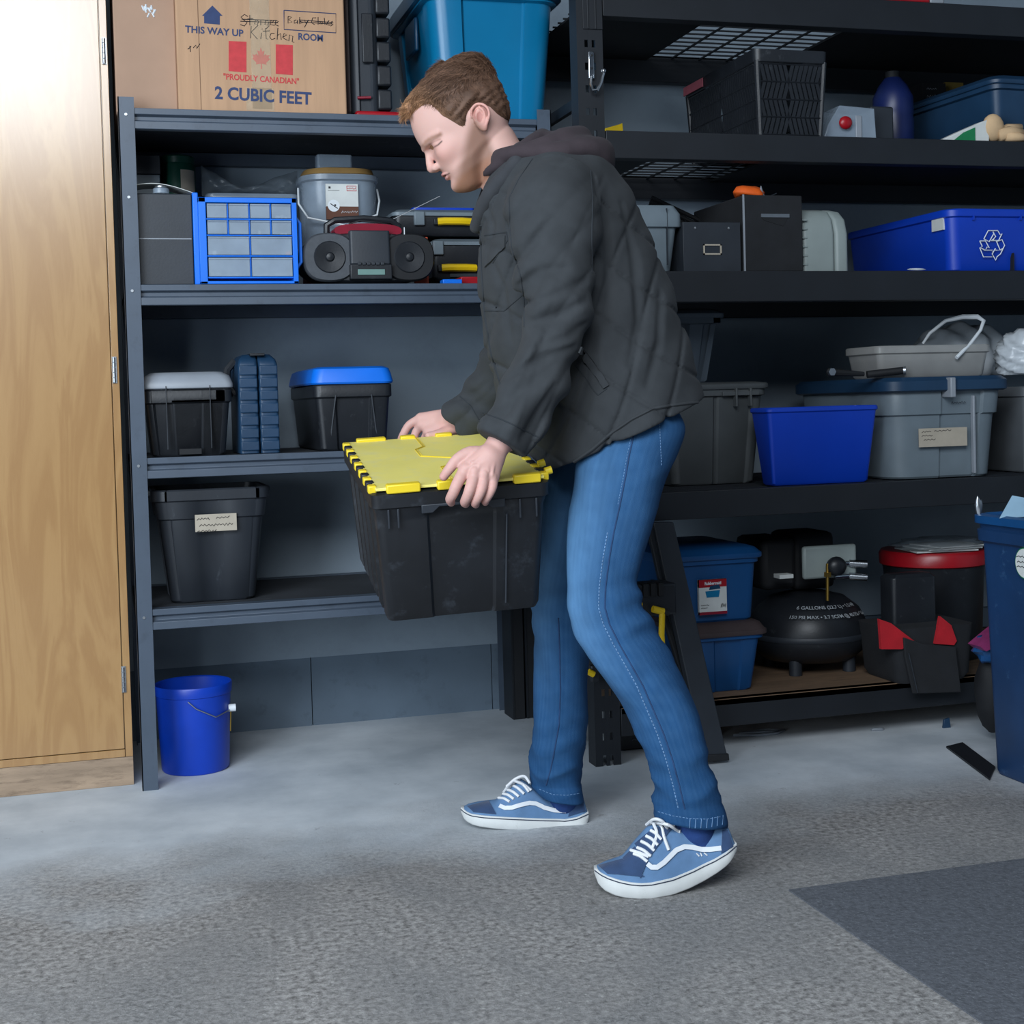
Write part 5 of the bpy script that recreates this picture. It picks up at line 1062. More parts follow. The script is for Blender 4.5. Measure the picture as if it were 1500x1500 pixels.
# ---------------- skin ----------------
person=None
def build_head():
    lo=HC-np.array([.165,.125,.19]);hi=HC+np.array([.175,.125,.155]);G=Grid(lo,hi,.0019)
    d,f,v,w=head_sd(G)
    axh=[Hf,Hw,Hu]
    ws=np.abs(w)
    # eye sockets, lids
    def hp_e(f,v,w=0.):return hp_(f+.001,v-.005,w)
    for s in(-1,1):
        e=sd_ell(G,hp_(.1035,-.0085,s*.034),(.0165,.021,.0105),axh);d=smax(d,-e,.012);e=sd_ell(G,hp_(.083,-.0085,s*.053),(.012,.010,.0085),axh);d=smax(d,-e,.012)
        e=sd_ell(G,hp_(.0745,-.0100,s*.0335),(.0122,.0150,.0112),axh);d=smin(d,e,.004)
        d=smin(d,sd_chain(G,HL([(.1070,.0045,s*.010),(.1005,.0075,s*.028),(.0840,.0080,s*.048),(.067,.005,s*.0605)]),[.0035,.0046,.0044,.003]),.011)
        # lid crease and lash line
        d=smax(d,-sd_chain(G,HL([(.0880,-.0040,s*.020),(.0875,-.0015,s*.032),(.0750,-.0045,s*.0465)]),[.0011,.0013,.0009]),.003)
        d=smax(d,-sd_chain(G,HL([(.0885,-.0150,s*.020),(.0872,-.0175,s*.032),(.0740,-.0145,s*.047)]),[.0009,.0011,.0007]),.003)
        # cheekbone, alae
        d=smin(d,sd_ell(G,hp_(.070,-.030,s*.044),(.02,.016,.016),axh),.028)
        d=smin(d,sd_ell(G,hp_(.1085,-.0445,s*.0125),(.0098,.0062,.0082),axh),.006)
        d=smax(d,-sd_ell(G,hp_(.1135,-.0535,s*.0068),(.0055,.0032,.004),axh),.002)
    d=smin(d,sd_chain(G,HL([(.1015,-.002,0),(.1080,-.016,0),(.1150,-.030,0),(.1172,-.0385,0)]),[.0062,.0072,.0085,.0098]),.009)
    d=smin(d,sd_chain(G,HL([(.1165,-.0405,0),(.1085,-.0490,0)]),[.0088,.005]),.005)
    # lips
    d=smax(d,-sd_chain(G,HL([(.1075,-.0705,0),(.1045,-.0715,.014),(.098,-.0725,.025)]+[]),[.0010,.0009,.0005]),.0022)
    d=smax(d,-sd_chain(G,HL([(.1075,-.0705,0),(.1045,-.0715,-.014),(.098,-.0725,-.025)]),[.0010,.0009,.0005]),.0022)
    for s in(-1,1):
        d=smin(d,sd_chain(G,HL([(.1058,-.0655,s*.003),(.1048,-.0668,s*.013),(.0975,-.0715,s*.0225)]),[.0034,.0027,.0013]),.004)
        d=smin(d,sd_chain(G,HL([(.1008,-.0766,0),(.1012,-.0772,s*.013),(.0955,-.0735,s*.022)]),[.0047,.0038,.0016]),.004)
    d=smin(d,sd_ell(G,hp_(.0905,-.104,0),(.0155,.019,.0135),axh),.014)
    # neck
    N=[PL(706,188,0),PL(723,213,0),PL(741,250,0),PL(765,320,0)]
    d=smin(d,sd_chain(G,N,[.046,.054,.058,.07]),.022)
    # ears
    E0=hp_(-.034,-.0115,0)
    for s in(-1,1):
        def ep(f_,v_,w_):return hp_(-.0365+(f_+.0345)*.86+.0075,-.0095+(v_+.0095)*.88-.0125,s*w_)
        base=sd_ell(G,ep(-.0345,-.0095,.0765),(.0166,.0080,.0275),[Hf*.83+Hu*.56,Hw,Hu*.83-Hf*.56]);bowl=sd_ell(G,ep(-.0305,-.0085,.0885),(.0106,.0085,.0195),[Hf*.83+Hu*.56,Hw,Hu*.83-Hf*.56])
        e=smax(base,-bowl,.003)
        hel=[(-.0155,.0035,.076),(-.0235,.0165,.081),(-.0405,.0205,.084),(-.0535,.0105,.087),(-.0575,-.004,.0885),(-.0525,-.018,.087),(-.040,-.0285,.083),(-.0290,-.035,.079)]
        e=smin(e,sd_chain(G,[ep(*p) for p in cr(hel,3)],[.0031]*22),.004)
        e=smin(e,sd_ell(G,ep(-.0235,-.0355,.0765),(.0072,.0042,.0082),axh),.006)
        ah=[(-.043,.010,.083),(-.046,-.002,.0845),(-.041,-.0155,.083),(-.031,-.024,.081)];e=smin(e,sd_chain(G,[ep(*p) for p in cr(ah,3)],[.0026]*10),.003)
        e=smin(e,sd_ell(G,ep(-.0165,-.0105,.077),(.0035,.0035,.006),axh),.003)
        d=smin(d,e,.004)
    V,F=nets(G,d);V=relax(V,F,1,.35)
    q=V-HC;f_=q@Hf;v_=q@Hu;w_=q@Hw
    col=np.tile(np.array(lin((206,164,152))),(len(V),1))
    def blend(m,c):
        nonlocal col;m=np.clip(m,0,1)[:,None];col=col*(1-m)+np.array(lin(c))*m
    g=lambda cf,cv,cw,rf,rv,rw:np.exp(-(((f_-cf)/rf)**2+((v_-cv)/rv)**2+((np.abs(w_)-cw)/rw)**2))
    blend(.45*g(.075,-.038,.045,.03,.02,.02),(222,150,140));blend(.4*g(.117,-.04,0,.02,.012,.012),(216,150,142))
    ear=(np.abs(w_)>.0775)&(f_<-.004)&(f_>-.065)&(v_>-.062)&(v_<.02);blend(.5*ear,(206,138,126))
    # stubble
    vl=-.022-(f_-.012)*.80;jaw=sstep(.006,-.026,v_-vl)*sstep(-.030,-.008,f_+.25*np.clip(v_+.06,-.06,.0));jl=jaw*0
    must=g(.108,-.0585,0,.02,.007,.022)
    st=np.clip(np.maximum(jaw,must*.7),0,1);st*=sstep(-.150,-.128,v_)
    blend(st*.88,(134,98,80));blend(.4*st*sstep(-.088,-.105,v_),(158,106,74))
    blend(.85*g(.105,-.0665,0,.012,.0042,.019)+.85*g(.102,-.0775,0,.012,.0045,.018),(190,108,108))
    blend(.9*g(.1075,-.0712,0,.01,.0014,.024),(96,52,50))
    # brows, lashes
    Pw=PO+np.outer(V[:,0],PR)+np.outer(-np.abs(V[:,1]),PA);Pw[:,2]+=V[:,2];Pc=Pw-CAM;dd_=Pc@fw;U_=np.stack([CX+FPX*(Pc@r2)/dd_,CY+FPX*(Pc@d2)/dd_],1)
    def stroke(P_,r_,m_,c_):   # fine facial lines, laid out in side view and mirrored
        best=np.full(len(V),99.)
        for a,b in zip(P_[:-1],P_[1:]):
            A=np.array(a,float);B=np.array(b,float);t=np.clip(((U_-A)@(B-A))/((B-A)@(B-A)),0,1);best=np.minimum(best,np.linalg.norm(U_-A-t[:,None]*(B-A),axis=1))
        blend(m_*np.exp(-(best/r_)**2)*(f_>.03),c_)
    stroke([(618,215),(624,207.5),(632,201.5),(645,197)],3.0,.62,(136,96,70))
    stroke([(629,217.5),(636,215.5),(642,212),(647,207)],1.15,.95,(60,42,36))
    stroke([(629,212),(636,207.5),(645,204)],1.2,.45,(130,86,74))
    stroke([(645,260.3),(651,258),(658,254)],1.1,.9,(90,48,46))
    blend(.35*g(.088,-.014,.045,.012,.008,.01),(176,120,110))
    blend(.45*g(.098,-.006,.018,.012,.012,.008),(186,134,122));blend(.5*(ear&(np.abs(w_)<.0815)&(f_<-.014)&(f_>-.035)&(v_>-.038)&(v_<-.004)),(150,84,76))
    return V,F,col,G
HAIRLINE=[(.13,.074),(.098,.076),(.078,.079),(.056,.074),(.046,.068),(.0405,.052),(.039,.031),(.031,.013),(.0200,-.012),(.011,-.018),(.0035,-.010),(-.008,.001),(-.028,.008),(-.046,.002),(-.058,-.014),(-.0630,-.034),(-.073,-.056),(-.084,-.073),(-.15,-.078),(-.15,.2),(.13,.2)]
def polydist(f,v,P):
    sh=f.shape;f=f.ravel();v=v.ravel();D=np.full(f.shape,9.,np.float32);ins=np.zeros(f.shape,bool);n=len(P)
    for i in range(n):
        ax,ay=P[i];bx,by=P[(i+1)%n];ex,ey=bx-ax,by-ay;t=np.clip(((f-ax)*ex+(v-ay)*ey)/(ex*ex+ey*ey),0,1);D=np.minimum(D,(f-ax-t*ex)**2+(v-ay-t*ey)**2)
        if ay!=by:ins^=((ay>v)!=(by>v))&(f<ex*(v-ay)/ey+ax)
    D=np.sqrt(D);return np.where(ins,D,-D).reshape(sh)
def build_hair():
    lo=HC-np.array([.165,.1,.07]);hi=HC+np.array([.14,.1,.165]);G=Grid(lo,hi,.0022)
    d,f,v,w=head_sd(G)
    band=(d>-.01)&(d<.035);pd=np.full(f.shape,-.02,np.float32);pd[band]=polydist(f[band],v[band],HAIRLINE)
    front=sstep(.02,.09,f);th=np.clip(pd*.55-.0008,-.006,1)
    mx=.0075+.0055*sstep(.03,.09,v)+.007*front*sstep(.06,.09,v)-.0015*sstep(.02,-.04,v);mx=mx-.0065*sstep(.112,.132,v);th=np.minimum(th+.0005,mx)
    wob=.0008*np.sin(95*f+60*w+12*np.sin(40*v))*np.sin(70*w-50*v)+.0011*np.sin(210*w+90*f);th=th+np.where(th>.004,wob,0)
    # fringe tuft swept forward
    D=d-th
    tuft=sd_chain(G,HL([(-.035,.117,0),(.010,.115,0),(.045,.106,0),(.072,.098,0),(.089,.088,0.0),(.0965,.083,.012)]),[.0135,.0135,.0140,.013,.0095,.005]);tuft=np.minimum(tuft,sd_chain(G,HL([(.06,.1,.02),(.086,.093,.028),(.090,.082,.034)]),[.012,.008,.004]))
    D=smin(D,tuft,.008)
    V,F=nets(G,D.astype(np.float32));q=V-HC;f_=q@Hf;v_=q@Hu;w_=q@Hw
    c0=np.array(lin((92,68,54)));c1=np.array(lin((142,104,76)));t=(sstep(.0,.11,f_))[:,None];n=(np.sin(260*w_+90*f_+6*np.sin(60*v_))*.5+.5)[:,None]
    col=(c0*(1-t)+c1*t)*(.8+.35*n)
    # strands
    nv=len(V);e1=V[F[:,1]]-V[F[:,0]];e2=V[F[:,2]]-V[F[:,0]];fn=np.cross(e1,e2);fn/=np.linalg.norm(fn,axis=1)[:,None]+1e-12
    fc=V[F].mean(1);qq=fc-HC;ff=qq@Hf;vv=qq@Hu;ww=qq@Hw;p_=polydist(ff,vv,HAIRLINE);ok=(p_>.001);ok&=((fn@np.array([0,0,1.])>-.6));I=np.where(ok)[0];r=np.random.RandomState(2);I=r.choice(I,26000)
    VV=[V];FF=[];CC=[col];base=len(V);m=len(I);P=fc[I];N=fn[I];fI,vI=ff[I],vv[I]
    # combing direction: forward & slightly down on top, down/back at the sides
    topw=sstep(.02,.09,vI)[:,None];dirn=topw*(Hf*1.0+Hu*.12)+(1-topw)*(-Hu*.85-Hf*.35);sidef=(sstep(.02,.06,fI)*(1-sstep(.06,.09,vI)))[:,None];dirn=dirn*(1-sidef)+sidef*(Hf*.9-Hu*.25)
    dirn=dirn+r.randn(m,3)*.28;dirn-=N*(dirn*N).sum(1)[:,None];dirn/=np.linalg.norm(dirn,axis=1)[:,None]
    Ln=(.009+.012*sstep(.02,.1,vI)+.002*sstep(.05,.09,fI))*r.uniform(.6,1.2,m);side=np.cross(N,dirn)
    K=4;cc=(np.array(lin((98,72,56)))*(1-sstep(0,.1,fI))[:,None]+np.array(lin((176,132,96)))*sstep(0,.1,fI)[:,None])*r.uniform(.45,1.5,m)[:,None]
    rings=[]
    for k in range(K):
        t=k/(K-1);c=P-N*.0012+dirn*(Ln*t)[:,None]+N*(Ln*(.30*t-.22*t*t))[:,None];w0=.00065*(1-t*.75)
        rings.append(np.stack([c+side*w0,c+N*w0*1.3,c-side*w0],1))
    A=np.stack(rings,1).reshape(-1,3);VV.append(A);CC.append(np.repeat(cc,3*K,0))
    b=base+np.arange(m)*3*K
    for k in range(K-1):
        for j in range(3):
            j2=(j+1)%3;FF.append(np.stack([b+k*3+j,b+k*3+j2,b+(k+1)*3+j2,b+(k+1)*3+j],1))
    return np.vstack(VV),np.vstack([F]+FF),np.vstack(CC)
# hands, from pixel landmarks
def chain(G,D,pts,rad,k=.004,n=3):
    P=[];R=[]
    A=cr([list(PL(p[0],p[1],p[2]))+[r_] for p,r_ in zip(pts,rad)],n);c=sd_chain(G,A[:,:3],A[:,3]);return c if D is None else smin(D,c,k)
def skin_cols(V,base=(206,162,152)):
    return np.tile(np.array(lin(base)),(len(V),1))
def hand_near():
    y0=-.335;c=PL(700,690,y0);G=Grid(c-np.array([.085,.065,.095]),c+np.array([.085,.085,.095]),.00155)
    D=chain(G,None,[(745,630,-.285),(728,655,-.30),(716,672,-.312)],[.030,.0255,.025])
    # palm / back of the hand
    for a,b,ra in(((712,664,-.318),(682,687,-.322),.0135),((716,668,-.322),(695,693,-.328),.0140),((722,672,-.320),(709,697,-.327),.0140),((728,672,-.312),(722,698,-.320),.0130),((722,665,-.300),(700,690,-.300),.016)):
        D=chain(G,D,[a,((a[0]+b[0])/2,(a[1]+b[1])/2,(a[2]+b[2])/2),b],[ra*1.12,ra*1.1,ra],.011)
    fin=[[(682,687,-.322),(670,708,-.338),(664,722,-.335),(659.5,731,-.322),(661,736,-.305)],[(696,692,-.328),(690,712,-.345),(685,726,-.342),(681,735,-.327),(682,738,-.308)],[(709,696,-.327),(706,714,-.342),(701,727,-.340),(696,736,-.326),(697,739,-.306)],[(722,698,-.319),(721,713,-.333),(716,725,-.331),(711,733,-.319),(711,736,-.302)]]
    rr=[[.0130,.0116,.0106,.0099,.0084],[.0130,.0117,.0104,.0098,.0085],[.0122,.0109,.0098,.0092,.0079],[.0110,.0098,.0088,.0083,.0072]]
    T=None
    for f_,r_ in zip(fin,rr):
        q=chain(G,None,f_,r_);T=q if T is None else smin(T,q,.0016)
    D=smin(D,T,.006)
    th=chain(G,None,[(712,668,-.300),(690,664,-.305),(671,672,-.312),(659,686,-.312),(650,698,-.306)],[.019,.0150,.0118,.0105,.0090]);D=smin(D,th,.007)
    # knuckles, tendons, veins
    for p in((682,686,-.3345),(695,690,-.3415),(709,695,-.341),(721,698,-.333)):D=smin(D,sd_ell(G,PL(*p),(.0062,.0040,.0062)),.008)
    for a,b in(((684,686),(712,664)),((697,690),(716,664)),((710,694),(720,667)),((721,696),(724,672))):
        D=smin(D,chain(G,None,[(a[0],a[1],-.3375),((a[0]+b[0])/2,(a[1]+b[1])/2,-.3365),(b[0],b[1],-.333)],[.0016,.0014,.001]),.005)
    for a in([(690,676,-.3375),(703,679,-.339),(712,675,-.338),(722,660,-.330)],[(700,690,-.341),(703,679,-.339)],[(716,690,-.339),(712,675,-.338)]):D=smin(D,chain(G,None,a,[.0015]*len(a)),.003)
    V,F=nets(G,D);V=relax(V,F,1,.3)
    col=skin_cols(V)
    def bl(c,r_,cc,a):
        nonlocal col;m=(a*np.exp(-(np.linalg.norm(V-PL(*c),axis=1)/r_)**2))[:,None];col=col*(1-m)+np.array(lin(cc))*m
    for f_ in fin:
        bl(f_[1],.009,(196,132,124),.4);bl(f_[0],.01,(202,140,130),.35);bl(f_[-2],.011,(196,128,120),.55)
    bl((650,698,-.306),.012,(206,136,128),.5)
    # nails: lighter plates at the thumb tip
    return V,F,col
def hand_far():
    c=PL(630,620,.31);G=Grid(c-np.array([.09,.075,.075]),c+np.array([.10,.07,.06]),.0017)
    D=chain(G,None,[(690,606,.30),(672,612,.305),(655,616,.31)],[.030,.0265,.025])
    for a,b,ra in(((660,606,.318),(617,612,.332),.0125),((660,613,.315),(618,622,.325),.0135),((662,622,.308),(628,632,.312),.0135),((666,628,.300),(640,638,.300),.0125)):
        D=chain(G,D,[a,((a[0]+b[0])/2,(a[1]+b[1])/2,(a[2]+b[2])/2),b],[ra*1.1,ra*1.1,ra],.011)
    fin=[[(616,613,.332),(600,622,.338),(592,634,.334),(587,645,.324),(587,655,.312)],[(620,622,.326),(610,632,.334),(606,644,.330),(603,656,.318)],[(628,632,.314),(622,642,.325),(619,653,.322),(618,663,.312)],[(640,638,.302),(636,647,.312),(634,657,.312),(634,664,.304)]]
    rr=[[.0115,.0102,.0095,.0088,.0078],[.0115,.0104,.0095,.0084],[.0112,.0098,.009,.008],[.0102,.009,.0082,.0072]];T=None
    for f_,r_ in zip(fin,rr):
        q=chain(G,None,f_,r_);T=q if T is None else smin(T,q,.0016)
    D=smin(D,T,.006)
    th=chain(G,None,[(668,625,.300),(655,632,.287),(640,636,.275),(628,638,.268)],[.0165,.013,.0108,.0088]);D=smin(D,th,.008)
    V,F=nets(G,D);V=relax(V,F,1,.3);col=skin_cols(V)
    for f_ in fin[:2]:
        m=(.5*np.exp(-(np.linalg.norm(V-PL(*f_[-2]),axis=1)/.012)**2))[:,None];col=col*(1-m)+np.array(lin((206,134,124)))*m
    m=(.35*np.exp(-(np.linalg.norm(V-PL(660,628,.29),axis=1)/.02)**2))[:,None];col=col*(1-m)+np.array(lin((226,150,132)))*m
    return V,F,col
skin=bpy.data.materials.new('skin');skin.use_nodes=True;_n=skin.node_tree;_b=_n.nodes['Principled BSDF'];_a=_n.nodes.new('ShaderNodeAttribute');_a.attribute_name='Col';_n.links.new(_a.outputs['Color'],_b.inputs['Base Color']);_b.inputs['Roughness'].default_value=.62;_b.inputs['Subsurface Weight'].default_value=.12;_b.inputs['Subsurface Radius'].default_value=(.012,.004,.002);_b.inputs['Subsurface Scale'].default_value=.6
_z=_n.nodes.new('ShaderNodeTexNoise');_z.inputs['Scale'].default_value=420;_tc=_n.nodes.new('ShaderNodeTexCoord');_n.links.new(_tc.outputs['Object'],_z.inputs[0]);_bp=_n.nodes.new('ShaderNodeBump');_bp.inputs['Strength'].default_value=.12;_bp.inputs['Distance'].default_value=.001;_n.links.new(_z.outputs[0],_bp.inputs['Height']);_n.links.new(_bp.outputs[0],_b.inputs['Normal'])
def hidden_body():
    G=Grid((-.36,-.42,.04),(.42,.42,1.52),.013)
    D=sd_tube(G,[(735,250,850,262,0,.07),(735,310,885,310,0,.15),(735,400,925,395,0,.145),(765,500,960,490,0,.13),(800,600,985,585,0,.14),(850,650,985,640,0,.14)])
    D=smin(D,sd_chain(G,[PL(720,225,0),PL(775,290,0)],[.056,.062]),.03)
    D=smin(D,sd_chain(G,[PL(815,285,-.16),PL(812,470,-.235),PL(738,645,-.290)],[.056,.044,.028]),.03)
    D=smin(D,sd_chain(G,[PL(795,300,.15),PL(770,500,.25),PL(680,612,.302)],[.056,.044,.028]),.03)
    D=smin(D,sd_chain(G,[PL(915,660,-.09),PL(885,880,-.15),PL(972,1050,-.205),PL(1010,1190,-.237)],[.06,.04,.036,.03]),.03)
    D=smin(D,sd_chain(G,[PL(870,660,.10),PL(822,885,.17),PL(818,1150,.245)],[.06,.04,.03]),.03)
    return nets(G,D)
Vh,Fh,Ch,Gh=build_head()
parts=[(Vh,Fh,Ch)];a=hand_near();parts.append(a);a=hand_far();parts.append(a);b_=hidden_body();parts.append((b_[0],b_[1],skin_cols(b_[0])))
V=np.vstack([p[0] for p in parts]);C_=np.vstack([p[2] for p in parts]);off=0;FF=[]
for p in parts:FF.append(p[1]+off);off+=len(p[0])
me=npmesh('person',V,np.vstack(FF));C4=np.hstack([C_,np.ones((len(C_),1))])
person=link_me('person',me,skin,None,tuple(PO),(0,0,PRZ),True,0,180,C4)
props(person,'young man in a dark quilted jacket and blue jeans walking left, carrying the yellow-lidded crate','person')
# hair
hairm=mat('auburn_hair',(120,84,60),.62,0,.15,90,attr='Col',spec=.25)
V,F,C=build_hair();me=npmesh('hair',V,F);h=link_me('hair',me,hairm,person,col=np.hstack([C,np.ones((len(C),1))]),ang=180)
# ---------------- jacket ----------------
NS=[(776,280,872,292,-.145,.074),(745,296,874,296,-.18,.082),(745,330,877,330,-.205,.078),(751,375,872,385,-.22,.073),(763,425,864,440,-.235,.068),(765,480,858,495,-.245,.066),(751,530,838,543,-.262,.064),(730,575,815,585,-.278,.060),(712,612,793,625,-.288,.056),(700,640,772,664,-.294,.050),(694,655,764,682,-.297,.048)]
FS=[(750,250,860,285,.135,.085),(735,310,850,320,.19,.08),(722,400,820,410,.215,.073),(712,470,790,500,.235,.068),(712,515,775,565,.255,.062),(690,550,742,605,.275,.056),(664,580,712,632,.290,.050),(645,594,690,642,.298,.047),(634,602,676,652,.300,.046)]
TS=[(765,288,868,282,0,.055),(720,300,893,290,0,.125),(702,312,915,302,0,.182),(699,345,934,325,0,.195),(702,400,957,385,0,.195),(708,455,977,435,0,.192),(717,510,997,495,0,.19),(737,570,1014,545,0,.192),(770,635,1025,580,0,.197),(815,702,1030,604,0,.20),(835,730,1034,625,0,.20)]
def build_jacket(res=.0046):
    G=Grid((-.52,-.40,.80),(.30,.40,1.62),res)
    T=sd_tube(G,TS,3);A=sd_tube(G,NS,3);B=sd_tube(G,FS,3)
    x,y,z=G.xyz();x=np.broadcast_to(x,G.n);z3=np.broadcast_to(z,G.n)
    # cut sleeves at the cuffs
    def cut(D,p0,p1):
        p0=np.array(p0);p1=np.array(p1);n=(p1-p0)/np.linalg.norm(p1-p0);return smax(D,((x-p1[0])*n[0]+(y-p1[1])*n[1]+(z-p1[2])*n[2]).astype(np.float32),.006)
    ca=PL(736,652,-.293);na=ca-PL(762,605,-.28);na/=np.linalg.norm(na)
    A=cut(A,PL(762,605,-.28),PL(736,652,-.293));B=cut(B,PL(702,590,.28),PL(667,618,.298))
    # hem
    h1=PL(824,687,-.19);h2=PL(1026,591,-.15);t=h2-h1;t/=np.linalg.norm(t);n=np.array([t[2],0,-t[0]]);
    hem=((x-h1[0])*n[0]+(z-h1[2])*n[2]).astype(np.float32)
    # front edge drops a little less than the side
    up=sstep(1.40,1.25,z3);k=.034*(1-up)+.012*up
    D=smin(smin(T,A,k),B,k)
    T2=smax(T,hem,.006)
    D=smax(D,np.where(np.minimum(A,B)<T-.004,-1,hem),.004) if False else D
    D=np.where(T<=np.minimum(A,B),smax(D,hem,.006),D)
    D=np.maximum(D,np.where(np.minimum(A,B)>.0,hem,-1))
    # collar opening for the neck
    # folds and quilting
    an=(A<T)&(A<.03);fn_=(B<T)&(B<.03)
    y3=np.broadcast_to(y,G.n)
    s=z3*.94-x*.35
    wrp=.35*np.sin(9*x+5*y3)+.6*np.sin(7*z3-4*y3+1)
    el=np.exp(-((z3-1.17)/.16)**2)+.7*np.exp(-((z3-.99)/.07)**2)+.35
    fold=.0050*(1-np.abs(np.sin(s*46+wrp*2.2)))**2*0+.0040*np.sin(s*58+wrp*2.5+2*np.sin(x*30))*np.sin(s*23+x*19+.7)
    fold+=.0032*(np.abs(np.sin(s*31-x*26+wrp*2))**.6-.6)
    sl=np.where(an|fn_,fold*el*2.0,0)
    body=.0045*np.sin(x*22+z3*9+2*np.sin(z3*7))*np.sin(z3*8+x*5)+.0022*np.sin(x*55-z3*34+wrp*2)
    tor=np.where(~(an|fn_),body,0)
    # quilting: large diamonds of stitching
    def groove(c,L,w_,dep):
        g=np.abs(((c/L)%1)-.5)*L;return -dep*np.exp(-((L/2-g)/w_)**2)+dep*.55*np.sqrt(np.clip((L/2-g)/(L/2),0,1))
    q=groove(x*.50+z3*.87+.02*np.sin(9*x),.108,.004,.0042)*0.75+groove(x*.93-z3*.37+.012*np.sin(11*z3),.098,.004,.0042)*.75
    q=np.where(an|fn_,q*.4,q*1.6)*sstep(1.52,1.44,z3)
    D=D-(sl+tor+q).astype(np.float32)
    D=smax(D,np.where(np.minimum(A,B)>.004,hem,-1),.003);cA=((x-ca[0])*na[0]+(y-ca[1])*na[1]+(z-ca[2])*na[2]);D=np.where(A<np.minimum(T,B),smax(D,cA,.004),D)
    # crease where the near sleeve lies on the body
    if cr_bv is not None:
        Z=G.full()
        for P_,r_ in CREASES:
            Q=[drape(cr_bv,a,b,.003) for a,b in dense(P_,14)];Q=[tuple(q[0]) for q in Q if q]
            if len(Q)>1:n_=len(Q);Z=sd_chain(G,Q,[r_*(.25+.75*math.sin(math.pi*(i+.5)/n_)) for i in range(n_)],Z)
        D=smax(D,-Z,.014)
    V,F=nets(G,D.astype(np.float32));return relax(V,F,1,.35),F
CREASES=[([(766,446),(800,436),(858,412)],.006),([(772,474),(822,462),(860,438)],.007),([(790,505),(830,495),(856,476)],.007),([(752,548),(790,528),(842,508)],.008),([(745,585),(785,558),(820,525)],.006),([(765,640),(790,600),(812,566)],.006),([(752,392),(772,366),(800,330)],.006),([(756,420),(790,398),(830,392)],.005),([(872,270),(888,330),(893,420),(884,470)],.010),([(912,300),(930,380),(936,470),(922,535)],.009),([(968,430),(966,500),(948,565)],.007),([(872,480),(868,560),(842,640)],.010),([(724,390),(738,430),(748,500)],.007),([(712,300),(722,330),(716,380)],.006),([(720,620),(745,600),(760,570)],.005),([(668,585),(700,575),(722,548)],.006)]
cr_bv=None;V,F=build_jacket(.011)
cr_bv=BVHTree.FromPolygons([Vector(v) for v in V],[tuple(f) for f in F.tolist()]);V,F=build_jacket()
def canvas(name,col,bsc=900,**k):
    m=mat(name,col,.9,0,.10,26,.35,bsc,col2=None,sheen=.03,spec=.25,**k);return m
jm=canvas('charcoal_canvas',(55,58,61));me=npmesh('jacket',V,F);jacket=link_me('jacket',me,jm,person,ang=180)
jb=bvh_of(jacket)
stitch=mat('dark_stitching',(40,45,50),.9)
# seams, pockets, hem, cuffs
mb=MB();drape_tube(mb,jb,[(824,686),(846,673),(868,658),(893,636),(925,614),(957,598),(990,593),(1025,589)],.0036,.0005);mb.build('hem_binding',jm,jacket)
mb=MB()
for P in([(780,233),(760,262),(746,290),(747,330),(750,365),(762,402),(768,440),(768,478)],[(865,250),(868,290),(867,340),(867,400)]):drape_tube(mb,jb,P,.0015,.0003)
mb.build('armhole_seam',stitch,jacket)
mb=MB()
for P in([(710,345),(742,340)],[(710,455),(738,456),(766,432)],[(742,340),(744,352),(722,385)]):drape_tube(mb,jb,P,.0013,.0004)
mb.build('seam',stitch,jacket)
mb=MB()
fl_=[(708,352),(722,349),(742,345)];V0=[];
def patch(bv,quad,nu,nv,off,th,m,name,par):
    """a draped flap: quad of pixels TL,TR,BR,BL"""
    g=[]
    for j in range(nv):
        row=[]
        for i in range(nu):
            u=i/(nu-1);v=j/(nv-1);p=[(1-v)*((1-u)*quad[0][k]+u*quad[1][k])+v*((1-u)*quad[3][k]+u*quad[2][k]) for k in(0,1)]
            h=drape(bv,p[0],p[1],off+(.002*v));
            if h is None:return None
            row.append(h)
        g.append(row)
    V=[];F=[]
    for row in g:
        for p,n in row:V.append(p)
    for row in g:
        for p,n in row:V.append(p-n*th)
    N=nu*nv
    for j in range(nv-1):
        for i in range(nu-1):
            a=j*nu+i;F.append((a,a+1,a+nu+1,a+nu));F.append((N+a,N+a+nu,N+a+nu+1,N+a+1))
    edge=[i for i in range(nu)]+[j*nu+nu-1 for j in range(1,nv)]+[(nv-1)*nu+i for i in range(nu-2,-1,-1)]+[j*nu for j in range(nv-2,0,-1)]
    for a,b in zip(edge,edge[1:]+edge[:1]):F.append((a,N+a,N+b,b))
    mb=MB();mb.V=[tuple(v) for v in V];mb.F=F;return mb.build(name,m,par,smooth=True)
patch(jb,[(713,352),(741,345),(741,362),(712,392)],8,8,.003,.005,jm,'pocket_flap',jacket)
mb=MB();drape_ribbon(mb,jb,[(848,512),(862,530),(876,548),(888,567)],.014,.001,.004);mb.build('pocket_welt',jm,jacket)
mb=MB();drape_tube(mb,jb,[(852,510),(868,530),(882,550),(890,566)],.0022,.0005);mb.build('pocket_slit',M['blackdull'],jacket)
mb=MB();drape_tube(mb,jb,[(841,535),(857,553),(868,570),(876,579),(889,569)],.0011,.0004);mb.build('pocket_stitch',stitch,jacket)
mb=MB();drape_tube(mb,jb,[(706,605),(728,612),(752,622),(788,640)],.0013,.0004);drape_tube(mb,jb,[(671,578),(690,596),(703,618)],.0013,.0004);mb.build('cuff_seam',stitch,jacket)
# front placket edge
mb=MB();drape_tube(mb,jb,[(704,330),(706,400),(710,460),(720,520),(733,562)],.0025,.0003);mb.build('placket_edge',stitch,jacket)
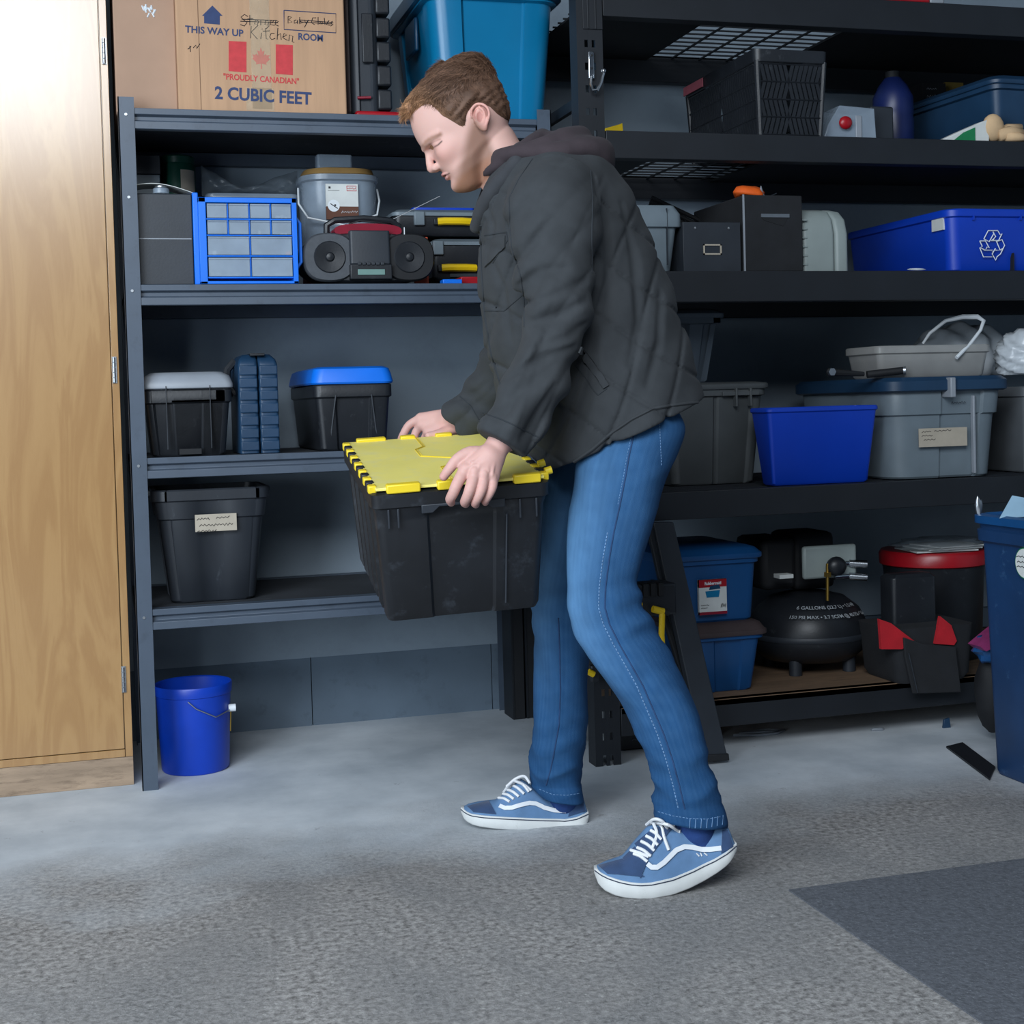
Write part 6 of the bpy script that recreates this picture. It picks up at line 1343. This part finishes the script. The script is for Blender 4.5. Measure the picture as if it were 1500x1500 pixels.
# collar and hood
def build_collar():
    G=Grid((-.34,-.16,1.40),(.10,.16,1.66),.004)
    ring_=[];
    D=G.full()
    # jacket collar: leaning stand round the neck
    P=[];n=22
    for i in range(n+1):
        a=-math.pi*.93+i/n*math.pi*1.86;u=math.cos(a);w=math.sin(a);px=741+50*u-4;py=252-33*u*1.0;P.append(PL(px-(0 if u>0 else 2),py,.098*w))
    D=sd_chain(G,P,[.0175]*len(P))
    V,F=nets(G,D);return relax(V,F,2,.4),F
def build_hood():
    G=Grid((-.36,-.24,1.34),(.20,.24,1.68),.0042)
    n=24
    def loop(cx,cy,rx,sl,ry,r0,r1,a0=.97):
        P=[];R=[]
        for i in range(n+1):
            a=-math.pi*a0+i/n*2*math.pi*a0;u=math.cos(a);w=math.sin(a);P.append(PL(cx+rx*u,cy+sl*u,ry*w));R.append(r0+(r1-r0)*(.5+.5*u))
        return sd_chain(G,P,R)
    D=loop(754,227,42,-28,.088,.011,.019)            # inner layer round the neck
    D=smin(D,loop(784,219,64,-16,.116,.013,.026),.006) # outer roll
    D=smin(D,loop(802,222,80,-4,.132,.013,.026),.008)
    bag=sd_ell(G,PL(846,226,0),(.082,.125,.040),[(.90,0,-.43),(0,1,0),(.43,0,.90)]);D=smin(D,bag,.02)
    D=smin(D,sd_ell(G,PL(872,238,0),(.045,.09,.032),[(.8,0,-.6),(0,1,0),(.6,0,.8)]),.02)
    x,y,z=G.xyz();s=x*.7+z*.7;D=D-(.0022*np.sin(95*(z*.8-x*.35)+3*np.sin(8*y))+.0015*np.sin(40*x+30*y)).astype(np.float32)
    neck=sd_chain(G,[PL(717,190,0),PL(741,250,0),PL(765,310,0)],[.052,.057,.06]);D=smax(D,-neck,.004)
    V,F=nets(G,D);return relax(V,F,1,.4),F
hoodm=canvas('brown_grey_fleece',(60,52,56),600)
V,F=build_hood();me=npmesh('hood',V,F);link_me('hood',me,hoodm,person,ang=180)
def build_colflap():
    G=Grid((-.42,-.17,1.34),(-.05,.17,1.62),.004);D=G.full(.05)
    for s in(-1,1):
        A=[(758,238,s*.105),(738,262,s*.105),(718,285,s*.085),(704,312,s*.055),(698,332,s*.03)]
        c=sd_chain(G,[PL(*p) for p in A],[.020,.020,.019,.017,.013]);D=smin(D,c,.012)
        A=[(716,275,s*.045),(706,300,s*.03),(700,330,s*.02)];D=smin(D,sd_chain(G,[PL(*p) for p in A],[.012,.014,.014]),.012)
    x,y,z=G.xyz();D=D-(.0018*np.sin(60*(z-x)+20*y)).astype(np.float32)
    neck=sd_chain(G,[PL(712,170,0),PL(741,250,0)],[.050,.054]);D=smax(D,-neck,.004)
    V,F=nets(G,D);return relax(V,F,1,.4),F
V,F=build_colflap();me=npmesh('collar',V,F);link_me('collar',me,canvas('dark_collar',(56,58,62)),person,ang=180)
# ---------------- jeans ----------------
def loft_leg(S_,N,Mr,disp,colf):
    R=stations(S_,max(1,N//len(S_)));n=len(R);th=np.linspace(0,2*np.pi,Mr,endpoint=False);V=np.zeros((n,Mr,3))
    L=np.concatenate([[0],np.cumsum(np.linalg.norm(np.diff(R[:,:3],axis=0),axis=1))]);C=np.zeros((n,Mr,3))
    for i in range(n):
        nn=np.array([R[i,3],0,R[i,4]]);a=np.linalg.norm(nn);nn/=a;b=R[i,5];px=1/2.25
        c,s=np.cos(th),np.sin(th);cc=np.sign(c)*np.abs(c)**.93;ss=np.sign(s)*np.abs(s)**.93
        d=disp(L[i]/L[-1],th,L[i]);V[i]=R[i,:3]+np.outer(cc*(a+d),nn)+np.outer(-ss*(b+d),np.array([0,1,0]));C[i]=colf(L[i]/L[-1],th)
    F=[]
    I=np.arange(n*Mr).reshape(n,Mr);a=I[:-1];b=np.roll(I,-1,1)[:-1];c=np.roll(I,-1,1)[1:];d=I[1:];F=np.stack([a.ravel(),b.ravel(),c.ravel(),d.ravel()],1)
    return V.reshape(-1,3),F,C.reshape(-1,3)
NL=[(868,610,990,600,-.075,.085),(856,640,1000,632,-.085,.092),(841,690,984,682,-.10,.092),(836,740,964,742,-.115,.087),(833,800,946,800,-.13,.080),(830,850,936,848,-.14,.074),(831,893,941,878,-.15,.071),(843,930,954,914,-.16,.069),(862,962,976,949,-.175,.067),(886,1000,1000,990,-.19,.066),(913,1036,1016,1026,-.205,.064),(934,1076,1028,1066,-.22,.062),(950,1115,1038,1108,-.228,.062),(955,1150,1050,1142,-.233,.062),(957,1178,1058,1172,-.236,.063),(960,1196,1061,1206,-.238,.063)]
FL=[(815,600,940,590,.09,.10),(800,680,925,680,.10,.095),(792,760,905,760,.13,.085),(783,830,884,830,.15,.078),(777,880,870,880,.17,.072),(780,925,865,925,.185,.068),(783,990,862,990,.205,.065),(781,1055,860,1048,.225,.062),(775,1110,855,1103,.235,.062),(777,1135,853,1132,.243,.062),(783,1152,853,1152,.246,.06),(795,1166,854,1172,.247,.058)]
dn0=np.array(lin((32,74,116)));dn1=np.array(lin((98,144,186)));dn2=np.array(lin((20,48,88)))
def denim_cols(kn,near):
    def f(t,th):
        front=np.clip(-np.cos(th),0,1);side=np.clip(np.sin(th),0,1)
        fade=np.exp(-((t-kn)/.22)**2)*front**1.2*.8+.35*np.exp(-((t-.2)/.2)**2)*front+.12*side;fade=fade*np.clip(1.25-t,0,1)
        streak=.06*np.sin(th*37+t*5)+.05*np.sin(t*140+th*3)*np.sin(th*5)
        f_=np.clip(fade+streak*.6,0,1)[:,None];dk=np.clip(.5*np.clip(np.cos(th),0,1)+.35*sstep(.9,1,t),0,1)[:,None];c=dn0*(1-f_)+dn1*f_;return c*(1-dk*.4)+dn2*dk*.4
    return f
def folds_near(t,th,L):
    back=np.clip(np.cos(th),0,1);d=.0
    d=d+.0055*np.sin(L*95+1.5*np.sin(th*2))*np.exp(-((t-.50)/.09)**2)*(.25+back)
    rg=lambda p,e=1.3:(1-np.abs(np.sin(p)))**e-.35
    d=d+(.0075*rg(L*44+.9*np.sin(th*2+1)+.6*th)*(.4+.6*np.abs(np.sin(th+.8)))+.004*rg(L*71-1.1*np.cos(th)*1.5)*np.abs(np.cos(th)))*sstep(.72,.9,t)*(1-.75*sstep(.965,.985,t))
    d=d+.0045*rg(L*58+1.6*np.cos(th)+.5)*np.exp(-((t-.53)/.07)**2)*back+.003*rg(L*30-th*1.1)*np.exp(-((t-.15)/.12)**2)
    d=d+.003*np.sin(L*28+th*2)+.0018*np.sin(th*5+L*14);d=d+.0022*(t>.965);return d
def folds_far(t,th,L):
    d=.0035*np.sin(L*85+th*2)*np.exp(-((t-.5)/.1)**2)+.0085*((1-np.abs(np.sin(L*48+1.1*np.sin(th*2)+.7*th)))**1.3-.35)*(.4+.6*np.abs(np.sin(th)))*sstep(.7,.88,t)*(1-.7*sstep(.96,.985,t))+.0028*np.sin(L*25+th*3)+.0022*(t>.96);return d
denim=mat('blue_denim',(60,105,160),.82,0,.10,35,.5,1100,attr='Col',stretch=(1,1,.35),spec=.2)
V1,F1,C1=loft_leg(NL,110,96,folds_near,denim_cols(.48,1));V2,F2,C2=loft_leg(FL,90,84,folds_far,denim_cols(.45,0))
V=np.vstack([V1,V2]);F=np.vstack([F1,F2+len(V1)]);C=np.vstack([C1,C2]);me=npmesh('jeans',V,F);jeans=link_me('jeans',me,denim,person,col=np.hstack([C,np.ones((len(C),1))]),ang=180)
sol=jeans.modifiers.new('thickness','SOLIDIFY');sol.thickness=.003
db=BVHTree.FromPolygons([Vector(v) for v in V1],[tuple(f) for f in F1.tolist()]);db2=BVHTree.FromPolygons([Vector(v) for v in V2],[tuple(f) for f in F2.tolist()])
seamm=mat('pale_denim_seam',(104,138,176),.85,0,.3,60);seamd=mat('dark_denim_seam',(30,60,100),.85,0,.2,60)
mb=MB();side=[(930,630),(922,665),(916,700),(908,740),(899,780),(892,820),(887,860),(886,890),(893,915),(908,945),(925,975),(942,1005),(957,1040),(972,1075),(984,1110),(995,1150),(1003,1185)]
drape_tube(mb,db,side,.0016,.0002);drape_tube(mb,db2,[(818,905),(820,960),(821,1010),(819,1060),(813,1095),(806,1130),(800,1150)],.0016,.0002);mb.build('side_seam',seamd,jeans)
def stitches(name,bv,P,m,ln=.0035,step=5,off=.0004,r=.0007):
    Q=[drape(bv,p[0],p[1],off) for p in dense(P,step)];Q=[q for q in Q if q];mb=MB()
    for a,b in zip(Q[:-1],Q[1:]):
        d=(b[0]-a[0]);mb.tube([a[0],a[0]+d*.62],r,4)
    o=props(mb.build(name,m,jeans),kind='stuff');return o
stitches('seam_stitches',db,[(x-9,y) for x,y in side[4:]],seamm,r=.0013);stitches('pocket_stitches',db,[(966,612),(967,640),(969,683)],seamm,step=4)
stitches('seam_stitches',db,[(x-3,y) for x,y in side[:4]],seamm,step=4)
stitches('hem_stitches',db,[(964,1189),(985,1195),(1010,1199),(1035,1200),(1057,1196)],seamm,step=5);stitches('hem_stitches',db2,[(790,1156),(810,1164),(830,1165),(850,1162)],seamm,step=5)
mb=MB()
for i,(x,y) in enumerate(dense([(960,1203),(985,1210),(1010,1213),(1035,1213),(1058,1208)],7)):
    h=drape(db,x,y,.0004);g=drape(db,x+1,y-14,.0004)
    if h and g:mb.tube([h[0],g[0]],.0009,4)
props(mb.build('hem_wear',seamm,jeans),kind='stuff')
# ---------------- shoes ----------------
def shoe(lab,SB,ST,UT,yc,hw,stripe,toecap,laces,collar_px,tonguepx,heel_px,soleang=0,name='shoe'):
    """SB,ST,UT: sole bottom, sole top, upper top pixel curves from toe to heel"""
    xs=np.linspace(SB[0][0],SB[-1][0],44)
    def ci(P,x):P=np.array(P);return np.interp(x,P[:,0],P[:,1])
    def w(u):  # half width along the shoe (0 toe .. 1 heel)
        return hw*np.interp(u,[0,.03,.08,.16,.3,.45,.6,.75,.88,.95,1],[.18,.48,.72,.93,1.0,.93,.78,.72,.72,.66,.46])
    def sole_rings(x,u,s=1):
        b=PL(x,ci(SB,x),yc-w(u)*.9);t=PL(x,ci(ST,x),yc-w(u));cy=yc-.010*math.sin(math.pi*min(u*1.3,1));W_=w(u)
        zb,zt=b[2],t[2];X=t[0];r=[]
        for yy,zz in((-1,zt),(-1.02,zt*.6+zb*.4),(-1.0,zb+.003),(-.93,zb),(.93,zb),(1,zb+.003),(1.02,zt*.6+zb*.4),(1,zt),(.9,zt+.001),(-.9,zt+.001)):r.append((X,cy+yy*W_,zz))
        return r
    R=[sole_rings(x,i/43) for i,x in enumerate(xs)];root=thing(name,lab,'shoe');root.parent=person
    del root['category']
    mb=MB();mb.loft(R);so=mb.build('sole',M['sole'],root,smooth=True,ang=50)
    # foxing lines: thin dark line round the sole top
    mb=MB();mb.tube([(r[0][0],r[0][1]-.0012,r[0][2]-.004) for r in R],.0011,5);mb.build('sole_line',M['navyline'],root)
    R=[];nn=18;xs2=np.linspace(UT[0][0],UT[-1][0],56)
    us=(xs2-SB[0][0])/(SB[-1][0]-SB[0][0]);C=[]
    for x,u in zip(xs2,us):
        t0=PL(x,ci(ST,x),yc-w(u));W_=w(u)*.965;cy=yc-.010*math.sin(math.pi*min(u*1.3,1));zt=PL(x,ci(UT,x),yc)[2];zb=t0[2]-.002;h_=max(zt-zb,.002);X=t0[0];r=[];cl=[]
        e=np.interp(u,[0,.3,.5,.6,1],[1,1.1,1.6,2.6,3.2])
        for k in range(nn+1):
            a=math.pi*k/nn;yy=-math.cos(a);zz=math.sin(a)**(1/e)
            taper=1-.32*zz*np.interp(u,[0,.3,.55,1],[.2,.5,1,1]);r.append((X,cy+yy*W_*taper,zb+h_*zz))
        R.append(r)
    mb=MB();mb.loft(R,closed=True);up=mb.build('upper',M['canvas_blue'],root,smooth=True,ang=60);bv=bvh_of(up)
    def reg(px,nm,m,off=.0012):
        # suede overlay: drape a patch of quads
        g=[];
        for q in px:patch(bv,q,9,7,off,.002,m,nm,root)
    for q in toecap:patch(bv,q,12,10,.0012,.0016,M['suede'],'toe_cap',root)
    for q in heel_px:patch(bv,q,8,8,.0012,.0016,M['suede'],'heel_counter',root)
    for q in collar_px:patch(bv,q,10,6,.0014,.0016,M['suede'],'eyestay',root)
    mb=MB();drape_ribbon(mb,bv,stripe,.0098,.0018,.0022,2);mb.build('side_stripe',M['stripe'],root)
    for i,P in enumerate(laces):
        mb=MB();Q=[]
        for px,py,yy in P:
            h=drape(bv,px,py,.0028);Q.append(tuple(h[0]) if h else tuple(PL(px,py,yy)))
        Q=[tuple(q) for q in cr(Q,4)];mb.tube(Q,.0034,7);mb.build('lace',M['lace'],root)
    return root,bv
M['sole']=mat('white_rubber',(214,216,214),.55,0,.05,20,.05,100,col2=(170,170,164),thr=(.6,.8));M['navyline']=mat('navy_line',(26,40,66),.6);M['canvas_blue']=mat('faded_blue_canvas',(92,126,164),.85,0,.1,40,.3,800);M['suede']=mat('navy_suede',(42,66,102),.9,0,.14,40,.3,500,sheen=.3);M['stripe']=mat('white_leather',(222,226,230),.5,0,.04,30);M['lace']=mat('white_lace',(224,226,228),.8,0,.06,80,.3,600)
yn=-.245;hw=.049
def lace_bars(A,B,yc,dy=.022):
    out=[]
    for (x0,y0),(x1,y1) in zip(A,B):out.append([(x0,y0,yc-dy*1.1),((x0+x1)/2,(y0+y1)/2-2,yc-dy*.2),(x1,y1,yc+dy*.8)])
    return out
SB=[(871,1281),(874,1292),(884,1303),(898,1309.5),(913,1313),(935,1314.5),(953,1314),(985,1308.6),(1010,1300),(1032,1290),(1050,1279),(1063,1269.5),(1072,1260),(1079,1246)]
ST=[(871,1272),(880,1278.5),(891,1283.5),(906,1288),(922,1291),(938,1292),(953.5,1291),(985,1284.5),(1016,1273),(1047.5,1258.5),(1065,1248),(1079,1236)]
UT=[(875,1271),(880,1267.5),(891,1261.6),(904,1257),(916,1252),(924,1243),(932,1232),(942,1221),(953,1209),(966,1204),(980,1206),(1000,1211),(1016,1215),(1029,1218),(1042,1214),(1054,1208),(1063,1206),(1071,1209),(1077,1230)]
near_l=lace_bars([(948,1262),(953,1254),(958,1246),(963,1238),(968,1230)],[(929,1251),(934,1242),(940,1233),(947,1225),(953,1217)],yn)
near_l+=[[(925,1246,yn-.0),(938,1250,yn-.03),(950,1255,yn-.036)],[(947,1208,yn-.0),(958,1200,yn-.032),(970,1203,yn-.038),(977,1214,yn-.042)],[(953,1204,yn-.02),(967,1210,yn-.036),(972,1226,yn-.046),(979,1245,yn-.050)],[(958,1207,yn-.03),(978,1208,yn-.043),(992,1218,yn-.044),(996,1219,yn-.043)],[(957,1206,yn-.025),(962,1222,yn-.044),(955,1243,yn-.05)]]
near,bn=shoe('left shoe, nearer the camera, heel lifting off the floor',SB,ST,UT,yn,hw,[(948,1265),(954,1270),(962,1270),(972,1263),(982,1253),(990,1245),(1002,1240),(1014,1241),(1026,1244),(1040,1244),(1056,1242)],[[(876,1268),(912,1258),(944,1284),(890,1280)],[(912,1257),(930,1240),(948,1262),(938,1286)]],near_l,[[(930,1236),(958,1212),(985,1212),(946,1262)],[(958,1211),(984,1207),(1000,1216),(972,1232)]],None,[[(1058,1216),(1066,1216),(1073,1240),(1056,1250)]])
mb=MB();
for pp in([(1020,1250),(1024,1254)],[(1026,1249),(1028,1254)],[(1031,1249),(1036,1253)]):drape_tube(mb,bn,pp,.0014,.001)
mb.build('side_mark',M['lace'],near)
yf=.262
SB=[(675,1190),(678,1198),(684,1203.6),(692,1207.5),(703,1210),(722,1212),(743,1213.6),(797,1214.6),(825,1216.5),(840,1217.7),(851,1216),(858,1211.4),(862,1200)]
ST=[(675,1183),(681,1188),(690,1192),(707,1194),(725,1194.8),(765,1196.7),(800,1199),(828,1200.5),(845,1197.5),(862,1190)]
UT=[(680,1182),(686,1178),(703,1174),(716,1172),(727,1170.6),(737,1164),(746,1156.6),(756,1147),(765,1139),(775,1145),(785,1153),(797,1161),(810,1168),(825,1169),(840,1167),(852,1165),(857,1170),(861,1186)]
far_l=lace_bars([(747,1175),(753,1171),(760,1167),(767,1163),(774,1160)],[(731,1170),(738,1164),(744,1158),(751,1151),(758,1145)],yf)+[[(742,1152,yf-.02),(755,1141,yf-.03),(768,1137,yf-.03),(776,1147,yf-.035)],[(752,1143,yf-.03),(766,1150,yf-.036),(777,1158,yf-.038)],[(738,1160,yf),(748,1148,yf-.02),(762,1143,yf-.03)]]
far_,bf=shoe('right shoe, farther from the camera, flat on the floor',SB,ST,UT,yf,hw,[(732,1181),(740,1184),(750,1183),(762,1179),(775,1176),(784,1177),(797,1183),(812,1187),(829,1188)],[[(684,1181),(716,1173),(727,1193),(694,1190)],[(716,1173),(728,1170),(729,1176),(727,1193)]],far_l,[[(728,1171),(765,1144),(790,1157),(731,1179)]],None,[[(840,1172),(852,1170),(857,1188),(832,1196)]])
# socks
sockm=mat('navy_sock',(30,62,120),.9,0,.1,60,.4,400)
for pts_,rad_ in(([PL(1010,1180,-.237),PL(1020,1215,-.24),PL(1026,1236,-.243)],[.043,.040,.030]),([PL(822,1150,.247),PL(826,1172,.255)],[.040,.036])):
    c_=pts_[0];G=Grid(c_-.14,c_+.14,.006);V,F=nets(G,sd_chain(G,pts_,rad_));link_me('sock',npmesh('sock',V,F),sockm,person,ang=180)
# ---------------- carried crate ----------------
CR=thing('carried_crate','scuffed black crate with a bright yellow hinged lid held by the man','crate')
mloc=PO+PR*-.2912+PA*.0034+np.array([0,0,.9034]);e=Euler((.1619,-.0385,.175),'XYZ').to_matrix();cw=Matrix.Rotation(PRZ,3,'Z')@e
CR.matrix_world=Matrix.Translation(Vector(mloc))@cw.to_4x4()
Wc,Dc,Hc,tc_=.3762,.532,.2904,.0187
cm=mat('scuffed_crate',(21,24,29),.5,0,.3,9,.15,60,col2=(58,64,72),thr=(.56,.85))
R=[];rec=[(0,-.0,.19,.006),(2,0,.19,.006)]+[(3,c,.055,.010) for c in(-.36,-.18,0,.18,.36)]+[(1,c,.055,.010) for c in(-.36,-.18,0,.18,.36)]
nr=[(a,b,c,0) for a,b,c,_ in rec];tz=lambda q:tc_*(-q/Hc)
for q in(-Hc,-Hc+.012,-.075,-.062):R.append(ring(Wc-.012-2*tz(q)-(.008 if q==-Hc else 0),Dc-.012-2*tz(q)-(.008 if q==-Hc else 0),.018,q,rec))
R.append(ring(Wc-.012,Dc-.012,.018,-.045,nr));R.append(ring(Wc-.002,Dc-.002,.02,-.042,nr));R.append(ring(Wc,Dc,.02,-.014,nr));R.append(ring(Wc-.012,Dc-.012,.018,-.011,nr))
MB().loft(R).build('body',cm,CR,ang=30,bevel=0)
# handle panels on both ends
for s in(-1,1):
    yy=s*(Dc/2-.004)
    pts=[(-.085,-.040),(-.085,-.058),(-.062,-.058),(-.048,-.046),(.048,-.046),(.062,-.058),(.09,-.058),(.09,-.040)]
    MB().prism(pts,min(yy,yy+s*.006),max(yy,yy+s*.006)).build('grip',M['dgrey'],CR,bevel=.0015)
    for x in(-.155,-.135,.12,.155):MB().box(x,x+.004,min(yy,yy+s*.004),max(yy,yy+s*.004),-.085,-.045).build('rim_rib',M['dgrey'],CR,bevel=.001)
    MB().tube([(.094,yy-s*.001,-.075),(.088,yy-s*.013,-Hc+.02)],.0022,5).build('panel_ridge',M['dgrey'],CR)
ylm=mat('faded_yellow_plastic',(242,228,124),.5,0,.06,7,.08,80,col2=(230,222,156),thr=(.5,.75));yle=mat('yellow_plastic_edge',(236,206,44),.42,0,.05,20)
lid=[]
for s in(-1,1): # two flaps meeting on a stepped seam running across between the grips
    z0,z1=-.006,0.0
    xe=s*(Wc/2-.012);nsg=8;seam=[]
    for k in range(nsg+1):
        y=-Dc/2+.006+(Dc-.012)*k/nsg
        o=.022 if k in(3,4) else(-.022 if k in(5,) else 0);seam.append((o-.01,y))
    sm=[(-.012,-Dc/2+.006),(-.012,-.10),(.028,-.07),(.028,-.01),(-.035,.03),(-.035,.11),(-.012,.14),(-.012,Dc/2-.006)]
    g=.0008*s;P=[(xe,-Dc/2+.006)]+[(x+g,y) for x,y in sm]+[(xe,Dc/2-.006)]
    mb=MB();mb.loft([[(x,y,z) for x,y in P] for z in(z0,z1)]);f_=mb.build('lid_flap',ylm,CR,bevel=.001)
    for yy in(-1,1):
        for a,b in(((-.155,-.085) if s<0 else (.035,.075)),((-.05,-.014) if s<0 else (.11,.168)),):
            y0=yy*(Dc/2-.018);y1=yy*(Dc/2+.003);MB().box(a,b,min(y0,y1),max(y0,y1),-.012,.007).build('raised_edge',yle,f_,bevel=.003)
    # flap seam rib
    mb=MB();mb.tube([(x+g*3-.0,y,.0006) for x,y in sm],.0012,5);mb.build('seam_ridge',yle,f_)
    # hinge knuckles
    for k in range(13):
        y=-Dc/2+.03+k*(Dc-.06)/12;x0=s*(Wc/2-.016);x1=s*(Wc/2+.002)
        mb=MB();mb.box(min(x0,x1),max(x0,x1),y-.011,y+.011,-.014,.003);mb.build('hinge_knuckle',yle if k%2==0 else cm,f_ if k%2==0 else CR,bevel=.003)
MB().tube([(Wc/2-.004,-Dc/2+.03,.003),(Wc/2+.010,-Dc/2+.03,.006)],.0085,10).build('hinge_pin',yle,CR)
MB().tube([(Wc/2-.004,-Dc/2+.09,.006),(Wc/2+.010,-Dc/2+.09,.010)],.0085,10).build('hinge_pin',yle,CR)
